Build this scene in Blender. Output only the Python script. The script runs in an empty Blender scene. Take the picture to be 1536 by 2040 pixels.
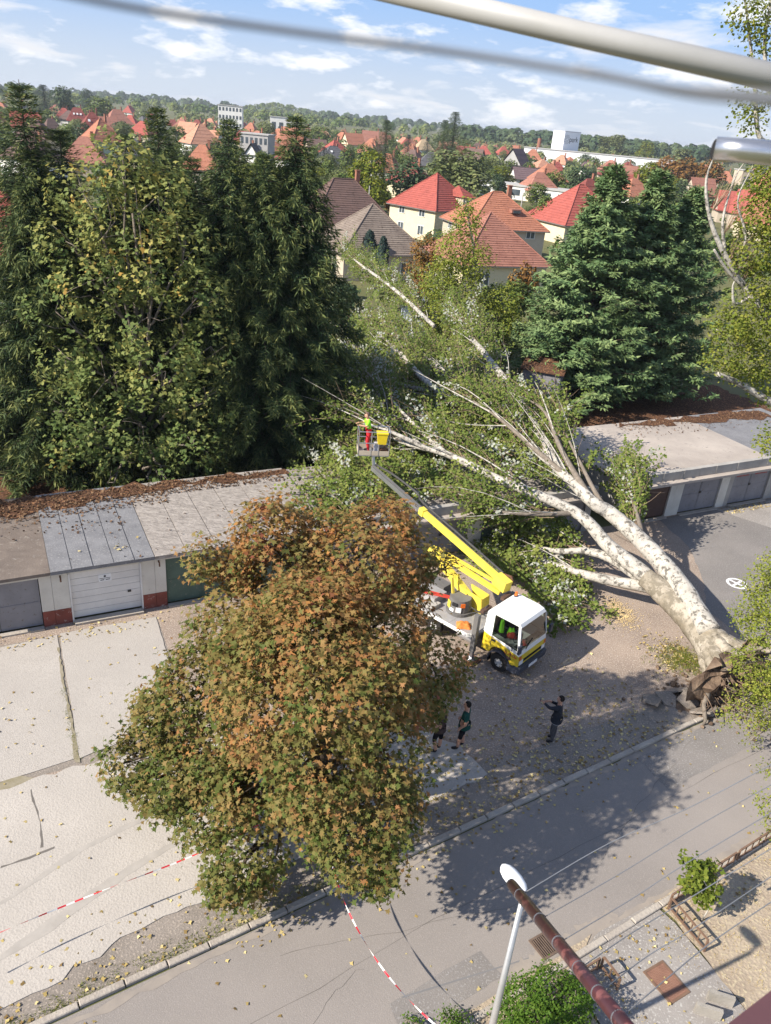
import bpy, math, random
import numpy as np
from mathutils import Matrix, Vector
rnd = random.Random(7)
SC = bpy.context.scene
COL = SC.collection
R = math.radians

# ---------------------------------------------------------------- camera, sky, sun, exposure
CAM_H = 17.0                                   # sixth-floor window
cam_d = bpy.data.cameras.new('camera'); cam = bpy.data.objects.new('camera', cam_d); COL.objects.link(cam)
cam_d.sensor_fit = 'VERTICAL'; cam_d.sensor_height = 36.0; cam_d.lens = 36.0*0.76471
cam_d.clip_start = 0.05; cam_d.clip_end = 20000
PITCH, ROLL = R(26.5582), R(5.2079)
cam.matrix_world = (Matrix.Translation((0, 0, CAM_H)) @ Matrix.Rotation(math.pi/2-PITCH, 4, 'X') @ Matrix.Rotation(ROLL, 4, 'Z'))
cam_d.dof.use_dof = True; cam_d.dof.focus_distance = 32.0; cam_d.dof.aperture_fstop = cam_d.lens/2.3
SC.camera = cam

SUN_AZ, SUN_EL = 27.5, 36.0                    # heading the shadows fall towards (from +x), sun height
w = bpy.data.worlds.new('World'); SC.world = w; w.use_nodes = True
def build_world():
    nt = w.node_tree; nt.nodes.clear(); N = nt.nodes.new; L = nt.links.new
    sky = N('ShaderNodeTexSky'); sky.sky_type = 'NISHITA'; sky.sun_disc = False
    sky.sun_elevation = R(SUN_EL)
    to_sun = Vector((-math.cos(R(SUN_AZ)), -math.sin(R(SUN_AZ))))
    sky.sun_rotation = math.atan2(to_sun.x, to_sun.y)
    sky.air_density = 1.0; sky.dust_density = 0.3; sky.ozone_density = 3.0; sky.altitude = 120
    co = N('ShaderNodeTexCoord')
    sep = N('ShaderNodeSeparateXYZ'); L(co.outputs['Generated'], sep.inputs[0])
    # clouds lie on a flat layer: divide the direction by its height
    den = N('ShaderNodeMath'); den.operation = 'ADD'; den.inputs[1].default_value = 0.16; L(sep.outputs[2], den.inputs[0])
    den2 = N('ShaderNodeMath'); den2.operation = 'MAXIMUM'; den2.inputs[1].default_value = 0.08; L(den.outputs[0], den2.inputs[0])
    dv = N('ShaderNodeVectorMath'); dv.operation = 'DIVIDE'; L(co.outputs['Generated'], dv.inputs[0])
    cx = N('ShaderNodeCombineXYZ')
    for i in range(3): L(den2.outputs[0], cx.inputs[i])
    L(cx.outputs[0], dv.inputs[1])
    mp = N('ShaderNodeMapping'); mp.inputs['Location'].default_value = (3.1, 1.7, 0.4); L(dv.outputs[0], mp.inputs[0])
    n1 = N('ShaderNodeTexNoise'); n1.inputs['Scale'].default_value = 1.35; n1.inputs['Detail'].default_value = 9; n1.inputs['Roughness'].default_value = 0.56
    n1.inputs['Distortion'].default_value = 0.25
    L(mp.outputs[0], n1.inputs['Vector'])
    # heaped clouds low over the horizon
    mp2 = N('ShaderNodeMapping'); mp2.inputs['Scale'].default_value = (6.5, 6.5, 20.0); mp2.inputs['Location'].default_value = (0.3, 0.9, 0.1); L(co.outputs['Generated'], mp2.inputs[0])
    n2 = N('ShaderNodeTexNoise'); n2.inputs['Scale'].default_value = 1.5; n2.inputs['Detail'].default_value = 8; n2.inputs['Roughness'].default_value = 0.58
    L(mp2.outputs[0], n2.inputs['Vector'])
    r1 = N('ShaderNodeValToRGB'); r1.color_ramp.elements[0].position = 0.57; r1.color_ramp.elements[1].position = 0.70
    L(n1.outputs['Fac'], r1.inputs[0])
    r2 = N('ShaderNodeValToRGB'); r2.color_ramp.elements[0].position = 0.52; r2.color_ramp.elements[1].position = 0.63
    L(n2.outputs['Fac'], r2.inputs[0])
    mx = N('ShaderNodeMath'); mx.operation = 'MAXIMUM'; L(r1.outputs[0], mx.inputs[0]); L(r2.outputs[0], mx.inputs[1])
    am = N('ShaderNodeMath'); am.operation = 'MULTIPLY'; am.inputs[1].default_value = 0.85; L(mx.outputs[0], am.inputs[0])
    shade = N('ShaderNodeMapRange'); shade.inputs[1].default_value = 0.5; shade.inputs[2].default_value = 0.85; shade.inputs[3].default_value = 1.0; shade.inputs[4].default_value = 0.70
    L(n1.outputs['Fac'], shade.inputs[0])
    cc = N('ShaderNodeVectorMath'); cc.operation = 'SCALE'; cc.inputs[0].default_value = (4.5, 4.5, 4.6); L(shade.outputs[0], cc.inputs['Scale'])
    mix = N('ShaderNodeMix'); mix.data_type = 'RGBA'; L(am.outputs[0], mix.inputs[0]); L(cc.outputs[0], mix.inputs[7])
    # pale blue haze low in the sky, the same all the way round
    hz = N('ShaderNodeMapRange'); hz.interpolation_type = 'SMOOTHSTEP'; hz.inputs[1].default_value = 0.0; hz.inputs[2].default_value = 0.13; hz.inputs[3].default_value = 0.95; hz.inputs[4].default_value = 0.0; L(sep.outputs[2], hz.inputs[0])
    mh = N('ShaderNodeMix'); mh.data_type = 'RGBA'; L(hz.outputs[0], mh.inputs[0]); tn = N('ShaderNodeVectorMath'); tn.operation = 'MULTIPLY'; L(sky.outputs[0], tn.inputs[0]); tn.inputs[1].default_value = (.52, .58, .66); md = N('ShaderNodeMapRange'); md.interpolation_type = 'SMOOTHSTEP'; md.inputs[1].default_value = 0.06; md.inputs[2].default_value = 0.55; md.inputs[3].default_value = 0.9; md.inputs[4].default_value = 0.0; L(sep.outputs[2], md.inputs[0]); mm_ = N('ShaderNodeMix'); mm_.data_type = 'RGBA'; L(md.outputs[0], mm_.inputs[0]); L(tn.outputs[0], mm_.inputs[6]); mm_.inputs[7].default_value = (1.45, 2.25, 3.7, 1); L(mm_.outputs[2], mh.inputs[6]); mh.inputs[7].default_value = (2.7, 3.0, 3.4, 1); L(mh.outputs[2], mix.inputs[6])
    bg = N('ShaderNodeBackground'); bg.inputs[1].default_value = 0.15; L(mix.outputs[2], bg.inputs[0])
    out = N('ShaderNodeOutputWorld'); L(bg.outputs[0], out.inputs[0])
build_world()
sun_d = bpy.data.lights.new('sun', 'SUN'); sun_d.energy = 5.0; sun_d.angle = R(0.55); sun_d.color = (1.0, 0.92, 0.80)
sun = bpy.data.objects.new('sun', sun_d); COL.objects.link(sun)
ts = Vector((-math.cos(R(SUN_AZ))*math.cos(R(SUN_EL)), -math.sin(R(SUN_AZ))*math.cos(R(SUN_EL)), math.sin(R(SUN_EL))))
sun.rotation_euler = ts.to_track_quat('Z', 'Y').to_euler()
sun.location = ts*60
vs = SC.view_settings; vs.view_transform = 'Standard'; vs.look = 'None'; vs.exposure = 0.80; vs.gamma = 1.0
SC.cycles.use_denoising = True
SC.cycles.max_bounces = 6; SC.cycles.diffuse_bounces = 3; SC.cycles.glossy_bounces = 2; SC.cycles.transmission_bounces = 3
SC.cycles.transparent_max_bounces = 6; SC.cycles.volume_bounces = 0
SC.cycles.caustics_reflective = False; SC.cycles.caustics_refractive = False

# ---------------------------------------------------------------- materials
M = {}
def nodes(name):
    m = bpy.data.materials.new(name); m.use_nodes = True; nt = m.node_tree; nt.nodes.clear(); M[name] = m
    out = nt.nodes.new('ShaderNodeOutputMaterial'); return m, nt, nt.nodes.new, nt.links.new, out
def c4(c): return (c[0], c[1], c[2], 1.0)
def ramp(N, stops):
    r = N('ShaderNodeValToRGB'); e = r.color_ramp.elements
    while len(e) < len(stops): e.new(0.5)
    for k, (p, c) in enumerate(stops): e[k].position = p; e[k].color = c4(c)
    return r
def mat(name, a, b=None, scale=3.0, rough=0.75, spec=0.3, metal=0.0, detail=6, bump=0.0, bscale=30.0, speck=None, sscale=60.0, sth=0.62, stretch=None, lo=0.35, hi=0.68):
    """two-tone noise, an optional layer of fine specks, an optional bump"""
    m, nt, N, L, out = nodes(name)
    if b is None: b = tuple(x*0.8 for x in a)
    co = N('ShaderNodeTexCoord'); src = co.outputs['Object']
    if stretch:
        mp = N('ShaderNodeMapping'); mp.inputs['Scale'].default_value = stretch; L(src, mp.inputs[0]); src = mp.outputs[0]
    n = N('ShaderNodeTexNoise'); n.inputs['Scale'].default_value = scale; n.inputs['Detail'].default_value = detail; n.inputs['Roughness'].default_value = 0.62; L(src, n.inputs['Vector'])
    r = ramp(N, [(lo, a), (hi, b)]); L(n.outputs['Fac'], r.inputs[0]); colr = r.outputs[0]
    if speck:
        n2 = N('ShaderNodeTexNoise'); n2.inputs['Scale'].default_value = sscale; n2.inputs['Detail'].default_value = 7 if sscale < 8 else 3; n2.inputs['Roughness'].default_value = .72 if sscale < 8 else .5; L(src, n2.inputs['Vector'])
        r2 = ramp(N, [(sth-0.04, (0, 0, 0)), (sth+0.05, (1, 1, 1))]); L(n2.outputs['Fac'], r2.inputs[0])
        mx = N('ShaderNodeMix'); mx.data_type = 'RGBA'; L(r2.outputs[0], mx.inputs[0]); L(colr, mx.inputs[6]); mx.inputs[7].default_value = c4(speck); colr = mx.outputs[2]
    p = N('ShaderNodeBsdfPrincipled'); L(colr, p.inputs['Base Color']); p.inputs['Roughness'].default_value = rough
    p.inputs['Specular IOR Level'].default_value = spec; p.inputs['Metallic'].default_value = metal
    if bump:
        n3 = N('ShaderNodeTexNoise'); n3.inputs['Scale'].default_value = bscale; n3.inputs['Detail'].default_value = 5; L(src, n3.inputs['Vector'])
        bp = N('ShaderNodeBump'); bp.inputs['Strength'].default_value = bump; bp.inputs['Distance'].default_value = 0.05; L(n3.outputs['Fac'], bp.inputs['Height']); L(bp.outputs[0], p.inputs['Normal'])
    L(p.outputs[0], out.inputs[0]); return m
def leafmat(name, stops, back=None, trans=0.3, rough=0.6, spread=0.35, spec=0.12):
    """colour runs over a per-leaf tone plus a per-leaf random; leaves let some light through"""
    m, nt, N, L, out = nodes(name)
    at = N('ShaderNodeAttribute'); at.attribute_name = 'tone'
    ge = N('ShaderNodeNewGeometry')
    ml = N('ShaderNodeMath'); ml.operation = 'MULTIPLY_ADD'; L(ge.outputs['Random Per Island'], ml.inputs[0]); ml.inputs[1].default_value = spread; ml.inputs[2].default_value = -spread/2
    ad = N('ShaderNodeMath'); ad.operation = 'ADD'; ad.use_clamp = True; L(at.outputs['Fac'], ad.inputs[0]); L(ml.outputs[0], ad.inputs[1])
    r = ramp(N, stops); L(ad.outputs[0], r.inputs[0]); colr = r.outputs[0]
    if back:
        mx = N('ShaderNodeMix'); mx.data_type = 'RGBA'; L(ge.outputs['Backfacing'], mx.inputs[0]); L(colr, mx.inputs[6]); mx.inputs[7].default_value = c4(back); colr = mx.outputs[2]
    p = N('ShaderNodeBsdfPrincipled'); L(colr, p.inputs['Base Color']); p.inputs['Roughness'].default_value = rough; p.inputs['Specular IOR Level'].default_value = spec
    t = N('ShaderNodeBsdfTranslucent'); L(colr, t.inputs['Color'])
    ms = N('ShaderNodeMixShader'); ms.inputs[0].default_value = trans; L(p.outputs[0], ms.inputs[1]); L(t.outputs[0], ms.inputs[2]); L(ms.outputs[0], out.inputs[0]); return m
def glassmat(name, tint, mixf=0.35):
    m, nt, N, L, out = nodes(name)
    t = N('ShaderNodeBsdfTransparent'); t.inputs[0].default_value = c4(tint)
    g = N('ShaderNodeBsdfGlossy'); g.inputs['Roughness'].default_value = 0.03; g.inputs[0].default_value = (0.9, 0.9, 0.9, 1)
    f = N('ShaderNodeFresnel'); f.inputs[0].default_value = 1.6
    a = N('ShaderNodeMath'); a.operation = 'ADD'; a.inputs[1].default_value = 0.03; L(f.outputs[0], a.inputs[0])
    s = N('ShaderNodeMixShader'); L(a.outputs[0], s.inputs[0]); L(t.outputs[0], s.inputs[1]); L(g.outputs[0], s.inputs[2]); L(s.outputs[0], out.inputs[0]); return m

# ---------------------------------------------------------------- mesh helpers
class MB:
    def __init__(s): s.v, s.f, s.m = [], [], []
    def add(s, vs_, fs, mi=0):
        o = len(s.v); s.v += [tuple(p) for p in vs_]
        for f in fs: s.f.append(tuple(o+i for i in f)); s.m.append(mi)
        return s
    def box(s, c, size, rz=0.0, mi=0, mtx=None):
        hx, hy, hz = (q/2 for q in size)
        P = [(-hx,-hy,-hz),(hx,-hy,-hz),(hx,hy,-hz),(-hx,hy,-hz),(-hx,-hy,hz),(hx,-hy,hz),(hx,hy,hz),(-hx,hy,hz)]
        m = mtx if mtx is not None else Matrix.Rotation(rz, 3, 'Z')
        return s.add([tuple(m @ Vector(p) + Vector(c)) for p in P], [(3,2,1,0),(4,5,6,7),(0,1,5,4),(1,2,6,5),(2,3,7,6),(3,0,4,7)], mi)
    def hexa(s, lo, hi, mi=0):                          # four bottom points, four top points, same order
        return s.add(list(lo)+list(hi), [(3,2,1,0),(4,5,6,7),(0,1,5,4),(1,2,6,5),(2,3,7,6),(3,0,4,7)], mi)
    def beam(s, a, b, wd, ht, mi=0, up=(0,0,1)):
        a, b = Vector(a), Vector(b); d = (b-a); ln = d.length; d.normalize()
        sd = d.cross(Vector(up));  sd = sd if sd.length > 1e-4 else d.cross(Vector((1,0,0))); sd.normalize(); u = sd.cross(d)
        m = Matrix((d, sd, u)).transposed()
        return s.box((a+b)/2, (ln, wd, ht), mi=mi, mtx=m)
    def tube(s, pts, rad, n=8, mi=0, cap=True):
        pts = [Vector(p) for p in pts]
        if not hasattr(rad, '__len__'): rad = [rad]*len(pts)
        t0 = (pts[1]-pts[0]).normalized(); a = t0.cross(Vector((0,0,1)))
        if a.length < 1e-3: a = t0.cross(Vector((1,0,0)))
        a.normalize(); o = len(s.v)
        for i, p in enumerate(pts):
            t = (pts[min(i+1,len(pts)-1)]-pts[max(i-1,0)])
            if t.length < 1e-6: t = t0.copy()
            t.normalize(); a = a-t*a.dot(t)
            if a.length < 1e-5: a = t.orthogonal()
            a.normalize(); b = t.cross(a)
            for k in range(n):
                an = 2*math.pi*k/n; s.v.append(tuple(p+(a*math.cos(an)+b*math.sin(an))*rad[i]))
        for i in range(len(pts)-1):
            for k in range(n):
                k2 = (k+1) % n; s.f.append((o+i*n+k, o+i*n+k2, o+(i+1)*n+k2, o+(i+1)*n+k)); s.m.append(mi)
        if cap:
            s.f.append(tuple(o+k for k in reversed(range(n)))); s.m.append(mi)
            e = o+(len(pts)-1)*n; s.f.append(tuple(e+k for k in range(n))); s.m.append(mi)
        return s
    def cyl(s, c, r, h, n=20, mi=0, r2=None): return s.tube([c, (c[0], c[1], c[2]+h)], [r, r if r2 is None else r2], n, mi)
    def prism(s, poly, z0, z1, mi=0):
        n = len(poly); P = [(p[0], p[1], z0) for p in poly]+[(p[0], p[1], z1) for p in poly]
        return s.add(P, [tuple(reversed(range(n))), tuple(range(n, 2*n))]+[(k, (k+1) % n, n+(k+1) % n, n+k) for k in range(n)], mi)
    def ball(s, c, r, mi=0, nu=10, nv=7):
        if not hasattr(r, '__len__'): r = (r, r, r)
        P = [(c[0], c[1], c[2]+r[2])]
        for j in range(1, nv):
            ph = math.pi*j/nv
            for i in range(nu):
                th = 2*math.pi*i/nu; P.append((c[0]+r[0]*math.sin(ph)*math.cos(th), c[1]+r[1]*math.sin(ph)*math.sin(th), c[2]+r[2]*math.cos(ph)))
        P.append((c[0], c[1], c[2]-r[2])); F = []; e = len(P)-1
        for i in range(nu):
            F.append((0, 1+i, 1+(i+1) % nu)); F.append((e, 1+(nv-2)*nu+(i+1) % nu, 1+(nv-2)*nu+i))
            for j in range(nv-2): a = 1+j*nu; F.append((a+i, a+nu+i, a+nu+(i+1) % nu, a+(i+1) % nu))
        return s.add(P, F, mi)
    def mesh(s, name, mats, smooth=False):
        me = bpy.data.meshes.new(name); me.from_pydata(s.v, [], s.f)
        for m in (mats if isinstance(mats, (list, tuple)) else [mats]): me.materials.append(M[m] if isinstance(m, str) else m)
        if len(me.materials) > 1: me.polygons.foreach_set('material_index', s.m)
        if smooth: me.polygons.foreach_set('use_smooth', [True]*len(me.polygons))
        me.update(); return me
def link(name, me, parent=None, inv=True):
    o = bpy.data.objects.new(name, me); COL.objects.link(o)
    if parent is not None:
        o.parent = parent
        if inv:
            o.matrix_parent_inverse = root_mtx(parent).inverted()
    return o
def root_mtx(p):
    m = p.matrix_basis.copy()
    if p.parent is not None: m = root_mtx(p.parent) @ p.matrix_parent_inverse @ m
    return m
def obj(name, mb, mats, parent=None, smooth=False, inv=True):
    """links the shape as one mesh object; a child's points are given in world metres (inv) or in the parent's own frame"""
    return link(name, mb.mesh(name, mats, smooth), parent, inv)
def tag(o, label=None, cat=None, group=None, kind=None):
    if label: o['label'] = label
    if cat: o['category'] = cat
    if group: o['group'] = group
    if kind: o['kind'] = kind
    return o
def thing(name, label, cat, loc=(0,0,0), rz=0.0, group=None):
    o = bpy.data.objects.new(name, None); COL.objects.link(o); o.empty_display_size = 0.3
    o.location = loc; o.rotation_euler = (0, 0, rz); o.matrix_basis = Matrix.Translation(loc) @ Matrix.Rotation(rz, 4, 'Z'); return tag(o, label, cat, group)
def copy_tree(o, parent=None):
    c = o.copy(); COL.objects.link(c)
    if parent is not None: c.parent = parent; c.matrix_parent_inverse = o.matrix_parent_inverse
    for ch in list(o.children): copy_tree(ch, c)
    return c
def struct(name, mb, mats, label=None, smooth=False): return tag(obj(name, mb, mats, None, smooth), label, None, None, 'structure')
def np_mesh(name, V, F, mats, tone=None, smooth=False):
    V = np.ascontiguousarray(V, np.float32); F = np.ascontiguousarray(F, np.int32); k = F.shape[1]
    me = bpy.data.meshes.new(name); me.vertices.add(len(V)); me.vertices.foreach_set('co', V.ravel())
    me.loops.add(F.size); me.loops.foreach_set('vertex_index', F.ravel())
    me.polygons.add(len(F)); me.polygons.foreach_set('loop_start', np.arange(len(F), dtype=np.int32)*k)
    try: me.polygons.foreach_set('loop_total', np.full(len(F), k, np.int32))
    except Exception: pass
    for m in (mats if isinstance(mats, (list, tuple)) else [mats]): me.materials.append(M[m] if isinstance(m, str) else m)
    if smooth: me.polygons.foreach_set('use_smooth', np.ones(len(F), bool))
    if tone is not None:
        a = me.attributes.new('tone', 'FLOAT', 'POINT'); a.data.foreach_set('value', np.ascontiguousarray(tone, np.float32))
    me.update(calc_edges=True); me.validate(); return me
def unit(a): return a/np.maximum(np.linalg.norm(a, axis=-1, keepdims=True), 1e-9)
T_QUAD = np.array([(0,-.5,0),(.36,0,.06),(0,.5,0),(-.36,0,.06)])
T_BLADE = np.array([(0,0,0),(.5,.45,.0),(0,1,0),(-.5,.45,.0)])
def maple_template():
    pol = [(-90,.16),(-28,.52),(15,.25),(45,.52),(66,.28),(90,.60),(114,.28),(135,.52),(165,.25),(208,.52)]
    return np.array([(r*math.cos(R(a)), r*math.sin(R(a)), -0.35*r*r) for a, r in pol])
T_MAPLE = maple_template()
def star_template():
    pol = [(-90,.15),(-30,.48),(20,.24),(55,.48),(90,.56),(125,.48),(160,.24),(210,.48)]
    return np.array([(r*math.cos(R(a)), r*math.sin(R(a)), -0.3*r*r) for a, r in pol])
T_STAR = star_template()
def cloud_mesh(name, pos, nrm, size, tone, tmpl, mats, rg, dirv=None, width=None):
    """many small leaves: each one its own little polygon with a direction of its own"""
    n = len(pos); nrm = unit(nrm)
    if dirv is None: dirv = rg.normal(size=(n,3))
    y = unit(dirv - nrm*(dirv*nrm).sum(1, keepdims=True)); x = np.cross(y, nrm)
    if np.ndim(size) == 0: size = np.full(n, size)
    sx = size if width is None else width
    k = len(tmpl); V = (pos[:,None,:] + x[:,None,:]*(tmpl[None,:,0:1]*np.reshape(sx,(-1,1,1))) + y[:,None,:]*(tmpl[None,:,1:2]*size[:,None,None]) + nrm[:,None,:]*(tmpl[None,:,2:3]*size[:,None,None]))
    F = np.arange(n*k).reshape(n, k)
    return np_mesh(name, V.reshape(-1,3), F, mats, np.repeat(tone, k))
def ball_dirs(rg, n): return unit(rg.normal(size=(n,3)))

# ---------------------------------------------------------------- frames of the street and of the garage row
SU, SV = (math.cos(R(33.5)), math.sin(R(33.5))), (-math.sin(R(33.5)), math.cos(R(33.5)))
def ST(s, t, z=0.0): return (SU[0]*s+SV[0]*t, SU[1]*s+SV[1]*t, z)          # s along the road, t across it
GA = R(28.2); GU, GN = (math.cos(GA), math.sin(GA)), (-math.sin(GA), math.cos(GA)); GO = (-8.7, 24.08)
def GR(g, n, z=0.0): return (GO[0]+GU[0]*g+GN[0]*n, GO[1]+GU[1]*g+GN[1]*n, z)  # g along the garages, n into them
KF, KN = 11.09, 7.01                                                        # far and near kerb lines

mat('earth', (.10,.11,.045), (.16,.15,.075), 0.05, .95, .1, detail=10)
mat('gravel', (.36,.285,.23), (.22,.175,.145), 0.55, .95, .15, detail=8, bump=.5, bscale=18, speck=(.44,.375,.315), sscale=19, sth=.58, lo=.28, hi=.76)
mat('verge_mat', (.27,.235,.205), (.20,.175,.15), 0.8, .95, .15, detail=8, bump=.35, bscale=22, speck=(.38,.325,.275), sscale=22, sth=.60)
mat('slab_mat', (.455,.42,.38), (.35,.322,.292), 0.28, .92, .15, detail=12, bump=.28, bscale=30, speck=(.36,.33,.298), sscale=26, sth=.55, lo=.28, hi=.76)
mat('pad_mat', (.475,.437,.393), (.365,.335,.302), 0.4, .92, .15, detail=12, bump=.28, bscale=20, speck=(.39,.358,.322), sscale=20, sth=.58, lo=.25, hi=.78, stretch=(1.0,1.0,1.0))
mat('asphalt', (.285,.255,.232), (.215,.195,.18), 0.22, .9, .2, detail=12, bump=.2, bscale=45, speck=(.31,.28,.258), sscale=60, sth=.60, lo=.30, hi=.72)
mat('asphalt_old', (.235,.215,.20), (.175,.162,.152), 0.35, .9, .2, detail=9, bump=.2, bscale=30, speck=(.29,.275,.265), sscale=22, sth=.6)
mat('asphalt_fresh', (.20,.195,.195), (.17,.165,.165), 0.5, .9, .2, detail=9)
mat('kerb_mat', (.42,.38,.33), (.33,.29,.25), 1.4, .9, .15, bump=.4, bscale=14)
mat('path_mat', (.31,.285,.262), (.235,.215,.20), 0.6, .92, .15, detail=8, bump=.25, bscale=30, speck=(.42,.40,.37), sscale=20, sth=.61)
mat('dry_soil', (.39,.32,.24), (.30,.24,.18), 1.1, .95, .1, detail=9, bump=.6, bscale=14, speck=(.45,.38,.26), sscale=14, sth=.58)
mat('band_mat', (.345,.318,.287), (.41,.378,.342), 3, .92, .15, detail=10)
mat('gutter_dirt', (.315,.275,.235), (.255,.225,.20), 2.5, .95, .1, detail=10)
mat('moss', (.23,.20,.13), (.31,.275,.21), 3, .95, .1)
mat('crack', (.165,.15,.135), None, 3, .95, .1)
mat('white_paint', (.80,.80,.80), (.62,.61,.60), 4, .7, .3)
mat('sawdust', (.70,.54,.28), (.52,.38,.20), 2.5, .95, .1, bump=.3, bscale=20)
mat('lawn', (.085,.12,.035), (.13,.155,.05), 0.4, .95, .1, detail=9)

def sheet(name, pts, z, m, label=None, parent=None, jag=0.0, step=0.35, seed=1, thick=0.0):
    """a flat piece of ground: its outline may be crumbled; optional real thickness"""
    rr = random.Random(seed); P = []
    n = len(pts)
    for i in range(n):
        a, b = Vector(pts[i][:2]), Vector(pts[(i+1) % n][:2]); ln = (b-a).length
        k = max(1, int(ln/step)) if jag else 1
        for j in range(k):
            p = a.lerp(b, j/k)
            if jag: p = p + Vector((rr.uniform(-jag,jag), rr.uniform(-jag,jag)))
            P.append((p.x, p.y))
    mb = MB()
    if thick: mb.prism(P, z-thick, z)
    else: mb.add([(x, y, z) for x, y in P], [tuple(range(len(P)))])
    area = sum(P[i][0]*P[(i+1)%len(P)][1]-P[(i+1)%len(P)][0]*P[i][1] for i in range(len(P)))
    if area < 0: mb.f = [tuple(reversed(f)) for f in mb.f]
    o = obj(name, mb, m, parent)
    return o if parent is not None else tag(o, label, None, None, 'structure')

# ground to the horizon
mb = MB(); NR = [0, 30, 70, 150, 300, 600, 1200, 2500, 6000]
mb.add([(-4500,-300,-.03),(4500,-300,-.03),(4500,5000,-.03),(-4500,5000,-.03)], [(0,1,2,3)])
struct('ground', mb, 'earth', 'flat ground of gardens and grass reaching to the horizon')
sheet('gravel_yard', [ST(-40,KF+.1), ST(70,KF+.1), ST(70,21), GR(50,.05), GR(-30,.05)], 0.0, 'gravel', 'brown gravel yard between the garages and the street')
sheet('asphalt_apron', [(13.87, 36.03, 0.00), (14.54, 33.21, 0.00), (14.21, 29.97, 0.00), (13.55, 27.69, 0.00), (14.28, 26.03, 0.00), (17.34, 25.34, 0.00), GR(46,-3), GR(46,-.1), GR(23.0,-.1)], 0.006, 'asphalt_old', 'grey asphalt apron before the garages by the green conifers', jag=.06, seed=3)
sheet('asphalt_patch', [GR(29.5,-.25), GR(46,-.25), GR(46,-4.2), GR(31,-3.3)], 0.010, 'path_mat', 'lighter strip of asphalt along the foot of the garages')
cy = sheet('concrete_yard', [(-15.86, 18.34, 0.00), (-12.62, 21.22, 0.00), (-8.04, 23.74, 0.00), (-6.41, 20.55, 0.00), (-5.21, 17.32, 0.00), (-7.95, 16.28, 0.00), (-12.81, 13.69, 0.00)], 0.004, 'verge_mat', 'pale cast concrete yard in front of the white garage door')
sheet('slab', [(-15.82, 18.27, 0.00), (-12.57, 21.11, 0.00), (-11.03, 22.08, 0.00), (-8.15, 16.51, 0.00), (-9.81, 15.40, 0.00), (-12.81, 13.69, 0.00)], 0.022, 'slab_mat', parent=cy, jag=.015, seed=5, thick=.03)
sheet('slab', [(-10.98, 22.17, 0.00), (-8.06, 23.67, 0.00), (-7.07, 21.69, 0.00), (-5.58, 18.35, 0.00), (-7.05, 17.40, 0.00), (-8.07, 16.52, 0.00)], 0.026, 'slab_mat', parent=cy, jag=.015, seed=6, thick=.03)
sheet('joint_moss', [(-10.73, 21.42, 0.00), (-10.67, 21.43, 0.00), (-9.67, 19.44, 0.00), (-8.81, 17.92, 0.00), (-8.00, 16.37, 0.00), (-8.12, 16.35, 0.00), (-8.89, 17.91, 0.00), (-9.73, 19.44, 0.00)], 0.030, 'moss', parent=cy, jag=.03, step=.15, seed=7)
sheet('joint_moss', [(-9.78, 15.34, 0.00), (-9.41, 15.72, 0.00), (-8.95, 15.63, 0.00), (-9.34, 15.27, 0.00), (-9.64, 15.06, 0.00)], 0.030, 'moss', parent=cy, jag=.05, step=.15, seed=8)
pad = sheet('concrete_pad', [(-12.57, 13.32, 0.00), (-9.67, 15.11, 0.00), (-8.07, 16.22, 0.00), (-4.88, 17.68, 0.00), (-1.37, 18.64, 0.00), (2.07, 18.86, 0.00), (2.91, 18.40, 0.00), (3.45, 17.79, 0.00), (3.71, 17.32, 0.00), (2.32, 16.42, 0.00), (1.19, 15.65, 0.00), (-0.86, 14.15, 0.00), (-3.33, 12.48, 0.00), (-4.23, 11.86, 0.00), (-5.05, 11.33, 0.00), (-5.33, 10.86, 0.00), (-5.93, 10.54, 0.00), (-5.95, 10.21, 0.00), (-6.99, 9.56, 0.00), (-8.94, 8.52, 0.00)], 0.034, 'pad_mat', 'weathered pale concrete pad with a crumbling lower edge', jag=.07, step=.25, seed=9, thick=.05)
CRACKS = [[(-7.52, 10.65, 0.00), (-6.89, 11.50, 0.00), (-6.20, 12.41, 0.00), (-5.40, 13.28, 0.00), (-4.82, 13.87, 0.00), (-4.28, 14.25, 0.00), (-4.33, 14.07, 0.00), (-5.05, 13.38, 0.00), (-5.92, 12.32, 0.00), (-6.61, 11.37, 0.00), (-7.45, 10.52, 0.00)],
    [(-8.11, 11.88, 0.00), (-7.67, 12.47, 0.00), (-7.17, 13.31, 0.00), (-6.12, 14.28, 0.00), (-5.48, 14.77, 0.00), (-5.54, 14.61, 0.00), (-6.75, 13.52, 0.00), (-7.39, 12.66, 0.00), (-8.07, 11.80, 0.00)],
    [(-8.91, 15.23, 0.00), (-8.21, 14.21, 0.00), (-7.84, 13.46, 0.00), (-7.80, 13.47, 0.00), (-8.18, 14.21, 0.00), (-8.86, 15.24, 0.00)], [(-8.56, 12.82, 0.00), (-7.80, 13.32, 0.00), (-7.51, 13.53, 0.00), (-7.48, 13.49, 0.00), (-7.96, 13.12, 0.00), (-8.55, 12.78, 0.00)]]
for k, cr in enumerate(CRACKS): sheet('crack', cr, 0.037, 'band_mat' if k < 2 else 'crack', parent=pad, jag=.025, step=.2, seed=20+k)
sheet('verge', [ST(-40,KF+.12), ST(26,KF+.12), ST(26,KF+.9), ST(14,KF+1.6), ST(9,KF+2.6), ST(2,KF+2.4), ST(-12,KF+3.6), ST(-40,KF+4)], 0.012, 'verge_mat', 'worn asphalt verge strewn with leaves along the street kerb', jag=.05, seed=10)
rd = sheet('road', [ST(-60,KN), ST(160,KN), ST(160,KF-.06), ST(-60,KF-.06)], -0.010, 'asphalt', 'grey asphalt street running past the row of garages')
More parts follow.
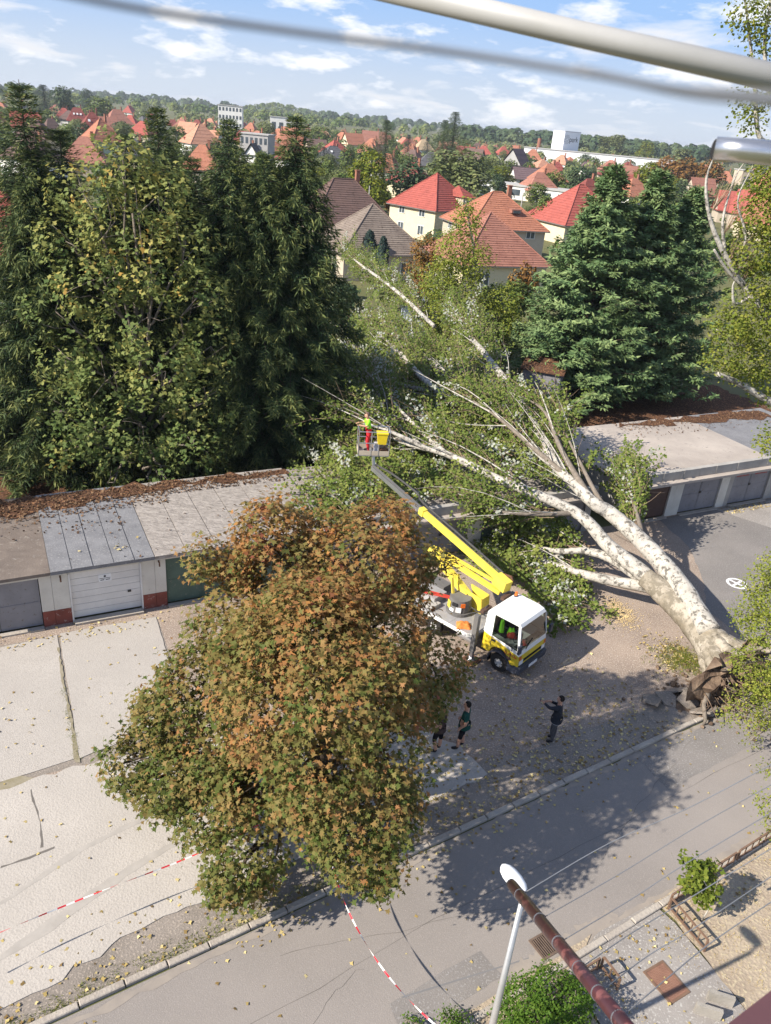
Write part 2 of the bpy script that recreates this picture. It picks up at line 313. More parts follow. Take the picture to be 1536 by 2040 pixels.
sheet('tar_seam', [(1.31, 10.58, 0.00), (2.76, 11.16, 0.00), (4.32, 11.78, 0.00), (4.34, 11.76, 0.00), (2.79, 11.13, 0.00), (1.33, 10.54, 0.00)], -0.006, 'asphalt_fresh', parent=rd)
rr = random.Random(17)
def ribbon(name, pts, wd, z, m, parent, seed, jag=.03):
    L_, R_ = [], []; r2 = random.Random(seed)
    for i, p in enumerate(pts):
        a, b = Vector(pts[max(i-1,0)][:2]), Vector(pts[min(i+1,len(pts)-1)][:2]); d = (b-a).normalized(); n_ = Vector((-d.y,d.x)); w_ = wd*r2.uniform(.4,1.3); q = Vector(p[:2])+Vector((r2.uniform(-jag,jag),r2.uniform(-jag,jag))); L_.append((q+n_*w_)); R_.append((q-n_*w_))
    mb = MB(); n = len(pts); mb.add([(p.x,p.y,z) for p in R_]+[(p.x,p.y,z) for p in L_], [(i,i+1,n+i+1,n+i) for i in range(n-1)]); return obj(name, mb, m, parent)
def wander(s0, t0, s1, t1, k, amp, seed):
    r2 = random.Random(seed); o = 0; out = []
    for i in range(k+1): o += r2.uniform(-amp,amp); f = i/k; out.append(ST(s0+(s1-s0)*f, t0+(t1-t0)*f+o*(1 if 0 < i < k else 0)))
    return out
for k, (s0,t0,s1,t1,w_) in enumerate([(1.5,9.1,22,9.3,.006),(5,10.2,12,8.3,.005),(13.5,8.6,19.5,10.6,.005),(2.5,7.8,6.5,9.0,.005)]): ribbon('crack', wander(s0,t0,s1,t1,26,.06,60+k), w_, -.0062, 'crack', rd, 70+k, .02)
for k, (s0,t0,s1,t1) in enumerate([(6.5,7.35,9.2,8.15),(17.2,9.5,21.5,10.9)]): sheet('repair_patch', [ST(s0,t0), ST(s1,t0+.05), ST(s1-.1,t1), ST(s0+.1,t1-.05)], -.0068, 'asphalt_old', parent=rd, jag=.03, step=.3, seed=80+k)
ribbon('gutter_dirt', wander(6,KN+.06,24,KN+.06,90,.012,91), .11, -.0050, 'gutter_dirt', rd, 92, .02); ribbon('gutter_dirt', wander(-3,KF-.16,22,KF-.16,80,.02,93), .09, -.0050, 'gutter_dirt', rd, 94, .03); ribbon('gutter_dirt', wander(9.2,KN+.28,12.6,KN+.36,40,.02,95), .20, -.0044, 'gutter_dirt', rd, 96, .03)
# kerb stones, one by one
def kerb(name, label, t, s0, s1, wd, top, seed):
    rr = random.Random(seed); root = tag(thing(name, label, None), kind='structure'); s = s0; 
    while s < s1:
        ln = rr.uniform(.92, 1.04); mb = MB(); e = .012; h = top+rr.uniform(-.012,.012); o = rr.uniform(-.012,.012)
        lo = [ST(s+e,t+o,-.15), ST(s+ln-e,t+o,-.15), ST(s+ln-e,t+o+wd,-.15), ST(s+e,t+o+wd,-.15)]
        md = [(p[0], p[1], h-.02) for p in lo]; c = .018
        hi = [ST(s+e+c,t+o+c,h), ST(s+ln-e-c,t+o+c,h+rr.uniform(-.006,.006)), ST(s+ln-e-c,t+o+wd-c,h), ST(s+e+c,t+o+wd-c,h)]
        mb.add(lo+md+hi, [(0,1,5,4),(1,2,6,5),(2,3,7,6),(3,0,4,7),(4,5,9,8),(5,6,10,9),(6,7,11,10),(7,4,8,11),(8,9,10,11)])
        obj('kerb_stone', mb, 'kerb_mat', root); s += ln
    return root
kerb('kerb_far', 'pale worn kerb stones along the garage side of the street', KF-.02, -3, 23, .16, .075, 1)
kerb('kerb_near', 'pale kerb stones along the near side of the street', KN-.16, 5.0, 34, .16, .07, 2)
# near side: path, soil beds
PV = ST(0,1)
sheet('path', [(5.99, 12.53, 0.00), (7.57, 13.48, 0.00), (7.99, 12.97, 0.00), (8.69, 11.59, 0.00), (9.41, 9.98, 0.00), (5.93, 9.69, 0.00), (5.08, 11.49, 0.00)], 0.012, 'path_mat', 'grey asphalt footpath leading from the street past the rusty cover')
sheet('soil_bed', [(7.62, 13.53, 0.00), ST(40,KN-.2), ST(40,2.0), (12.15, 10.32, 0.00), (9.41, 9.98, 0.00), (8.69, 11.62, 0.00), (8.00, 13.00, 0.00)], 0.016, 'dry_soil', 'bed of dry ochre soil with the young sapling', jag=.04, seed=12)
sheet('soil_bed', [ST(-10,KN-.2), (5.85, 12.47, 0.00), (5.05, 11.45, 0.00), (5.91, 9.69, 0.00), ST(8,1), ST(-10,1)], 0.014, 'dry_soil', 'bed of soil under the green bush beside the lamp post', jag=.04, seed=13)
# ground marks
mk = (15.72, 30.11, 0.00); mb = MB(); no = 40
for r0, r1 in ((.34,.46),):
    ring = [(mk[0]+r*math.cos(2*math.pi*k/no), mk[1]+r*math.sin(2*math.pi*k/no), .0155) for r in (r0,r1) for k in range(no)]
    mb.add(ring, [(k, (k+1)%no, no+(k+1)%no, no+k) for k in range(no)])
    mb.f = [tuple(reversed(f)) for f in mb.f]
for a in (GA+R(12), GA+R(102)):
    dx, dy = math.cos(a), math.sin(a); p = [(-.34,-.055),(.34,-.055),(.34,.055),(-.34,.055)]
    mb.add([(mk[0]+dx*q[0]-dy*q[1], mk[1]+dy*q[0]+dx*q[1], .0165 if a < GA+R(50) else .0185) for q in p], [(0,1,2,3)])
tag(obj('road_marking', mb, 'white_paint'), 'white painted circle with a cross on the asphalt apron', 'road marking')


# ---------------------------------------------------------------- the row of lock-up garages
mat('plaster', (.66,.63,.56), (.55,.515,.45), 1.2, .9, .15, bump=.15, bscale=20, speck=(.42,.38,.33), sscale=4, sth=.66)
mat('plaster_grey', (.40,.38,.35), (.30,.285,.265), 1.2, .9, .15, bump=.2, bscale=20)
mat('oxblood', (.24,.075,.055), (.17,.055,.042), 2, .85, .2, speck=(.42,.36,.32), sscale=6, sth=.62)
mat('door_grey', (.24,.235,.25), (.19,.185,.20), 1.5, .55, .4, speck=(.16,.14,.13), sscale=9, sth=.66)
mat('door_white', (.72,.70,.67), (.62,.60,.575), 1.5, .5, .4)
mat('door_green', (.085,.135,.105), (.062,.10,.08), 1.5, .6, .35, speck=(.15,.16,.13), sscale=10, sth=.65)
mat('door_brown', (.11,.065,.05), (.08,.048,.038), 1.5, .6, .3)
mat('felt_grey', (.225,.225,.235), (.165,.165,.175), 1.6, .92, .15, detail=10, bump=.4, bscale=20, speck=(.28,.275,.275), sscale=14, sth=.62)
mat('felt_brown', (.20,.165,.14), (.14,.115,.10), 1.3, .92, .15, bump=.3, bscale=15, speck=(.28,.25,.22), sscale=5, sth=.62)
mat('concrete_roof', (.40,.36,.325), (.235,.21,.19), 2.2, .92, .15, detail=10, bump=.9, bscale=7, speck=(.19,.17,.155), sscale=5, sth=.58, stretch=(1.0,2.6,1.0))
mat('concrete_flat', (.46,.405,.355), (.33,.29,.258), .35, .92, .15, bump=.25, bscale=16, speck=(.27,.245,.225), sscale=3, sth=.62, detail=10)
mat('needle_litter', (.075,.04,.027), (.12,.066,.042), 2.2, .97, .05, bump=.7, bscale=12, speck=(.30,.16,.08), sscale=9, sth=.6)
mat('dark_metal', (.035,.033,.032), None, 4, .5, .4)
mat('rust', (.17,.085,.05), (.11,.055,.035), 5, .85, .2)
mat('sign_white', (.80,.80,.80), (.74,.74,.74), 2, .5, .3)
mat('ink', (.05,.05,.055), None, 3, .6, .3)
mat('red_ink', (.42,.07,.05), None, 3, .6, .3)

def gbox(mb, g0, g1, n0, n1, z0, z1, mi=0): return mb.prism([GR(g0,n0)[:2], GR(g1,n0)[:2], GR(g1,n1)[:2], GR(g0,n1)[:2]], z0, z1, mi)
def garage(g0, g1, label, door, d0, d1, roof, wallm='plaster', zr=2.28, depth=6.0, style='double', foot=None, strips=(), par=None):
    root = thing('garage', label, 'garage', GR((g0+g1)/2, 0), GA, 'lock-up garages in a row'); zd = 1.98
    for a, b in ((g0, d0), (d1, g1)):
        if b-a > .02:
            mb = MB(); gbox(mb, a+.004, b-.004, 0, .3, (.62 if foot else 0), zr-.12); obj('pillar', mb, wallm, root)
            if foot: mb = MB(); gbox(mb, a+.004, b-.004, -.012, .3, 0, .617); obj('plinth', mb, foot, root)
    mb = MB(); gbox(mb, d0+.003, d1-.003, .0, .3, zd+.01, zr-.122); obj('lintel', mb, wallm, root)
    mb = MB(); gbox(mb, g0+.004, g0+.16, .302, depth, 0, zr-.122); gbox(mb, g1-.16, g1-.004, .302, depth, 0, zr-.122); gbox(mb, g0+.162, g1-.162, depth-.18, depth, 0, zr-.122)
    obj('wall', mb, 'plaster_grey', root)
    rf = MB(); gbox(rf, g0+.006, g1-.006, -.20, depth+.05, zr-.118, zr); ro = obj('roof', rf, roof, root)
    for k, (a, b, m_) in enumerate(strips):
        mb = MB(); gbox(mb, a+.02, b-.02, -.215, depth+.06, zr+.002, zr+.020+.006*(k%2)); obj('roof_strip', mb, m_, ro)
    if par:                                                   # raised parapet of blocks and a jutting ledge below
        mb = MB(); gbox(mb, g0+.004, g1-.004, -.52, -.205, zr-.16, zr-.03); obj('ledge', mb, 'concrete_flat', root)
        k = 0; x = g0
        while x < g1-.1:
            e = min(x+1.12, g1); mb = MB(); gbox(mb, x+.012, e-.012, -.20+.012*(k%2), .06, zr+.003, zr+par); obj('parapet_block', mb, 'plaster_grey', root); x = e; k += 1
    # the door and what hangs on it
    zt = zd; dn = .09
    if style == 'panels':
        do = None; nsl = 7; hh = (zt-.10)/nsl
        for k in range(nsl):
            mb = MB(); z0 = .10+k*hh; gbox(mb, d0+.06, d1-.06, dn, dn+.05, z0+.006, z0+hh-.006)
            if do is None: do = obj('door', mb, door, root)
            else: obj('door_panel', mb, door, do)
        mb = MB(); gbox(mb, d0+.058, d1-.058, dn+.02, dn+.07, .09, zt); obj('door_backing', mb, 'dark_metal', do)
        mb = MB(); gbox(mb, d0+.002, d0+.055, -.03, .1, 0, zt+.03); gbox(mb, d1-.055, d1-.002, -.03, .1, 0, zt+.03); obj('door_frame', mb, 'door_white', root)
        mb = MB(); gbox(mb, d1-.52, d1-.40, dn-.03, dn-.002, .82, .90); obj('handle', mb, 'dark_metal', do)
        sg = MB(); gm = (d0+d1)/2-.02; gbox(sg, gm-.22, gm+.22, dn-.014, dn-.003, 1.44, 1.72); so = obj('notice', sg, 'sign_white', do)
        q = MB(); c = GR(gm, dn-.016, 1.64); q.tube([GR(gm,dn-.0145,1.645), GR(gm,dn-.020,1.645)], [.042,.042], 14); obj('emblem', q, 'ink', so)
        for zz, a, b, hh2 in ((1.565,-.19,.19,.018),(1.50,-.16,-.03,.03),(1.50,.02,.17,.03)):
            q = MB(); gbox(q, gm+a, gm+b, dn-.018, dn-.0145, zz-hh2/2, zz+hh2/2); obj('lettering', q, 'ink', so)
        mb = MB(); gbox(mb, d0+.05, d1-.05, -.3, .0, 0, .09); obj('threshold', mb, 'kerb_mat', root)
    else:
        mid = (d0+d1)/2
        for i, (a, b) in enumerate(((d0+.02, mid-.008), (mid+.008, d1-.02))):
            mb = MB(); gbox(mb, a, b, dn, dn+.05, .07, zt-.01); lf = obj('door', mb, door, root)
            e = .05
            for (x0, x1, z0, z1) in ((a,a+e,.07,zt-.01),(b-e,b,.07,zt-.01),(a+e,b-e,.07,.12),(a+e,b-e,zt-.07,zt-.01),(a+e,b-e,1.0,1.04)):
                mb = MB(); gbox(mb, x0+.001, x1-.001, dn-.016, dn-.001, z0+.001, z1-.001); obj('door_rib', mb, door, lf)
            if style == 'lettered':
                for x in np.arange(a+.25, b-.25, .085):
                    mb = MB(); gbox(mb, x, x+.055, dn-.008, dn-.001, 1.60, 1.66+.02*((int(x*40))%2)); obj('lettering', mb, 'red_ink', lf)
            if i == 0: mb = MB(); gbox(mb, mid-.07, mid+.06, dn-.05, dn-.018, 1.02, 1.14); obj('padlock', mb, 'dark_metal', lf)
        mb = MB(); gbox(mb, d0+.01, d1-.01, -.22, .0, 0, .06); obj('threshold', mb, 'kerb_mat', root)
    return root
def seq(a, b, n, m_): return [(a+(b-a)*k/n, a+(b-a)*(k+1)/n, m_) for k in range(n)]
garage(-6.8,-2.95,'garage with grey double doors and a brown felt roof, nearest the left edge','door_grey',-6.1,-3.35,'felt_brown',foot='oxblood')
garage(-2.95,.55,'garage with a white panelled overhead door and small notice under a grey felt roof','door_white',-2.4,.08,'felt_grey',style='panels',foot='oxblood',strips=seq(-2.95,.55,5,'felt_grey'))
garage(.55,4.0,'garage with dark green double doors half hidden by the orange maple','door_green',.95,3.6,'concrete_roof',foot='oxblood',strips=seq(.55,4.0,3,'concrete_roof'))
garage(4.0,7.5,'garage behind the orange maple, next to the green-doored one','door_green',4.4,7.1,'concrete_roof',foot='oxblood',strips=seq(4.0,7.5,3,'concrete_roof'))
garage(7.5,11.0,'garage behind the orange maple with cut branches on its roof','door_grey',7.9,10.6,'concrete_roof',wallm='plaster_grey',par=.36,zr=2.2)
garage(11.0,14.4,'garage with grey doors behind the yellow boom','door_grey',11.3,14.1,'concrete_roof',par=.36,zr=2.2)
garage(14.4,17.8,'garage with pale green doors hung with torn foliage','door_green',14.8,17.4,'concrete_roof',par=.36,zr=2.2)
garage(17.8,21.0,'garage under the fallen poplar','door_grey',18.2,20.6,'concrete_roof',wallm='plaster_grey',par=.30,zr=2.1)
garage(22.8,26.4,'garage with brown doors at the end of the flat-roofed block','door_brown',23.2,26.0,'concrete_flat',depth=7.2,par=.42,zr=2.2)
garage(26.4,30.2,'garage with grey doors and a dark padlock beside the brown-doored one','door_grey',26.9,29.6,'concrete_flat',depth=7.2,par=.42,zr=2.2)
garage(30.2,33.7,'garage with grey doors lettered in red','door_grey',30.5,33.3,'concrete_flat',wallm='plaster_grey',style='lettered',depth=7.2,par=.42,zr=2.2)
garage(33.7,37.2,'garage with grey doors past the red-lettered one','door_grey',34.1,36.8,'felt_grey',wallm='plaster_grey',depth=7.2,par=.42,zr=2.2)
garage(37.2,40.7,'garage with grey doors at the right edge behind the standing poplar','door_grey',37.6,40.3,'felt_grey',wallm='plaster_grey',depth=7.2,par=.42,zr=2.2)
# pipe stubs on the fronts
for g_ in (-2.65, .70):
    mb = MB(); mb.tube([GR(g_,0,1.98), GR(g_,-.16,1.96), GR(g_,-.19,1.84)], .028, 8); tag(obj('pipe_stub', mb, 'rust'), 'rusty pipe stub on the pillar %s the white garage door' % ('left of' if g_ < 0 else 'right of'), 'pipe')
# needle litter under the conifers, on the roofs and behind them
def litter_sheet(name, label, pts, z, seed): return tag(sheet(name, pts, z, 'needle_litter', jag=.35, step=.5, seed=seed), label, None, None, 'stuff')
litter_sheet('needle_litter', 'brown fallen needles covering the back of the left garage roofs', [GR(-6.6,4.2,0), GR(-3.2,4.5), GR(-.9,4.8), GR(1.5,5.1), GR(4,5.3), GR(7.2,5.2), GR(7.2,5.9), GR(-6.6,5.9)], 2.312, 31)
litter_sheet('needle_litter', 'brown fallen needles at the back of the flat garage roof', [GR(28.5,6.6), GR(31,6.3), GR(34,6.2), GR(36,5.8), GR(40,5.4), GR(40,7.1), GR(28.5,7.1)], 2.225, 32)
litter_sheet('needle_litter', 'brown needles on the ground under the tall spruces', [GR(-20,6.3), GR(22,6.3), GR(22,14), GR(-20,14)], 0.01, 33)
litter_sheet('needle_litter', 'brown needles on the ground beneath the blue-green conifers', [GR(23,7.4), GR(48,7.4), GR(48,18), GR(23,18)], 0.012, 34)

# ---------------------------------------------------------------- houses
def tile(name, a, b): return mat(name, a, b, .9, .85, .15, detail=10, speck=tuple(x*.62 for x in b), sscale=3.0, sth=.585, lo=.3, hi=.7)
tile('roof_red', (.39,.108,.086), (.30,.083,.068)); tile('roof_orange', (.42,.18,.115), (.32,.135,.088)); tile('roof_terracotta', (.36,.17,.125), (.27,.122,.092))
tile('roof_maroon', (.24,.07,.058), (.18,.055,.048)); tile('roof_brown', (.165,.105,.09), (.12,.08,.07)); tile('roof_taupe', (.25,.205,.17), (.175,.14,.118))
tile('roof_slate', (.115,.115,.125), (.09,.09,.10)); tile('roof_purple', (.17,.115,.12), (.13,.09,.098)); tile('roof_peach', (.50,.26,.175), (.42,.21,.14)); tile('roof_tan', (.45,.34,.22), (.36,.27,.17))
mat('roof_pale', (.45,.44,.42), (.36,.35,.34), .5, .9, .15)
mat('wall_cream', (.68,.60,.42), (.60,.53,.37), .6, .9, .15); mat('wall_white', (.78,.77,.74), (.70,.69,.66), .6, .9, .15); mat('wall_beige', (.50,.43,.34), (.43,.37,.29), .6, .9, .15)
mat('wall_yellow', (.70,.55,.22), (.62,.48,.19), .6, .9, .15); mat('wall_mint', (.45,.52,.42), (.40,.46,.37), .6, .9, .15); mat('wall_grey', (.42,.41,.40), (.35,.34,.335), .6, .9, .15)
mat('pane', (.05,.065,.08), (.09,.11,.13), 1.2, .12, .6); mat('frame_white', (.75,.75,.74), None, 3, .5, .3); mat('chimney_brick', (.33,.15,.10), (.25,.11,.075), 4, .9, .15)
mat('panel_white', (.84,.85,.87), (.80,.81,.83), .1, .6, .3); mat('panel_grey', (.50,.51,.56), (.46,.47,.52), .1, .6, .3); mat('gutter', (.22,.20,.19), None, 3, .5, .4)
mat('steel_blue', (.36,.40,.46), (.31,.345,.40), 1.5, .5, .4)

def slope(mb, A, B, C_, D, n, step=.05, mi=0):
    """roof face from eaves A-B up to ridge D-C, laid in n courses whose lower edges stand proud"""
    A, B, C_, D = map(Vector, (A,B,C_,D)); nr = (B-A).cross(D-A).normalized()
    if nr.z < 0: nr = -nr
    for i in range(n):
        a, b = A.lerp(D, i/n), B.lerp(C_, i/n); d, c = A.lerp(D, (i+1)/n), B.lerp(C_, (i+1)/n)
        a2, b2 = a+nr*step, b+nr*step
        mb.add([a2, b2, c, d], [(0,1,2,3)] if (c-d).length > 1e-4 else [(0,1,2)], mi); mb.add([a, b, b2, a2], [(0,1,2,3)], mi)
def house(x, y, rz, wd, dp, hw, hr, label, roofm, wallm, ridge=0.0, n=3, wins=0, chim=True, over=.45, group=None, gable=None):
    root = thing('house', label, 'house', (x, y, 0), rz, group)
    mb = MB(); mb.box((0,0,hw/2), (wd,dp,hw)); wl = obj('wall', mb, wallm, root, inv=False)
    X, Y = wd/2+over, dp/2+over; r = ridge/2; z0 = hw-over*(hr/(dp/2+over))*.0; rf = MB()
    if ridge >= wd: r = X
    e1, e2 = (-r,0,hw+hr), (r,0,hw+hr)
    if r < .02:
        e2 = e1
    slope(rf, (-X,-Y,z0), (X,-Y,z0), e2, e1, n); slope(rf, (X,Y,z0), (-X,Y,z0), e1, e2, n)
    if ridge < wd:
        slope(rf, (X,-Y,z0), (X,Y,z0), e2, e2, n); slope(rf, (-X,Y,z0), (-X,-Y,z0), e1, e1, n)
    else:
        for sx in (-1, 1): g = MB(); g.add([(sx*wd/2,-dp/2,hw),(sx*wd/2,dp/2,hw),(sx*wd/2,0,hw+hr*dp/2/Y)], [(0,1,2) if sx > 0 else (0,2,1)]); obj('gable', g, gable or wallm, root, inv=False)
    rf.prism([(-X,-Y),(X,-Y),(X,Y),(-X,Y)], z0-.12, z0-.004)
    ro = obj('roof', rf, roofm, root, inv=False)
    if n > 5:                                             # ridge and hip caps, gutters
        hp = MB(); 
        if ridge < wd:
            for sx, e in ((-1,e1),(1,e2)):
                for sy in (-1,1): hp.tube([(sx*X, sy*Y, z0+.06), (e[0], e[1], e[2]+.05)], .085, 6)
        if r >= .02: hp.tube([(-r,0,hw+hr+.05),(r,0,hw+hr+.05)], .1, 6)
        obj('ridge_cap', hp, roofm, ro, inv=False)
        gt = MB(); gt.beam((-X,-Y-.06,z0-.06),(X,-Y-.06,z0-.06),.11,.1); gt.beam((-X-.06,-Y,z0-.06),(-X-.06,Y,z0-.06),.11,.1); gt.beam((X+.06,-Y,z0-.06),(X+.06,Y,z0-.06),.11,.1); obj('gutter', gt, 'gutter', ro, inv=False)
    if chim:
        mb = MB(); cx = wd*.18; mb.box((cx, .5, hw+hr*.75), (.55,.55,hr*.9)); mb.box((cx,.5,hw+hr*1.2+.05),(.66,.66,.12)); obj('chimney', mb, 'chimney_brick', ro, inv=False)
    if wins:
        ws = [(-wd*.25,-1),(wd*.25,-1)] if wins == 2 else [(-wd*.3,-1),(0,-1),(wd*.3,-1)]
        st = [1.5] if hw < 4.6 else [1.5, 4.2]
        for zc in st:
            for px, _ in ws: window(root, (px,-dp/2,zc), 0, 1.3, 1.3)
            for py in (-dp*.22, dp*.22): window(root, (-wd/2,py,zc), -90, 1.2, 1.3); window(root, (wd/2,py,zc), 90, 1.2, 1.3)
    return root
def window(root, c, deg, wd, ht, cols=2):
    m = Matrix.Translation(c) @ Matrix.Rotation(R(deg), 4, 'Z'); fr = MB()
    def bx(mb, p, s): mb.box(m @ Vector(p), s, mtx=Matrix.Rotation(R(deg),3,'Z'))
    t = .08
    bx(fr, (0,-.03,ht/2), (wd+2*t,.09,t)); bx(fr, (0,-.03,-ht/2), (wd+2*t,.12,t))
    for k in range(cols+1): bx(fr, (-wd/2+wd*k/cols,-.03,0), (t,.088,ht-t*1.01))
    f = obj('window', fr, 'frame_white', root, inv=False)
    for k in range(cols): pb = MB(); bx(pb, (-wd/2+wd*(k+.5)/cols,-.012,0), (wd/cols-t*1.02,.02,ht-t*1.02)); q = obj('pane', pb, 'pane', f, inv=False)
    return f
# the houses nearest behind the garages, with their tile courses
def H4(h, dz=0): return h
house(-4.8,99,R(26),10.5,10.0,3.0,4.9,'house with a weathered taupe hipped roof behind the two dark thujas','roof_taupe','wall_beige',0,24,2,False)
house(-9.8,116,R(26),12.0,10.5,3.6,5.6,'house with a dark brown tiled roof behind the taupe-roofed house','roof_brown','wall_beige',3,22,2,True)
red = house(3.4,139,R(48),10.6,10.0,4.7,5.1,'two-storey cream house with a bright red hipped roof and dormer','roof_red','wall_cream',0,18,2,False)
dm = MB(); dm.box((2.2,-4.0,5.75),(2.6,2.6,1.9)); d_ = obj('dormer', dm, 'wall_beige', red, inv=False)
dr = MB(); slope(dr, (.6,-5.7,6.7),(3.8,-5.7,6.7),(2.2,-3.0,8.3),(2.2,-3.0,8.3),9); slope(dr,(.6,-1.5,6.7),(.6,-5.7,6.7),(2.2,-3.0,8.3),(2.2,-3.0,8.3),9); slope(dr,(3.8,-5.7,6.7),(3.8,-1.5,6.7),(2.2,-3.0,8.3),(2.2,-3.0,8.3),9); obj('dormer_roof', dr, 'roof_red', d_, inv=False)
window(red, (2.2,-5.31,5.8), 0, 1.0, .9)
house(9.2,99,R(24),11.0,10.5,3.0,5.2,'house with an orange ribbed tile roof next to the yellow-green thuja','roof_terracotta','wall_cream',0,24,2,False)
h_ = house(11.8,121,R(20),11.5,10.5,4.6,4.4,'house with an orange hipped roof, brick chimney and small rooflight','roof_orange','wall_beige',1.5,18,3,True)
mb = MB(); mb.box((1.6,-3.2,6.9),(1.5,1.0,.5)); obj('rooflight', mb, 'roof_terracotta', h_, inv=False); mb = MB(); mb.box((1.6,-3.75,6.82),(1.1,.06,.34)); obj('pane', mb, 'pane', h_, inv=False)
house(29.5,152,R(28),13.5,12,3.2,6.2,'house with a pinkish red hipped roof behind the blue-green conifers','roof_red','wall_cream',1,16,0,False)
house(-33.5,66,R(20),12,10,4.2,5.6,'house with a red tile roof glimpsed through the spruce branches','roof_red','wall_white',0,20,2,False)
house(-25.5,60,R(20),6,5,2.6,2.2,'low outbuilding with a red roof glimpsed behind the spruce trunk','roof_red','wall_white',6,10,0,False)
# little slate-blue garage behind the thujas
t_ = thing('garden_shed', 'small slate-blue shed with a ribbed metal roof behind the dark thujas', 'shed', (2.4,76,0), R(20))
mb = MB(); mb.box((0,0,1.15),(4.4,3.4,2.3)); obj('wall', mb, 'steel_blue', t_, inv=False)
mb = MB(); slope(mb,(-2.5,-2,2.3),(2.5,-2,2.3),(2.5,2,2.75),(-2.5,2,2.75),1,.0); mb.f = [f for f in mb.f]; mb.prism([(-2.5,-2),(2.5,-2),(2.5,2),(-2.5,2)],2.2,2.295)
for k in range(11): mb.beam((-2.45+.49*k,-2,2.32),(-2.45+.49*k,2,2.77),.05,.05)
obj('roof', mb, 'steel_blue', t_, inv=False); mb = MB(); mb.box((.3,-1.72,1.0),(2.6,.06,1.95)); obj('door', mb, 'door_grey', t_, inv=False)
# grey board shed beside the conifers
sh = (9.68, 51.21, 0.00); t_ = thing('board_shed', 'tall narrow grey board shed beside the blue-green conifers', 'shed', sh, R(-18))
for k in range(5): mb = MB(); mb.box((-1.0+.5*k,-1.0,1.55),(.485,.05,3.1)); obj('board', mb, 'door_grey', t_, inv=False)
for k in range(4): mb = MB(); mb.box((1.25,-.75+.5*k,1.55),(.05,.485,3.1)); obj('board', mb, 'door_grey', t_, inv=False)
mb = MB(); mb.box((0,0,1.5),(2.4,1.9,3.0)); obj('frame', mb, 'plaster_grey', t_, inv=False)
mb = MB(); mb.hexa([(-1.45,-1.25,3.12),(1.45,-1.25,3.12),(1.45,1.25,3.5),(-1.45,1.25,3.5)],[(-1.45,-1.25,3.2),(1.45,-1.25,3.2),(1.45,1.25,3.58),(-1.45,1.25,3.58)]); obj('roof', mb, 'needle_litter', t_, inv=False)
mb = MB(); mb.box((.95,-1.04,2.2),(.22,.03,.06)); obj('latch', mb, 'dark_metal', t_, inv=False)

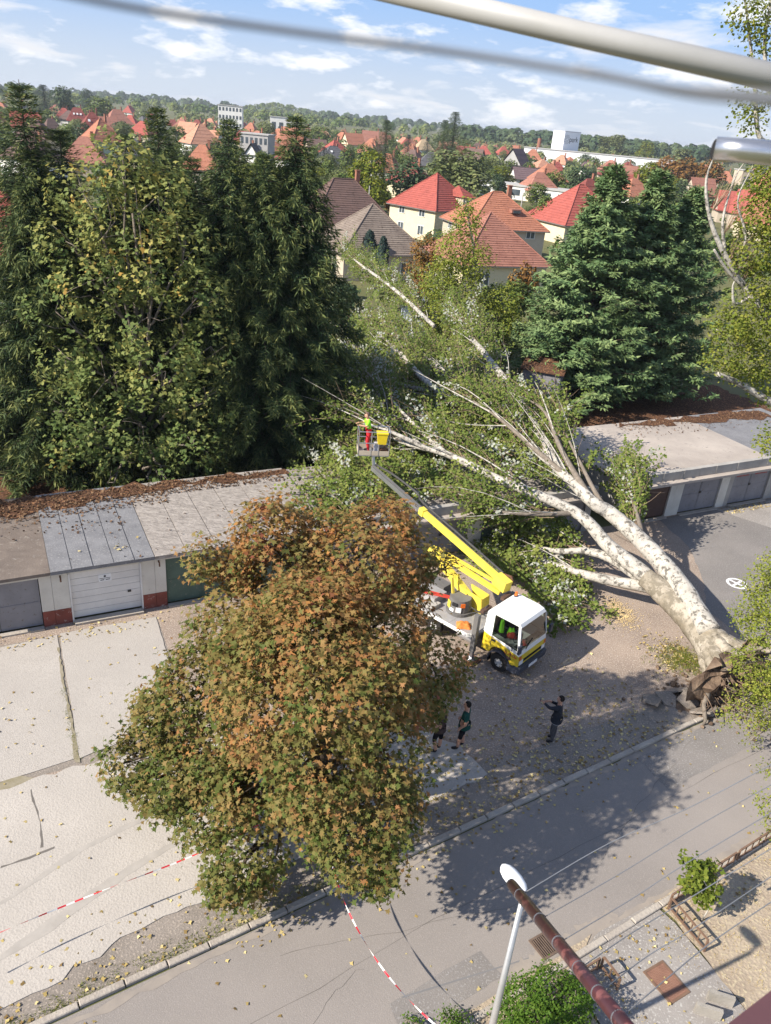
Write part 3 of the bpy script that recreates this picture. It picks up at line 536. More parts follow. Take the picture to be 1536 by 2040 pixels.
FAR = [  # x, y, ridge height, width; roof, wall, ridge share, turn, label
 ((-143.2, 313.0, 8.8, 12.0), 'roof_red','wall_white',1.0,8,'white gabled house with a plain red roof at the far left'),
 ((-266.1, 576.7, 7.7, 12.0), 'roof_slate','wall_grey',0,40,'dark grey pyramid roof above the white gabled house'),
 ((-272.6, 648.9, 6.7, 12.0), 'roof_maroon','wall_beige',.2,60,'maroon roof half hidden behind the dark round tree, far left'),
 ((-164.5, 415.0, 9.9, 12.0), 'roof_maroon','wall_white',.35,12,'dark red hipped roof with three small skylights'),
 ((-122.8, 323.7, 10.4, 12.0), 'roof_maroon','wall_cream',.15,20,'brownish red hipped roof over cream walls in front of the skylight roof'),
 ((-95.5, 258.2, 10.2, 12.0), 'roof_orange','wall_mint',.05,35,'broad terracotta roof with a pale green gable wall behind the left spruces'),
 ((-148.5, 424.3, 10.5, 15.2), 'roof_terracotta','wall_white',.3,25,'orange-brown hipped roof with two chimneys, right of the brownish red one'),
 ((-142.0, 318.2, 6.0, 9.7), 'roof_terracotta','wall_beige',0,30,'terracotta roof showing through the left-edge spruce'),
 ((-151.9, 354.7, 6.0, 6.2), 'roof_brown','wall_beige',.5,30,'small brown roof beside the terracotta one behind the left-edge spruce'),
 ((-396.4, 1001.8, 8.2, 11.5), 'roof_terracotta','wall_white',0,10,'tiny orange roof between the round trees, far left skyline'),
 ((-249.2, 743.7, 9.6, 12.0), 'roof_red','wall_white',.5,70,'small red roof with a bright white wall above the orange-brown roof'),
 ((-309.9, 968.4, 6.0, 11.2), 'roof_terracotta','wall_white',0,30,'tiny terracotta roof just right of the small red one'),
 ((-164.3, 518.2, 7.0, 12.0), 'roof_slate','wall_grey',.5,50,'grey roof behind the tip of the tallest middle spruce'),
 ((-153.6, 537.7, 6.0, 9.3), 'roof_maroon','wall_white',.3,10,'maroon roof touching the orange one, left of the big peach roof'),
 ((-157.3, 576.8, 7.9, 12.0), 'roof_orange','wall_white',.1,45,'steep orange roof with two chimneys left of the big peach roof'),
 ((-74.9, 295.9, 10.5, 14.1), 'roof_peach','wall_white',.08,30,'big peach-orange pyramid roof between two spruce tips'),
 ((-76.6, 296.7, 6.0, 10.0), 'roof_maroon','wall_white',1.0,20,'low brownish red roof right in front of the big peach roof'),
 ((-167.6, 689.4, 6.0, 10.4), 'roof_tan','wall_cream',0,20,'small tan pyramid roof below the white apartment block'),
 ((-148.9, 636.7, 6.0, 11.8), 'roof_orange','wall_cream',0,40,'small orange pyramid roof beside the tan one'),
 ((-136.6, 650.4, 9.7, 12.0), 'roof_red','wall_cream',.4,60,'red roof right behind the second spruce tip, under the white block'),
 ((-132.6, 658.6, 6.0, 9.9), 'roof_slate','wall_grey',0,30,'slim slate roof next to the grey flat-roofed building'),
 ((-100.7, 611.0, 8.0, 12.0), 'roof_orange','wall_cream',.1,30,'orange pyramid roof behind the weeping tree'),
 ((-102.4, 676.2, 6.0, 8.6), 'roof_terracotta','wall_cream',0,20,'small terracotta roof left of the right-hand spruce tip'),
 ((-56.4, 293.7, 6.0, 5.8), 'roof_slate','wall_white',1.0,75,'white gabled cottage with a dark roof edge below the grey flat building'),
 ((-54.9, 331.7, 6.0, 9.3), 'roof_orange','wall_yellow',.15,35,'orange hipped roof over yellow walls beside the right-hand spruce'),
 ((-32.3, 333.1, 8.2, 12.0), 'roof_red','wall_cream',.1,40,'bright red hipped roof behind the slate roof, right of the right-hand spruce'),
 ((-31.8, 321.7, 6.4, 12.0), 'roof_slate','wall_grey',.25,25,'dark slate hipped roof with one skylight in front of the bright red roof'),
 ((-89.0, 684.4, 6.0, 7.9), 'roof_red','wall_white',.2,20,'tiny red roof behind the right-hand spruce tip'),
 ((-48.1, 404.1, 6.0, 10.8), 'roof_brown','wall_beige',1.0,15,'long low brown roof behind the right-hand spruce'),
 ((-57.3, 649.2, 7.4, 12.0), 'roof_orange','wall_cream',.1,30,'orange roof left of the long orange gable in the middle distance'),
 ((-34.5, 451.0, 9.1, 12.0), 'roof_orange','wall_cream',1.0,30,'long orange gabled roof in the middle distance'),
 ((-25.5, 486.1, 10.5, 16.3), 'roof_terracotta','wall_beige',1.0,12,'long low terracotta roofs before the middle treeline'),
 ((-15.2, 742.3, 6.7, 12.0), 'roof_orange','wall_white',.1,30,'orange roof with white walls left of the twin dark spruces'),
 ((-9.7, 379.1, 6.0, 5.3), 'roof_red','wall_white',.3,50,'red roof corner beside the lone slim spruce'),
 ((2.5, 471.6, 9.0, 12.0), 'roof_tan','wall_white',.2,20,'tan hipped roof over white walls behind the small blue spruces'),
 ((51.8, 692.3, 6.3, 12.0), 'roof_peach','wall_white',0,30,'peach pyramid roof, the left one of two right of the dark spruces'),
 ((53.6, 610.5, 6.9, 12.0), 'roof_terracotta','wall_white',.1,30,'terracotta pyramid roof, the right one of two right of the dark spruces'),
 ((42.3, 370.4, 10.3, 12.0), 'roof_purple','wall_grey',1.0,62,'grey gabled house with a dull purple roof left of the white tower'),
 ((45.2, 416.5, 6.0, 11.1), 'roof_slate','wall_grey',1.0,68,'house with a dark gable wall in front of the dull purple roof'),
 ((37.4, 295.8, 6.0, 10.7), 'roof_purple','wall_white',1.0,15,'long dark purple roof with a white gable end'),
 ((59.5, 412.9, 6.0, 11.5), 'roof_peach','wall_white',.05,30,'peach pyramid roof below the white tower'),
 ((52.2, 336.8, 6.0, 10.6), 'roof_peach','wall_white',.3,15,'broad peach roof in front of the peach pyramid roof'),
 ((63.9, 395.3, 6.0, 7.8), 'roof_red','wall_white',.2,30,'red roof just right of the peach pyramid roof'),
 ((90.0, 514.0, 6.0, 10.7), 'roof_orange','wall_white',0,40,'pointed orange roof beneath the white hall'),
 ((85.6, 439.0, 6.0, 6.6), 'roof_purple','wall_white',.4,20,'purple-grey roof between the pointed orange and red ones'),
 ((106.5, 514.1, 6.0, 9.5), 'roof_red','wall_white',0,35,'pointed red roof beneath the white hall'),
 ((109.2, 450.2, 7.5, 12.0), 'roof_maroon','wall_white',.1,30,'maroon pyramid roof at the right end of the white hall'),
 ((80.7, 320.9, 6.0, 5.6), 'roof_red','wall_white',1.0,20,'small red roof in front of the maroon pyramid roof'),
 ((86.2, 262.7, 6.0, 4.9), 'roof_orange','wall_white',1.0,20,'orange roof peeping over the right-hand conifers'),
 ((-472.6, 1003.3, 11.3, 15.0), 'roof_terracotta','wall_beige',.3,20,'terracotta roof high at the left edge behind the spruce tip'),
]
for (x, y, zr, wd), rm, wm, rs, tn, lab in FAR:
    hr = zr*.60; big = wd*1560/math.hypot(x,y) > 55
    ho = house(x, y, R(tn)-math.atan2(x,y)*.5, wd*.80, wd*.72, zr-hr, hr, lab, rm, wm, wd if rs >= 1 else wd*.8*rs, 6 if big else 3, 2 if big else 0, True, .5, 'houses of the town behind the garages')
    if 'skylight' in lab:
        for k in range(3 if 'three' in lab else 1):
            mb = MB(); mb.box((-1.6+1.5*k, -wd*.22, zr-hr*.45), (.8,.9,.1), mtx=Matrix.Rotation(math.atan2(hr, wd*.36+.5),3,'X')); obj('skylight', mb, 'frame_white', ho, inv=False)
# smaller roofs filling the town between the ones above
rg = np.random.default_rng(55); HF = []; OCC = [(f[0][0], f[0][1], f[0][3]) for f in FAR]+[(-4.8,99,11),(-9.8,116,12),(3.4,139,11),(9.2,99,11),(11.8,121,12),(29.5,152,14)]
PAL = [('roof_orange','orange'),('roof_terracotta','terracotta'),('roof_peach','peach'),('roof_red','red'),('roof_maroon','maroon'),('roof_slate','slate'),('roof_brown','brown')]
while len(HF) < 105:
    D_ = 190+430*rg.uniform()**.8; a = rg.uniform(-.50,.50); x, y = D_*math.sin(a), D_*math.cos(a); wd = rg.uniform(10,13)
    if any(math.hypot(x-q[0],y-q[1]) < (q[2]+wd)*.56+1.5 or (math.hypot(x,y) < math.hypot(q[0],q[1]) and abs(x*q[1]-y*q[0])/math.hypot(q[0],q[1]) < (q[2]+wd)*.33 and math.hypot(x-q[0],y-q[1]) < 55) for q in OCC): continue
    OCC.append((x,y,wd)); HF.append(1); rm, rn = PAL[rg.choice(7, p=[.26,.22,.16,.14,.10,.06,.06])]; g_ = rg.uniform() < .3
    house(x, y, rg.uniform(-.6,.6), wd*.8, wd*.7, rg.uniform(2.8,3.6), rg.uniform(4.4,5.4), rn+(' gabled' if g_ else ' hipped')+' roof of a small house in the distant town', rm, ['wall_white','wall_cream','wall_beige'][rg.integers(3)], wd if g_ else wd*.15, 3, 0, True, .5, rn+(' gabled' if g_ else ' hipped')+' roofs of small houses in the distant town')
# flat-roofed and large buildings
def block(name, label, c, rz, size, wallm, roofm, rows=0, cols=0, cat='building'):
    t = thing(name, label, cat, (c[0],c[1],0), rz); mb = MB(); mb.box((0,0,size[2]/2), size); obj('wall', mb, wallm, t, inv=False)
    mb = MB(); mb.box((0,0,size[2]+.2),(size[0]+.6,size[1]+.6,.39)); obj('roof', mb, roofm, t, inv=False)
    for r_ in range(rows):
        for k in range(cols):
            mb = MB(); mb.box((-size[0]/2+size[0]*(k+.5)/cols, -size[1]/2-.03, size[2]*(r_+.55)/rows), (size[0]/cols*.55,.08,size[2]/rows*.45)); obj('window', mb, 'pane', t, inv=False)
    return t
block('apartment_block','white flat-roofed apartment block with dark window rows on the left skyline', (-113.43, 520.00, 13.52), R(6), (14,8,(-113.41, 520.00, 16.45)[2]), 'wall_white', 'roof_pale', 4, 7)
block('flat_building','grey flat-roofed building with narrow windows behind the second spruce', (-56.18, 300.00, 5.88), R(-8), (10,8,(-56.20, 300.00, 8.57)[2]), 'wall_grey', 'roof_pale', 2, 6)
block('workshop','long low white building with a pale flat roof behind the orange hipped house', (31.65, 237.51, 0.00), R(-24), (26,9,3.4), 'wall_white', 'roof_pale', 1, 6)
block('small_block','small beige block among the trees near the steel pipe end', (144.88, 380.00, 8.72), R(10), (9,7,(144.59, 380.00, 9.71)[2]), 'wall_beige', 'roof_pale', 1, 2)
block('white_house','white cube house in the middle distance beneath the wooded hill', (-89.75, 560.00, 10.68), R(10), (14,10,(-89.79, 560.00, 12.42)[2]), 'wall_white', 'roof_pale', 1, 3)
# the white works: long hall, chimney and tower with its sign
D = 520.0
hall = (107.69, 520.00, 4.49); block('factory_hall','long white factory hall at the foot of the white tower', hall, R(-10), (88,16,(106.87, 520.00, 8.56)[2]), 'panel_white', 'roof_pale')
tw = (90.24, 540.00, 8.51); th = (88.30, 540.00, 19.05)[2]; t_ = thing('tower', 'tall white tower block with a dotted round logo and the word park', 'tower', (tw[0],tw[1],0), R(-52))
mb = MB(); mb.box((0,0,th/2),(9.5,14,th)); obj('shaft', mb, 'panel_white', t_, inv=False)
mb = MB(); mb.box((0,0,th+.2),(9.8,14.3,.4)); obj('parapet', mb, 'panel_grey', t_, inv=False)
lg = MB(); rr = random.Random(5)                               # dotted globe on the right-hand face (+x side)
fy = lambda a: a
for ring, n_ in ((1.0,8),(1.7,12),(2.4,14)):
    for k in range(n_):
        a = 2*math.pi*k/n_+ring; lg.box((4.78, -4.3+ring*math.cos(a)*.95, th-4.2+ring*math.sin(a)), (.06,.34,.34), mtx=Matrix.Rotation(a,3,'X'))
obj('logo', lg, 'ink', t_, inv=False)
def text(name, body, size, mtx, matname, parent, ext=.02):
    cu = bpy.data.curves.new(name, 'FONT'); cu.body = body; cu.size = size; cu.extrude = ext; cu.align_x = 'LEFT'; cu.align_y = 'CENTER'
    tmp = bpy.data.objects.new(name, cu); COL.objects.link(tmp); dg = bpy.context.evaluated_depsgraph_get(); dg.update()
    me = bpy.data.meshes.new_from_object(tmp.evaluated_get(dg)); bpy.data.objects.remove(tmp); me.transform(mtx); me.materials.clear(); me.materials.append(M[matname])
    return link(name, me, parent, False)
text('lettering', 'park', 4.2, Matrix.Translation((4.79,-2.1,th-4.2)) @ Matrix.Rotation(math.pi/2,4,'Z') @ Matrix.Rotation(math.pi/2,4,'X'), 'ink', t_, .05)
for k in range(5): mb = MB(); mb.box((-3.4+1.7*k,-7.03,th-2.4),(.8,.08,.9)); obj('sign_letter', mb, 'roof_tan', t_, inv=False)
ch = (74.79, 545.00, 5.64); mb = MB(); mb.cyl((ch[0],ch[1],0), 1.35, (73.36, 545.00, 14.10)[2], 14, r2=1.1); tag(obj('chimney_stack', mb, 'chimney_brick'), 'square brick-red chimney stack left of the white tower', 'chimney')
# utility poles among the gardens
mat('pole_grey', (.45,.43,.40), (.36,.345,.32), 3, .8, .2)
for k, (p, lab) in enumerate([((19.4, 152.2, 7.1, 0.3),'concrete pole rising before the orange hipped house'),((32.6, 180.9, 6.1, 0.4),'pole leaning before the pinkish red roof'),((-8.2, 152.8, 6.0, 0.3),'mast with an aerial on the taupe-roofed house'),((-1.8, 430.5, 8.2, 0.8),'street lamp mast by the small blue spruces')]):
    mb = MB(); mb.tube([(p[0],p[1],0),(p[0],p[1],p[2])],[.14,.09],8); tag(obj('utility_pole', mb, 'pole_grey'), lab, 'pole', 'poles in the gardens')

# ---------------------------------------------------------------- trees
mat('bark_dark', (.055,.042,.032), (.09,.07,.055), 6, .95, .1, bump=.6, bscale=20)
mat('bark_grey', (.16,.135,.11), (.24,.205,.17), 5, .95, .1, bump=.6, bscale=20)
mat('bark_white', (.52,.485,.43), (.36,.335,.295), 2.2, .85, .15, bump=.5, bscale=12, speck=(.13,.12,.105), sscale=4.2, sth=.54, detail=9)
mat('bark_mossy', (.43,.385,.32), (.19,.16,.115), 1.1, .95, .1, bump=.8, bscale=9, speck=(.20,.175,.135), sscale=3.4, sth=.50, detail=9)
mat('twig_brown', (.30,.22,.15), (.22,.16,.11), 4, .95, .1)
leafmat('leaf_autumn', [(0,(.10,.135,.032)),(.28,(.205,.18,.058)),(.5,(.29,.195,.07)),(.7,(.34,.165,.068)),(.86,(.45,.22,.065)),(1,(.28,.10,.06))], trans=.34, spread=.45)
leafmat('leaf_maple', [(0,(.085,.14,.04)),(.4,(.175,.22,.07)),(.7,(.30,.31,.095)),(.9,(.43,.37,.11)),(1,(.45,.28,.07))], trans=.34, spread=.35)
leafmat('leaf_poplar', [(0,(.07,.115,.022)),(.5,(.13,.175,.036)),(1,(.24,.265,.065))], back=(.40,.42,.36), trans=.26, spread=.5)
leafmat('leaf_fresh', [(0,(.10,.15,.022)),(.5,(.19,.23,.036)),(1,(.32,.31,.06))], trans=.38, spread=.5)
leafmat('leaf_weeping', [(0,(.15,.20,.03)),(.5,(.26,.30,.05)),(1,(.40,.38,.08))], trans=.4, spread=.5)
leafmat('leaf_bush', [(0,(.05,.11,.015)),(.5,(.09,.17,.022)),(1,(.15,.23,.035))], trans=.35, spread=.5)
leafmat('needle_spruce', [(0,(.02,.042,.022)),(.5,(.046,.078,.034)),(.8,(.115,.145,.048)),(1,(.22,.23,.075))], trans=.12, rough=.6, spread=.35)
leafmat('needle_cypress', [(0,(.045,.095,.042)),(.5,(.11,.18,.072)),(1,(.25,.32,.13))], trans=.12, rough=.6, spread=.4)
leafmat('needle_blue', [(0,(.03,.055,.05)),(.5,(.05,.08,.07)),(1,(.08,.11,.09))], trans=.1, rough=.6, spread=.4)
leafmat('leaf_green', [(0,(.075,.125,.03)),(.5,(.125,.17,.046)),(1,(.21,.235,.065))], trans=.22, spread=.6)
leafmat('leaf_dark', [(0,(.042,.075,.038)),(.5,(.07,.108,.05)),(1,(.115,.15,.068))], trans=.18, spread=.6)
leafmat('leaf_lime', [(0,(.10,.14,.018)),(.5,(.17,.20,.022)),(1,(.26,.25,.03))], trans=.3, spread=.6)
leafmat('leaf_olive', [(0,(.105,.135,.052)),(.5,(.16,.19,.075)),(1,(.23,.245,.10))], trans=.2, spread=.6)
leafmat('leaf_rust', [(0,(.14,.075,.025)),(.5,(.22,.11,.03)),(1,(.28,.17,.05))], trans=.2, spread=.6)
leafmat('leaf_litter', [(0,(.20,.13,.05)),(.5,(.42,.32,.12)),(1,(.62,.52,.26))], trans=.1, spread=.9, rough=.8)
leafmat('dry_leaf', [(0,(.06,.034,.022)),(.5,(.12,.068,.04)),(1,(.24,.15,.085))], trans=.05, spread=.9, rough=.9)

def bend(a, b, k, rg, sag=0.0, wob=.04):
    a, b = np.array(a, float), np.array(b, float); ln = np.linalg.norm(b-a); t = np.linspace(0,1,k)[:,None]
    p = a+(b-a)*t; p[:,2] += sag*ln*4*(t*(1-t))[:,0]; p[1:-1] += rg.normal(size=(k-2,3))*wob*ln*.4; return [tuple(q) for q in p]
def lobe_points(lobes, rg, per_m2, leaves, spread_, shell=(.72,1.03), up=.7, squash=.9, inner=.68, nz=.42, gaps=0.0):
    """clusters on the skins of overlapping lobes -> leaf positions, normals, cluster ids"""
    C_ = np.array([l[:3] for l in lobes]); Rr = np.array([l[3] for l in lobes]); P, Nn = [], []
    for c, r in zip(C_, Rr):
        n = max(6, int(4*math.pi*r*r*per_m2)); d = ball_dirs(rg, n); f = rg.uniform(shell[0], shell[1], (n,1))
        p = c + d*f*r*np.array([1,1,squash])
        dd = np.linalg.norm(p[:,None,:]-C_[None], axis=2)/Rr[None]; ok = (dd < inner).sum(1) == 0
        P.append(p[ok]); Nn.append(d[ok])
    P = np.concatenate(P); Nn = np.concatenate(Nn)
    if gaps:                                              # open places in the crown
        g_ = np.sin(P@rg.normal(size=3)*1.5+rg.uniform(0,6))+np.sin(P@rg.normal(size=3)*2.3+rg.uniform(0,6))+np.sin(P@rg.normal(size=3)*3.4+rg.uniform(0,6))*.8+rg.normal(size=len(P))*.25; k_ = g_ > np.quantile(g_, gaps); P, Nn = P[k_], Nn[k_]
    n = len(P); cl = np.repeat(np.arange(n), leaves)
    off = rg.normal(size=(n*leaves,3))*spread_; off -= Nn[cl]*(off*Nn[cl]).sum(1, keepdims=True)*.4
    pos = P[cl]+off; nr = unit(Nn[cl]*.6+np.array([0,0,up])+rg.normal(size=(n*leaves,3))*nz)
    return P, pos, nr, cl
def lobed_tree(name, label, base, lobes, seed, leafm, size, per_m2, leaves, spread_, tmpl, bark, trunk_r, top, tonef, cat='tree', trunk_pts=None, nlimb=99, squash=.9, wdt=None, up=.7, inner=.68, gaps=0.0, shell=(.72,1.03)):
    rg = np.random.default_rng(seed); root = thing(name, label, cat, base)
    tp = trunk_pts or [base, tuple(np.array(base)*.6+np.array(top)*.4+np.array([.1,.05,0])), top]
    tb = MB(); pts = []
    for i in range(len(tp)-1): pts += bend(tp[i], tp[i+1], 5, rg, 0, .02)[(0 if i == 0 else 1):]
    rad = [trunk_r*(1.25 if i == 0 else 1)*(1-.8*i/(len(pts)-1)) for i in range(len(pts))]; tb.tube(pts, rad, 10); obj('trunk', tb, bark, root, True)
    lb = MB(); A = np.array(pts)
    for k, l in enumerate(lobes[:nlimb]):
        c = np.array(l[:3]); h = np.clip((c[2]-base[2])*rg.uniform(.35,.7), .8, pts[-1][2]-base[2]); j = int(np.argmin(abs(A[:,2]-base[2]-h)))
        r0 = rad[j]*.5; lp = bend(pts[j], c, 6, rg, .06, .10); lb.tube(lp, [r0*(1-.85*q/5)+.012 for q in range(6)], 6)
        for _ in range(4):
            e = c+ball_dirs(rg,1)[0]*l[3]*.8; lb.tube(bend(lp[rg.integers(3,6)], e, 4, rg, .03, .1), [r0*.3,.02,.014,.008], 4)
    tag(obj('branches', lb, bark, root, True), kind='stuff')
    P, pos, nr, cl = lobe_points(lobes, rg, per_m2, leaves, spread_, squash=squash, up=up, inner=inner, gaps=gaps, shell=shell)
    sz = size*rg.uniform(.55,1.35,len(pos)); tone = np.clip(tonef(P, rg)[cl], 0, 1)
    cr = link('crown', cloud_mesh('crown', pos, nr, sz, tone, tmpl, leafm, rg, width=None if wdt is None else sz*wdt), root); tag(cr, kind='stuff'); return root
# the autumn maple in front
MAPLE = [(*(-2.65, 16.60, 7.89),.85),(*(-1.51, 17.00, 7.29),.95),(*(0.00, 17.00, 8.02),.75),(*(0.69, 16.60, 7.39),.7),(*(1.63, 17.00, 7.11),.30),(*(-0.51, 16.00, 7.48),1.3),(*(-2.29, 16.00, 7.01),1.15),(*(-4.24, 16.40, 7.11),.42),
 (*(-3.16, 15.50, 5.73),1.25),(*(-4.03, 15.00, 4.43),1.1),(*(-4.62, 14.60, 3.69),.95),(*(-5.42, 14.20, 2.57),.8),(*(-5.90, 14.20, 2.35),.45),(*(-5.60, 14.00, 2.20),.5),(*(-4.48, 13.90, 2.32),.95),(*(-3.37, 13.30, 1.89),.95),(*(-3.56, 14.20, 2.99),1.1),(*(-2.40, 13.20, 2.93),.95),(*(-5.28, 14.60, 2.89),.6),
 (*(-2.52, 12.40, 1.71),.9),(*(-2.63, 12.10, 1.56),.7),(*(-1.90, 13.40, 5.41),1.45),(*(-1.31, 14.00, 6.66),1.5),(*(-0.32, 13.20, 6.04),1.45),(*(-0.88, 12.50, 4.65),1.2),(*(-0.22, 12.00, 3.35),.95),(*(0.28, 12.20, 3.71),.95),
 (*(0.32, 11.80, 2.80),.70),(*(-1.27, 12.50, 3.57),.65),(*(0.21, 15.00, 6.46),1.15),(*(1.50, 15.60, 5.13),.85),(*(1.07, 14.90, 4.87),.85),(*(1.84, 15.80, 4.70),.48),(*(0.57, 13.00, 4.41),.95),
 (*(-1.43, 18.60, 4.52),1.6),(*(0.02, 18.00, 3.72),1.3),(*(-3.09, 17.60, 3.33),1.4),(*(-3.61, 16.80, 6.68),.5),(*(-5.10, 16.00, 1.62),.7)]
mzlo, mzhi = 2.5, 10.0
lobed_tree('maple_tree', 'big maple turning orange and brown in the middle of the concrete yard', (-1.15,14.75,0), MAPLE, 14, 'leaf_autumn', .138, 8.4, 33, .215, T_MAPLE, 'bark_dark', .2, (-1.05,15.3,8.2),
    lambda P, rg: .16+.48*np.clip((P[:,2]-mzlo)/(mzhi-mzlo),0,1)+rg.normal(size=len(P))*.17, gaps=.27, shell=(.64,1.12))
# green maple before the spruces
GM = [(*(-12.25, 35.00, 14.38),1.26),(*(-13.73, 34.50, 13.23),1.34),(*(-10.73, 35.00, 13.35),1.34),(*(-12.26, 34.00, 12.32),1.60),(*(-14.45, 34.00, 11.33),1.26),(*(-9.62, 35.00, 11.62),1.26),(*(-10.75, 33.60, 10.90),1.60),(*(-13.37, 33.60, 9.85),1.60),(*(-15.02, 33.60, 8.43),1.09),(*(-9.01, 34.50, 9.43),1.26),
 (*(-11.19, 33.20, 8.43),1.60),(*(-8.50, 34.50, 7.25),1.18),(*(-14.52, 33.00, 6.64),1.26),(*(-12.69, 32.60, 5.80),1.43),(*(-10.02, 32.60, 6.51),1.43),(*(-8.50, 33.40, 5.02),1.26),(*(-15.17, 32.60, 4.18),1.01),(*(-13.62, 32.20, 3.53),1.18),(*(-10.90, 32.20, 4.03),1.34),(*(-8.92, 32.60, 3.11),1.09),
 (*(-11.92, 31.60, 2.49),0.84),(*(-10.03, 31.60, 2.07),0.76),(*(-12.15, 31.30, 1.57),0.46),(*(-10.28, 31.10, 1.65),0.42),(*(-14.69, 32.10, 2.50),0.76),(*(-12.74, 37.00, 10.65),1.85),(*(-12.90, 36.60, 6.06),1.93),(*(-13.04, 35.60, 2.56),1.68)]
lobed_tree('green_maple', 'tall green maple with yellowing tips standing before the dark spruces', (-12.2,35.2,0), GM, 12, 'leaf_maple', .23, 3.4, 15, .27, T_STAR, 'bark_grey', .24, (-12.0,35.4,12.5),
    lambda P, rg: .34+.26*np.clip((P[:,2]-3)/11,0,1)+rg.normal(size=len(P))*.17, inner=.8, gaps=.22, shell=(.6,1.15))

def spruce_meshes(h, r, seed, leafm, droop=.5, dens=1.0, low=.06):
    rg = np.random.default_rng(seed); tb = MB(); tb.tube([(0,0,0),(0.05,0,h*.5),(0,0,h*.99)], [.011*h+.03,.007*h+.02,.012], 8)
    pos, dr, nr, ln, tone = [], [], [], [], []; z = h*low
    while z < h*.985:
        f = 1-z/h; nb = int(5+rg.integers(0,3)); a0 = rg.uniform(0,6.28)
        for b in range(nb):
            an = a0+b*6.283/nb+rg.normal()*.15; L_ = (r*(f**.85)*rg.uniform(.70,1.15)+.14)*(1 if f < .9 else .85); o = np.array([math.cos(an),math.sin(an),0]); sd = np.array([-o[1],o[0],0])
            k = max(3, int(L_/.16*dens)); t = np.linspace(.12,1,k); rise = .35*(1-f)**2; dz = L_*(rise*t - droop*.55*t**1.4 + .30*droop*np.clip(t-.6,0,1)**1.5)
            bp = o[None]*(t*L_)[:,None]; bp[:,2] = z+dz
            if L_ > .7: tb.tube([(0,0,z), tuple(bp[k//2]), tuple(bp[-1])], [.012+.012*L_,.01+.005*L_,.005], 4, cap=False)
            hang = .17+.17*min(1,L_/2.2)*droop*2
            m = 28; idx = np.repeat(np.arange(k), m); p = bp[idx]+rg.normal(size=(k*m,3))*(.05+.08*min(1,L_/2))-np.array([0,0,1.])*rg.uniform(0,.28,(k*m,1))*min(1,L_/2)*droop
            side = rg.choice([-1,0,1], k*m)[:,None]*sd[None]*rg.uniform(.2,.8,(k*m,1)); fw = o[None]*rg.uniform(.15,.85,(k*m,1))
            d = side+fw; d[:,2] -= rg.uniform(-.25,1.1,k*m)*droop*1.3*np.clip(L_/1.6,.25,1); d[:,2] += .25*(L_ < .6)
            pos.append(p); dr.append(d); ln.append(hang*rg.uniform(.6,1.25,k*m)*(0.75+.25*t[idx])); tone.append(np.full(k*m,.24)+.55*t[idx]**2.5+rg.normal(size=k*m)*.08)  # tone brightens towards the branch tips, painting their sunlit look into the needles
            nr.append(rg.normal(size=(k*m,3))*.8+o[None]*.5+np.array([0,0,.4]))
        z += .25+.16*f*(h/16)
    pos = np.concatenate(pos); dr = unit(np.concatenate(dr)); ln = np.concatenate(ln); tone = np.concatenate(tone); nr = np.concatenate(nr)
    nr = unit(nr-dr*(nr*dr).sum(1,keepdims=True))
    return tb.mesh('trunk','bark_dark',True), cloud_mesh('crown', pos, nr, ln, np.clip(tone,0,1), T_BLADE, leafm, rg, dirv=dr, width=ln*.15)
def plant(name, label, cat, loc, meshes, scale=1.0, rz=0.0, group=None, parts=('trunk','crown'), sz=None):
    t = thing(name, label, cat, loc, rz, group); t.scale = (scale, scale, scale if sz is None else sz)
    for pn, me in zip(parts, meshes):
        o = link(pn, me, t, False)
        if pn == 'crown': tag(o, kind='stuff')
    return t
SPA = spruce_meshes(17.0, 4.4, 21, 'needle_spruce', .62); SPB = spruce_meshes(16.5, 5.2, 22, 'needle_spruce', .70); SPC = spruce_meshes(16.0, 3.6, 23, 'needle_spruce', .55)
for (x,y,h,_), me, hh, rz, lab in [((-16.5, 35.8, 17.4, 0.3),SPC,16.0,.3,'slim spruce at the left edge whose tip rises above the skyline'),((-15.4, 36.7, 15.8, 0.3),SPC,16.0,1.9,'dark spruce behind the green maple, second from the left edge'),
    ((-11.5, 37.9, 16.8, 0.3),SPA,17.0,4.0,'tall spruce behind the green maple with its tip in the middle of the roofs'),((-8.4, 38.0, 16.6, 0.3),SPA,17.0,.8,'spruce with a narrow tip between the peach roof and the grey flat building'),((-5.5, 38.7, 16.9, 0.3),SPB,16.5,2.6,'broad dark spruce beside the fallen poplar, rightmost of the spruces'),
    ((-6.8, 38.0, 15.3, 0.3),SPB,16.5,1.1,'spruce filling the gap left of the broad dark spruce'),((-12.8, 37.3, 15.6, 0.3),SPB,16.5,3.3,'spruce directly behind the crown of the green maple'),((-16.2, 35.5, 14.8, 0.3),SPB,16.5,.4,'broad spruce at the left edge under the slim one'),
    ((-10.0, 37.6, 15.1, 0.3),SPC,16.0,5.0,'lower spruce between the green maple and the broad spruce')]:
    plant('spruce_tree', lab, 'tree', (x,y,0), me, h/hh*.98, rz, 'spruces behind the garages', sz=h/hh)

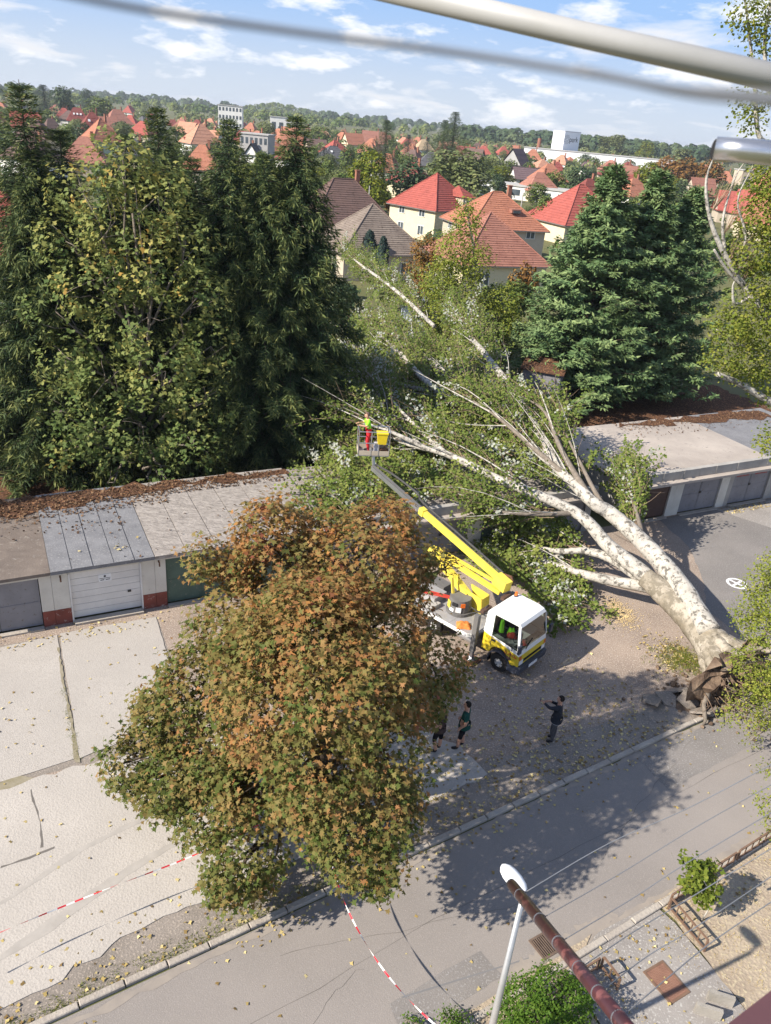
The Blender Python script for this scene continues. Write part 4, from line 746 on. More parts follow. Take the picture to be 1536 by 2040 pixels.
def cypress_meshes(h, r, seed, leafm, n=900, base=1.2):
    rg = np.random.default_rng(seed); tb = MB(); tb.tube([(0,0,0),(.1,0,h*.5),(0,0,h*.95)], [.26,.16,.02], 8); pos, dr, ln, tone, nr = [], [], [], [], []
    for i in range(n):
        u = rg.uniform(0,1)**1.1; z = base+u*(h-base); f = 1-u; rad = r*(1-u**1.9)*(.78+.30*math.sin(7*rg.uniform(0,1)+z*1.3))+.25; an = rg.uniform(0,6.283)
        o = np.array([math.cos(an),math.sin(an),0]); L_ = rg.uniform(1.5,2.9)*(.5+.5*f); tip = o*rad*rg.uniform(.72,1.06); tip[2] = z
        d = unit((o*rg.uniform(.7,1.1)+np.array([0,0,rg.uniform(.10,.55)])+rg.normal(size=3)*.12)[None])[0]; st = tip-d*L_
        sd = np.cross(d,[0,0,1]); sd /= np.linalg.norm(sd)+1e-6; m = 78; t = rg.uniform(0,1,m)**.7; wv = (1-t)*.42+.10
        s = rg.uniform(-1,1,m); p = st+d[None]*(t*L_)[:,None]+sd[None]*(s*wv*L_*.5)[:,None]+rg.normal(size=(m,3))*.06; p[:,2] -= abs(s)*.12
        dd = d[None]*.8+sd[None]*(s*.8)[:,None]+rg.normal(size=(m,3))*.25; dd[:,2] += .12
        pos.append(p); dr.append(dd); ln.append(rg.uniform(.22,.46,m)); tone.append(np.full(m,rg.uniform(.25,.6))+.25*t); nr.append(np.array([0,0,1.])[None]+o[None]*.5+rg.normal(size=(m,3))*.45)
        if i % 3 == 0: tb.tube([(0,0,max(.3,st[2]-rad*.25)), tuple(st), tuple(tip)], [.04,.025,.008], 4, cap=False)
    pos = np.concatenate(pos); dr = unit(np.concatenate(dr)); ln = np.concatenate(ln); tone = np.concatenate(tone); nr = np.concatenate(nr)
    return tb.mesh('trunk','bark_dark',True), cloud_mesh('crown', pos, nr, ln, np.clip(tone,0,1), T_BLADE, leafm, rg, dirv=dr, width=ln*.34)
CYA = cypress_meshes(16, 4.6, 31, 'needle_cypress', 640); CYB = cypress_meshes(15.5, 4.2, 32, 'needle_cypress', 560)
for (x,y,h,_), me, hh, rz, lab in [((12.5, 54.4, 15.6, 0.4),CYA,16,.5,'tallest blue-green conifer behind the flat garage roof'),((16.0, 56.5, 15.5, 0.4),CYB,15.5,2.2,'broad blue-green conifer right of the tallest one'),((19.1, 58.0, 14.6, 0.4),CYA,16,4.0,'blue-green conifer beside the bare poplar limb'),
    ((12.0, 57.2, 12.7, 0.4),CYB,15.5,5.1,'lower blue-green conifer next to the grey board shed')]:
    plant('conifer_tree', lab, 'tree', (x,y,0), me, min(1.12,h/hh*1.12), rz, 'blue-green conifers behind the flat garage roof', sz=h/hh)

# generic background trees, built once per kind and copied
def round_meshes(seed, leafm, n=1500, h=8.0, r=3.6, leaf=.55, k=9):
    rg = np.random.default_rng(seed); tb = MB(); tb.tube([(0,0,0),(.1,.05,h*.35),(0,0,h*.7)], [.2,.15,.05], 6); lob = []
    for i in range(k):
        a = rg.uniform(0,6.28); q = rg.uniform(.15,.62)*r; z = rg.uniform(.34,.80)*h; lob.append((q*math.cos(a),q*math.sin(a),z,r*rg.uniform(.38,.60)*(1.1-.35*z/h)))
    lob.append((0,0,h*.80,r*.42)); P, pos, nr, cl = lobe_points(lob, rg, n/ (4*math.pi*sum(l[3]**2 for l in lob))/4, 6, leaf*.6, inner=.6)
    sz = leaf*rg.uniform(.6,1.2,len(pos)); return tb.mesh('trunk','bark_grey'), cloud_mesh('crown', pos, nr, sz, np.clip(.45+rg.normal(size=len(P))[cl]*.18,0,1), T_QUAD, leafm, rg, width=sz*1.2)
def column_meshes(seed, leafm, h=5.0, r=.8, n=2600, leaf=.22):
    rg = np.random.default_rng(seed); u = rg.uniform(0,1,n); a = rg.uniform(0,6.283,n); rr_ = r*np.sqrt(np.clip(1-u**2.2,0,1))*np.clip(u*5+.45,0,1)*rg.uniform(.8,1.05,n)*(1+.15*np.sin(3*a+9*u))
    pos = np.stack([rr_*np.cos(a),rr_*np.sin(a),.1+u*h*.97],1); o = np.stack([np.cos(a),np.sin(a),a*0],1); d = np.array([0,0,1.])+o*.45+rg.normal(size=(n,3))*.3
    sz = leaf*rg.uniform(.7,1.5,n); tb = MB(); tb.tube([(0,0,0),(0,0,h*.5)],[.07,.03],6); return tb.mesh('trunk','bark_dark'), cloud_mesh('crown', pos, o+rg.normal(size=(n,3))*.4, sz, np.clip(.4+rg.normal(size=n)*.15,0,1), T_BLADE, leafm, rg, dirv=d, width=sz*.5)
K = {'green': round_meshes(41,'leaf_green'), 'green2': round_meshes(42,'leaf_green',k=7), 'dark': round_meshes(43,'leaf_dark'), 'lime': round_meshes(44,'leaf_lime',2600,leaf=.40), 'olive': round_meshes(45,'leaf_olive',3200,leaf=.36,k=12), 'rust': round_meshes(46,'leaf_rust'),
     'tall': round_meshes(47,'leaf_olive',1500,12,2.6,k=12), 'spruce': spruce_meshes(12,2.6,48,'leaf_dark',.35,.45), 'blue': spruce_meshes(9,2.4,49,'needle_blue',.25,.5), 'thuja': column_meshes(50,'needle_cypress'), 'limethuja': column_meshes(51,'leaf_lime'), 'darkthuja': column_meshes(52,'needle_blue')}
KH = {'tall':12.,'spruce':12.,'blue':9.,'thuja':5.,'limethuja':5.,'darkthuja':5.}; KW = {'tall':5.2,'spruce':5.2,'blue':4.8,'thuja':1.6,'limethuja':1.6,'darkthuja':1.6}
NAMED = [((-190.0, 438.3, 18.5, 19.0),'blue','big blue-green conifer left of the maroon roof, far left'),((-203.6, 498.0, 19.2, 15.5),'dark','dark round tree right of the big blue-green conifer'),((-181.6, 490.3, 15.7, 19.5),'green','round green tree above the brownish red roof'),((-300.2, 777.9, 19.9, 13.9),'dark','small dark tree on the far left skyline'),
 ((-203.5, 501.1, 12.2, 8.7),'lime','yellow-green tree between the maroon roofs'),((-117.1, 339.7, 8.1, 9.2),'dark','dark green tree below the orange-brown roof'),((-8.3, 161.4, 11.9, 10.4),'lime','bright yellow-green tree behind the red-roofed cream house'),((-9.3, 240.8, 16.9, 10.8),'spruce','lone slim spruce rising behind the yellow-green tree'),
 ((11.1, 289.7, 21.1, 15.8),'spruce','taller of the twin dark spruces in the middle distance'),((8.3, 299.2, 18.5, 11.9),'spruce','shorter of the twin dark spruces in the middle distance'),((9.1, 174.2, 13.3, 16.9),'olive','large spreading grey-green walnut behind the red-roofed house'),((-0.4, 168.1, 10.4, 10.3),'dark','dark rounded tree between the yellow-green tree and the walnut'),
 ((-4.5, 364.6, 12.0, 8.4),'blue','blue-green spruce left of the tan roof'),((4.0, 404.0, 10.9, 7.8),'blue','pale blue spruce right before the tan roof'),((28.4, 283.2, 6.5, 8.8),'lime','small yellow-green tree left of the long dark purple roof'),((-49.7, 436.2, 11.5, 13.0),'green','green tree behind the long brown roof'),
 ((-68.5, 383.4, 12.1, 11.0),'olive','weeping grey-green tree beside the grey flat building'),((-17.9, 288.7, 9.3, 9.7),'green','green tree left of the lone slim spruce'),((48.3, 251.2, 9.8, 9.9),'dark','dark green tree between the peach roofs and the conifers'),((39.4, 242.2, 8.2, 7.9),'green','green bush before the broad peach roof'),
 ((31.8, 219.9, 5.8, 7.9),'green','green garden tree by the long white building'),((146.5, 680.7, 21.4, 16.1),'tall','olive-green poplar, the left of those right of the white tower'),((153.1, 668.6, 23.1, 15.8),'tall','olive-green poplar in the middle of those right of the white tower'),((183.9, 709.2, 18.7, 16.0),'lime','yellowish tree right of the white hall'),
 ((178.4, 594.6, 17.3, 14.3),'tall','lone dark-topped poplar before the far right hills'),((101.0, 350.4, 13.2, 14.0),'rust','rust-brown chestnut, leftmost in its row'),((107.3, 344.7, 13.5, 13.9),'rust','rust-brown chestnut in the middle of its row'),((113.5, 339.3, 13.7, 13.8),'rust','rust-brown chestnut, rightmost in its row under the steel pipe'),
 ((75.1, 278.3, 12.1, 11.1),'lime','yellow-green bush left of the rust-brown chestnuts'),((23.9, 153.9, 7.4, 6.0),'green','green garden tree behind the orange hipped house'),((22.4, 225.0, 6.8, 5.8),'dark','dark garden tree left of the long white building'),
 ((-4.6, 93.5, 5.5, 2.1),'darkthuja','dark columnar thuja, the left of two before the taupe roof'),((-2.8, 86.8, 5.8, 1.7),'darkthuja','dark columnar thuja, the right of two before the taupe roof'),((10.2, 100.9, 4.9, 2.9),'thuja','dark green conical thuja before the orange ribbed roof'),((13.4, 108.0, 4.4, 1.7),'limethuja','slim yellow-green thuja before the orange ribbed roof'),
 ((11.5, 79.3, 5.8, 3.2),'rust','small yellowing shrub right of the slim thuja'),((9.5, 70.6, 5.7, 4.5),'green','green shrub left of the lower blue-green conifer'),((-4.4, 63.9, 5.3, 3.4),'dark','dark shrub behind the broad dark spruce'),((6.8, 63.0, 6.4, 3.4),'dark','dark green shrub behind the fallen poplar crown')]
for k, ((x,y,h,wd), kd, lab) in enumerate(NAMED):
    plant({'spruce':'spruce_tree','blue':'spruce_tree','thuja':'thuja','limethuja':'thuja','darkthuja':'thuja'}.get(kd,'tree'), lab, 'tree', (x,y,0), K[kd], wd/KW.get(kd,7.2), k*1.7, None, sz=h/KH.get(kd,8.0))
HS = OCC
rg = np.random.default_rng(61); kinds = ['green','green2','dark','olive','green','lime','tall','blue','spruce','rust']; pr = np.array([6,6,6,5,4,1.6,3,1,1,.8]); pr = pr/pr.sum(); n = 0; LABK = {'green':'round green garden tree','green2':'round green garden tree','dark':'dark green garden tree','olive':'grey-green garden tree','lime':'yellow-green garden tree','tall':'tall slim garden tree','blue':'bluish garden conifer','spruce':'dark garden conifer','rust':'rust-brown garden tree'}
while n < 280:
    D_ = 125+500*rg.uniform()**.9; a = rg.uniform(-.50,.52); x, y = D_*math.sin(a), D_*math.cos(a); h = rg.uniform(4.0,7.6)+D_*.003
    if D_ < 230 and -.08 < a < .25: h = rg.uniform(2.5,4.5)
    bad = False
    for hx, hy, hw in HS:
        u = (x*hx+y*hy)/math.hypot(hx,hy); off = abs(x*hy-y*hx)/math.hypot(hx,hy); dd = math.hypot(x-hx,y-hy)
        if dd < hw*.62+2.6 or (u < math.hypot(hx,hy) and off < hw*.38+1.5 and dd < 45 and h > 3.6): bad = True; break
    if bad: continue
    kd = kinds[rg.choice(len(kinds), p=pr)]; w_ = h*rg.uniform(.75,1.1)*(.5 if kd in ('tall','spruce') else 1)
    plant('garden_tree', LABK[kd]+' among the distant houses', 'tree', (x,y,0), K[kd], w_/KW.get(kd,7.2), rg.uniform(0,6.28), LABK[kd]+'s among the distant houses', sz=h/KH.get(kd,8.0)); n += 1
for (x,y), hh_, me, lab in [(GR(-10.5,6.6)[:2], 10.5, SPC, 'lower spruce added outside the left edge, overhanging and shading the garage roof'), (GR(-15.5,7.5)[:2], 13.0, SPB, 'spruce added outside the left edge, shading the garage roofs'), (GR(-7.2,7.6)[:2], 9.0, SPC, 'small spruce at the left edge behind the grey-doored garage')]:  # the spruces outside the left edge are added to shade the garage roofs
    plant('spruce_tree', lab, 'tree', (x,y,0), me, hh_/16.0, rnd.uniform(0,6), 'spruces behind the garages', sz=hh_/16.2)
# far woods: nobody could count these
def wood(name, label, centers, seed, leafm, leaf=1.7, per=70):
    rg = np.random.default_rng(seed); C_ = np.array([c[:3] for c in centers]); Hh = np.array([c[3] for c in centers]); n = len(C_); d = ball_dirs(rg, n*per).reshape(n,per,3); d[:,:,2] = abs(d[:,:,2])*1.1-.25
    rx = Hh*.42*rg.uniform(.8,1.2,n); pos = C_[:,None,:]+d*rx[:,None,None]*rg.uniform(.75,1.05,(n,per,1)); pos[:,:,2] = C_[:,None,2]+Hh[:,None]*(.55+.45*d[:,:,2])
    pos = pos.reshape(-1,3); nr = d.reshape(-1,3)+rg.normal(size=(n*per,3))*.4+np.array([0,-.2,.3]); sz = leaf*rg.uniform(.7,1.5,n*per)*np.repeat(Hh/12,per)
    return tag(link(name, cloud_mesh(name, pos, nr, sz, np.repeat(np.clip(.5+rg.normal(size=n)*.25,0,1),per), T_QUAD, leafm, rg, width=sz*1.3)), label, None, None, 'stuff')
def belt(seed, n, d0, d1, a0, a1, h0, h1, z=0.0):
    rg = np.random.default_rng(seed); D_ = rg.uniform(d0,d1,n); a = rg.uniform(a0,a1,n); return [(D_[i]*math.sin(a[i]),D_[i]*math.cos(a[i]),z,rg.uniform(h0,h1)) for i in range(n)]
mid = []; rg = np.random.default_rng(70)
while len(mid) < 420:
    D_ = rg.uniform(300,620); a = rg.uniform(-.56,.56); x, y = D_*math.sin(a), D_*math.cos(a)
    if any(math.hypot(x-q[0],y-q[1]) < q[2]*.6+2.5 or (math.hypot(x,y) < math.hypot(q[0],q[1]) and abs(x*q[1]-y*q[0])/math.hypot(q[0],q[1]) < q[2]*.36+1 and math.hypot(x-q[0],y-q[1]) < 40) for q in HS): continue
    mid.append((x,y,-.3,rg.uniform(4.5,8)))
wood('treeline','small mixed trees in the gardens of the middle distance', mid, 69, 'leaf_olive', 1.9, 60)
wood('treeline','mixed green trees between the far houses', belt(71,330,560,900,-.56,.56,6,10.5),72,'leaf_olive')
wood('treeline','band of far trees under the skyline', belt(73,420,900,1500,-.58,.58,10,17),74,'leaf_green',2.2)
wood('treeline','dark far woods on the skyline', belt(75,420,1500,2300,-.60,.60,15,24),76,'leaf_dark',3.0,60)
wood('woodland','dark wood right of the white tower on the skyline', belt(77,190,760,960,.05,.55,14,21),78,'leaf_dark',2.2)
hc = (-276.85, 1700.00, 20.19); hh = (-277.01, 1700.00, 27.97)[2]; mb = MB(); nx, ny = 26, 10; ww, dd = 330, 160
def hillz(u, v): return max(0, (hh-9)*math.exp(-(u*1.55)**2*(1.0 if u < 0 else .7))*max(0,1-v*v)**.6)
for j in range(ny+1):
    for i in range(nx+1): u, v = -1.6+3.2*i/nx, -1+2*j/ny; mb.v.append((hc[0]+u*ww/3.2, hc[1]+v*dd, hillz(u,v)-.5))
for j in range(ny):
    for i in range(nx): a = j*(nx+1)+i; mb.f.append((a,a+1,a+nx+2,a+nx+1)); mb.m.append(0)
struct('hill', mb, 'lawn', 'low wooded hill on the skyline', True)
rg = np.random.default_rng(79); cs = []
for _ in range(260): u, v = rg.uniform(-1.5,1.5), rg.uniform(-.95,.3); cs.append((hc[0]+u*ww/3.2, hc[1]+v*dd, hillz(u,v)-1, rg.uniform(9,12)))
wood('woodland','green wood covering the low hill on the skyline', cs, 80,'leaf_green',2.0)

rg = np.random.default_rng(85); hd_ = []
while len(hd_) < 1500:
    D_ = 75+520*rg.uniform()**.8; a = rg.uniform(-.54,.54); x, y = D_*math.sin(a), D_*math.cos(a)
    if any(math.hypot(x-q[0],y-q[1]) < q[2]*.6+1.5 for q in HS): continue
    hd_.append((x,y,-.3,rg.uniform(1.4,3.6)))
wood('shrubbery','hedges and shrubs of the gardens between the houses', hd_[:900], 86, 'leaf_green', 2.6, 34); wood('shrubbery','dark shrubs of the gardens between the houses', hd_[900:], 87, 'leaf_dark', 2.6, 34)

# ---------------------------------------------------------------- the fallen white poplar
def smooth(pts, k=6):
    P = np.array(pts, float); P = np.vstack([2*P[0]-P[1], P, 2*P[-1]-P[-2]]); out = []
    for i in range(1, len(P)-2):
        for j in range(k):
            t = j/k; a, b, c, d = P[i-1:i+3]; out.append(.5*((2*b)+(-a+c)*t+(2*a-5*b+4*c-d)*t*t+(-a+3*b-3*c+d)*t**3))
    out.append(P[-2]); return np.array(out)
def stem(parent, name, pts, rad, m, n=12, seed=0, lump=.05):
    S = smooth(pts); rr_ = np.interp(np.linspace(0,1,len(S)), np.linspace(0,1,len(rad)), rad); rg = np.random.default_rng(seed); rr_ = rr_*(1+rg.normal(size=len(S))*lump*.6)
    mb = MB(); mb.tube([tuple(p) for p in S], list(rr_), n); o = obj(name, mb, m, parent, True); return S, rr_
ft = thing('fallen_tree', 'huge white-barked poplar fallen across the garages with its roots torn up', 'tree', (12.55, 23.27, 0.00))
mat('soil_dark', (.11,.075,.055), (.24,.175,.125), 2.5, .97, .05, bump=.9, bscale=9)
ST_ = []
def S_(name, pts, rad, m='bark_white', n=12, shoots=1.0, s0=0.0): S, r_ = stem(ft, name, pts, rad, m, n, len(ST_)); ST_.append((S, r_, shoots, s0)); return S
S_('trunk', [(12.69, 22.62, 0.75), (12.28, 23.55, 1.00), (11.74, 24.94, 1.25), (11.15, 26.36, 1.40), (10.52, 27.12, 1.60)], [.95,.66,.54,.49,.38], 'bark_mossy', 16, 0)
S_('stem', [(11.40, 25.83, 1.35), (10.62, 27.14, 1.60), (9.30, 28.47, 2.10), (7.94, 29.83, 2.90), (4.92, 31.25, 3.40), (2.54, 33.24, 3.60), (0.46, 34.80, 3.40), (-1.24, 37.27, 3.30)], [.37,.34,.30,.24,.19,.15,.10,.04], shoots=.55, s0=.45)
S_('stem', [(12.02, 23.73, 1.50), (11.54, 26.44, 1.90), (10.68, 28.79, 2.30), (9.54, 30.26, 2.80), (8.79, 30.57, 3.10), (7.66, 32.74, 3.50), (6.25, 35.75, 3.80), (4.65, 40.78, 3.80), (3.10, 46.91, 3.60), (1.43, 52.84, 3.40)], [.41,.39,.36,.32,.27,.22,.19,.16,.12,.05], shoots=1.3, s0=.38)
S_('stem', [(11.09, 27.03, 1.20), (9.75, 27.58, 1.00), (8.56, 28.17, 0.85), (7.29, 29.19, 0.65), (5.90, 30.11, 0.50)], [.27,.22,.18,.14,.09], shoots=.5, s0=.5)
S_('stem', [(10.44, 27.44, 1.40), (9.46, 28.63, 1.50), (8.57, 29.33, 1.35), (7.48, 29.57, 1.10), (6.34, 30.47, 0.80)], [.24,.2,.16,.12,.05], shoots=.8, s0=.4)
S_('stem', [(7.66, 32.74, 3.50), (6.43, 38.41, 4.60), (5.04, 45.51, 5.10), (4.10, 49.83, 5.40), (2.73, 61.30, 5.80)], [.24,.22,.19,.13,.05], shoots=1.0, s0=.35)
S_('stem', [(5.11, 38.10, 3.80), (1.97, 42.03, 4.00), (-0.07, 48.02, 4.20), (-2.19, 53.88, 4.20)], [.20,.17,.13,.05], shoots=.9, s0=.25)
S_('stem', [(5.67, 36.96, 3.60), (2.85, 42.47, 3.30), (0.26, 44.46, 3.20), (-1.78, 46.64, 3.00)], [.18,.15,.11,.05], shoots=.7, s0=.25)
S_('stem', [(4.65, 40.78, 3.80), (2.77, 46.46, 3.70), (1.13, 49.94, 3.70), (-0.38, 54.79, 3.80)], [.22,.18,.14,.05], shoots=.9, s0=.2)
S_('stem', [(5.40, 43.33, 4.80), (4.68, 53.75, 5.20), (2.75, 60.45, 5.40), (1.42, 67.73, 5.60)], [.17,.14,.10,.03], shoots=1.1, s0=.1)
S_('stem', [(2.17, 53.87, 4.60), (-0.71, 62.90, 5.00), (-3.86, 71.39, 5.20), (-5.59, 76.00, 5.40)], [.15,.14,.11,.04], shoots=1.0, s0=.1)
for k, p in enumerate([[(2.54, 33.24, 3.60), (1.14, 36.23, 3.70), (-0.37, 39.88, 3.90), (-2.21, 45.90, 4.20)], [(1.41, 34.39, 3.40), (-0.26, 37.59, 3.60), (-1.52, 41.30, 3.90), (-2.95, 43.22, 4.20)], [(0.46, 34.80, 3.40), (-1.10, 38.92, 3.60), (-2.48, 41.33, 3.80), (-3.51, 42.72, 4.00)],
    [(1.87, 33.75, 3.50), (0.43, 34.16, 3.90), (-0.42, 34.40, 4.10), (-1.62, 34.70, 4.20)], [(-0.37, 39.88, 3.90), (-1.30, 41.79, 4.20), (-2.28, 43.76, 4.40)], [(-1.52, 41.30, 3.90), (-2.51, 43.20, 4.10), (-3.48, 44.24, 4.30)]]): S_('stem', p, [.13,.10,.06,.02] if k < 4 else [.07,.05,.015], n=7, shoots=.55, s0=.3)
S_('stem', [(8.79, 30.57, 3.10), (7.74, 33.32, 4.20), (7.29, 36.71, 4.90), (6.38, 38.48, 5.00)], [.16,.12,.08,.03], 'bark_grey', 8, .5, .1)
S_('stem', [(8.30, 31.68, 3.30), (6.50, 34.14, 4.00), (4.95, 36.19, 4.60), (3.57, 38.28, 4.80)], [.15,.11,.07,.02], 'bark_grey', 8, 1.4, .1)
S_('stem', [(9.40, 30.52, 2.80), (8.91, 31.49, 3.40), (8.55, 32.47, 3.90), (8.03, 35.59, 4.60), (8.20, 38.10, 4.50)], [.14,.10,.08,.05,.02], 'bark_grey', 8, .15, .1)
S_('stem', [(7.97, 29.84, 2.85), (6.21, 29.44, 2.80), (4.83, 29.39, 2.80), (4.07, 30.12, 2.60)], [.12,.09,.06,.02], 'bark_grey', 8, 1.2, .1)
S_('stem', [(10.71, 28.67, 2.30), (10.84, 30.82, 2.70), (10.99, 33.31, 2.90)], [.12,.08,.03], 'bark_grey', 8, 1.3, .1)
rg = np.random.default_rng(91); TW = MB(); LP, LN, LT = [], [], []
def shoot(a, d, L_, nl, thick=.018, lift=.12, tone=.45):
    k = 4; t = np.linspace(0,1,k)[:,None]; p = a+d*(t*L_)+rg.normal(size=3)*t*t*.22*L_+np.array([0,0,1])*(lift*L_*t*(1-t)-.10*L_*t*t)
    p[:,2] = np.maximum(p[:,2], .06); TW.tube([tuple(q) for q in p], [thick*(1-.8*q/(k-1)) for q in range(k)], 4, cap=False)
    for _ in range(2):
        q = p[rg.integers(1,3)]; e = q+(d*.7+rg.normal(size=3)*.45)*L_*.35; e[2] = max(.08,e[2]); TW.tube([tuple(q), tuple((q+e)/2+rg.normal(size=3)*.03), tuple(e)], [thick*.5,thick*.35,.004], 3, cap=False)
    tt = rg.uniform(.25,1.03,nl); q = np.stack([np.interp(tt, t[:,0], p[:,i]) for i in range(3)],1)+rg.normal(size=(nl,3))*(.05+.10*(1-abs(tt-.6))[:,None]); q[:,2] = np.maximum(q[:,2],.05)
    LP.append(q); LN.append((np.array([-.30,-.50,.85])+rg.normal(size=(nl,3))*.52)*(-1 if rg.uniform() < .07 else 1)); LT.append(np.full(nl, tone)+rg.normal(size=nl)*.05)
for S, r_, dens, s0 in ST_:
    if dens <= 0: continue
    seg = np.linalg.norm(np.diff(S,axis=0),axis=1); cum = np.concatenate([[0],np.cumsum(seg)]); Lt = cum[-1]; ns = int(Lt*17*dens)
    for _ in range(ns):
        u = s0*Lt+(1-s0)*Lt*rg.uniform()**.85; i = min(np.searchsorted(cum,u),len(S)-1); j = max(1,i); d0 = unit((S[j]-S[j-1])[None])[0]; a = S[i]
        d = unit((d0*1.0+rg.normal(size=3)*.22+np.array([.10,.20,.10]))[None])[0]; shoot(a+np.array([.10,.45+.5*rg.uniform(),-.10-.25*rg.uniform()])+rg.normal(size=3)*.12, d, rg.uniform(1.4,3.8), int(rg.integers(40,72)), .02, tone=rg.uniform(.25,.75))
for S, r_, dens, s0 in ST_:                                # long thin pale boughs fanning along the stems
    if dens <= 0: continue
    for _ in range(int(len(S)*.24*dens)+1):
        i = int(rg.integers(int(s0*len(S)), max(int(s0*len(S))+1, len(S)-3))); d0 = unit((S[min(i+3,len(S)-1)]-S[i-1])[None])[0]; d = unit((d0+rg.normal(size=3)*.20+np.array([-.02,.05,.10]))[None])[0]; L_ = rg.uniform(2.4,6.0); t = np.linspace(0,1,6)[:,None]; sd_ = rg.normal(size=3)*.16
        p = S[i]+d*t*L_+sd_*np.sin(t*2.4)*L_*.4; p[:,2] = np.maximum(p[:,2]-.05*L_*t[:,0]**2,.15); r0 = rg.uniform(.02,.05); BR = MB(); BR.tube([tuple(q) for q in p], [r0*(1-.8*q/5) for q in range(6)], 6, cap=False); obj('bough', BR, 'bark_white', ft, True)
def heap(poly, z, n, dirs, seed, up=.35, nl=(34,62)):
    P = np.array([p[:2] for p in poly]); lo, hi = P.min(0), P.max(0); c = 0
    def inside(q):
        r_ = False; m = len(P)
        for i in range(m):
            x1,y1 = P[i]; x2,y2 = P[(i+1)%m]
            if (y1 > q[1]) != (y2 > q[1]) and q[0] < (x2-x1)*(q[1]-y1)/(y2-y1)+x1: r_ = not r_
        return r_
    while c < n:
        q = rg.uniform(lo,hi)
        if not inside(q): continue
        a = rg.normal(dirs, .55); d = unit(np.array([[math.cos(a),math.sin(a),rg.uniform(-.1,up)]]))[0]; shoot(np.array([q[0],q[1],z+rg.uniform(.05,.55)]), d, rg.uniform(.8,1.9), int(rg.integers(*nl)), .014, tone=rg.uniform(.3,.9)); c += 1
heap([(5.70, 31.80, 0.00), (8.14, 31.08, 0.00), (8.95, 28.26, 0.00), (8.98, 25.88, 0.00), (8.35, 25.21, 0.00), (7.22, 26.66, 0.00), (7.00, 27.93, 0.00), (5.14, 28.20, 0.00), (4.42, 29.96, 0.00)], 0, 230, R(140), 1)
heap([(-3.26, 30.45, 2.30), (-1.70, 32.67, 2.30), (2.01, 34.69, 2.30), (4.59, 32.12, 2.30), (2.62, 30.68, 2.30), (-0.15, 28.91, 2.30), (-2.60, 28.42, 2.30)], 2.3, 210, R(150), 2, nl=(30,56))
heap([(-3.86, 31.63, 2.30), (-2.18, 35.60, 2.30), (3.04, 36.53, 2.30), (1.76, 33.45, 2.30), (-1.88, 32.07, 2.30)], 2.3, 80, R(150), 3)
heap([(5.72, 31.16, 1.00), (6.88, 32.21, 1.60), (9.11, 30.69, 1.60), (8.14, 30.58, 0.80), (6.21, 30.71, 0.40)], .9, 110, R(160), 4)
heap([(3.04, 65.65, 4.00), (6.59, 70.91, 5.00), (7.02, 51.22, 4.00), (3.23, 47.54, 4.00)], 3.0, 50, R(125), 5); heap([(-2.43, 59.52, 4.00), (3.04, 65.65, 4.00), (3.23, 47.54, 4.00), (-1.06, 46.12, 4.00)], 2.7, 55, R(135), 6)
heap([(1.95, 41.47, 3.60), (5.54, 43.27, 3.80), (7.13, 36.63, 3.60), (9.09, 32.23, 3.20), (8.31, 31.44, 3.00), (5.41, 33.67, 3.20), (2.41, 36.30, 3.40)], 3.0, 230, R(122), 8, .25, (44,76)); heap([(6.65, 25.51, 0.00), (7.23, 25.43, 0.00), (7.26, 24.46, 0.00), (6.75, 24.22, 0.00)], 0, 10, R(100), 7)
LP, LN, LT = np.concatenate(LP), np.concatenate(LN), np.concatenate(LT); sz = .135*rg.uniform(.7,1.3,len(LP))
tag(obj('twigs', TW, 'twig_brown', ft), kind='stuff'); tag(link('crown', cloud_mesh('crown', LP, LN, sz, np.clip(LT,0,1), T_QUAD, 'leaf_poplar', rg, width=sz*1.25), ft), kind='stuff')
# torn root plate: a ragged earthen disc, roots and the lifted paving around it
rc = np.array((12.37, 22.33, 0.62)); ax = unit(np.array([[.52,-.75,.05]]))[0]; e1 = unit(np.cross(ax,[0,0,1])[None])[0]; e2 = np.cross(e1,ax); mb = MB(); nr_, na = 7, 28; rs = np.random.default_rng(5)
for i in range(nr_+1):
    for k in range(na):
        a = 6.2832*k/na; rad = 1.75*i/nr_*(1+.16*math.sin(3*a+1)+.10*math.sin(7*a)); p = rc+e1*math.cos(a)*rad*1.15+e2*math.sin(a)*rad*.85+ax*(.45*(1-(i/nr_)**2)+rs.normal()*.16)+e1*rs.normal()*.08+e2*rs.normal()*.08; p[2] = max(p[2],-.12); mb.v.append(tuple(p))
for i in range(nr_):
    for k in range(na): a, b = i*na+k, i*na+(k+1)%na; mb.f.append((a,b,b+na,a+na)); mb.m.append(0)
obj('root_plate', mb, 'soil_dark', ft)
tb0, tdir = np.array((12.28, 23.55, 1.00)), unit(np.array([np.array((12.69, 22.62, 0.75))-np.array((12.28, 23.55, 1.00))]))[0]
for k in range(11):                                        # thick buttress roots splaying from the trunk end
    a = 6.283*k/11+rs.uniform(-.2,.2); s1 = unit(np.cross(tdir,[0,0,1.])[None])[0]; s2 = np.cross(s1,tdir); o = s1*math.cos(a)+s2*math.sin(a); L_ = rs.uniform(.9,1.5)
    p = [tb0+o*.42, tb0+tdir*.55+o*.72, tb0+tdir*1.0+o*(.95+.25*L_*.5), tb0+tdir*(1.15+.2*L_)+o*(1.0+.55*L_)]; p = [np.array([q[0],q[1],max(q[2],.02)]) for q in p]
    mb = MB(); S = smooth([tuple(q) for q in p], 4); mb.tube([tuple(q) for q in S], list(np.linspace(.30,.05,len(S))*(1+rs.normal(size=len(S))*.08)), 8); obj('buttress_root', mb, 'bark_mossy', ft, True)
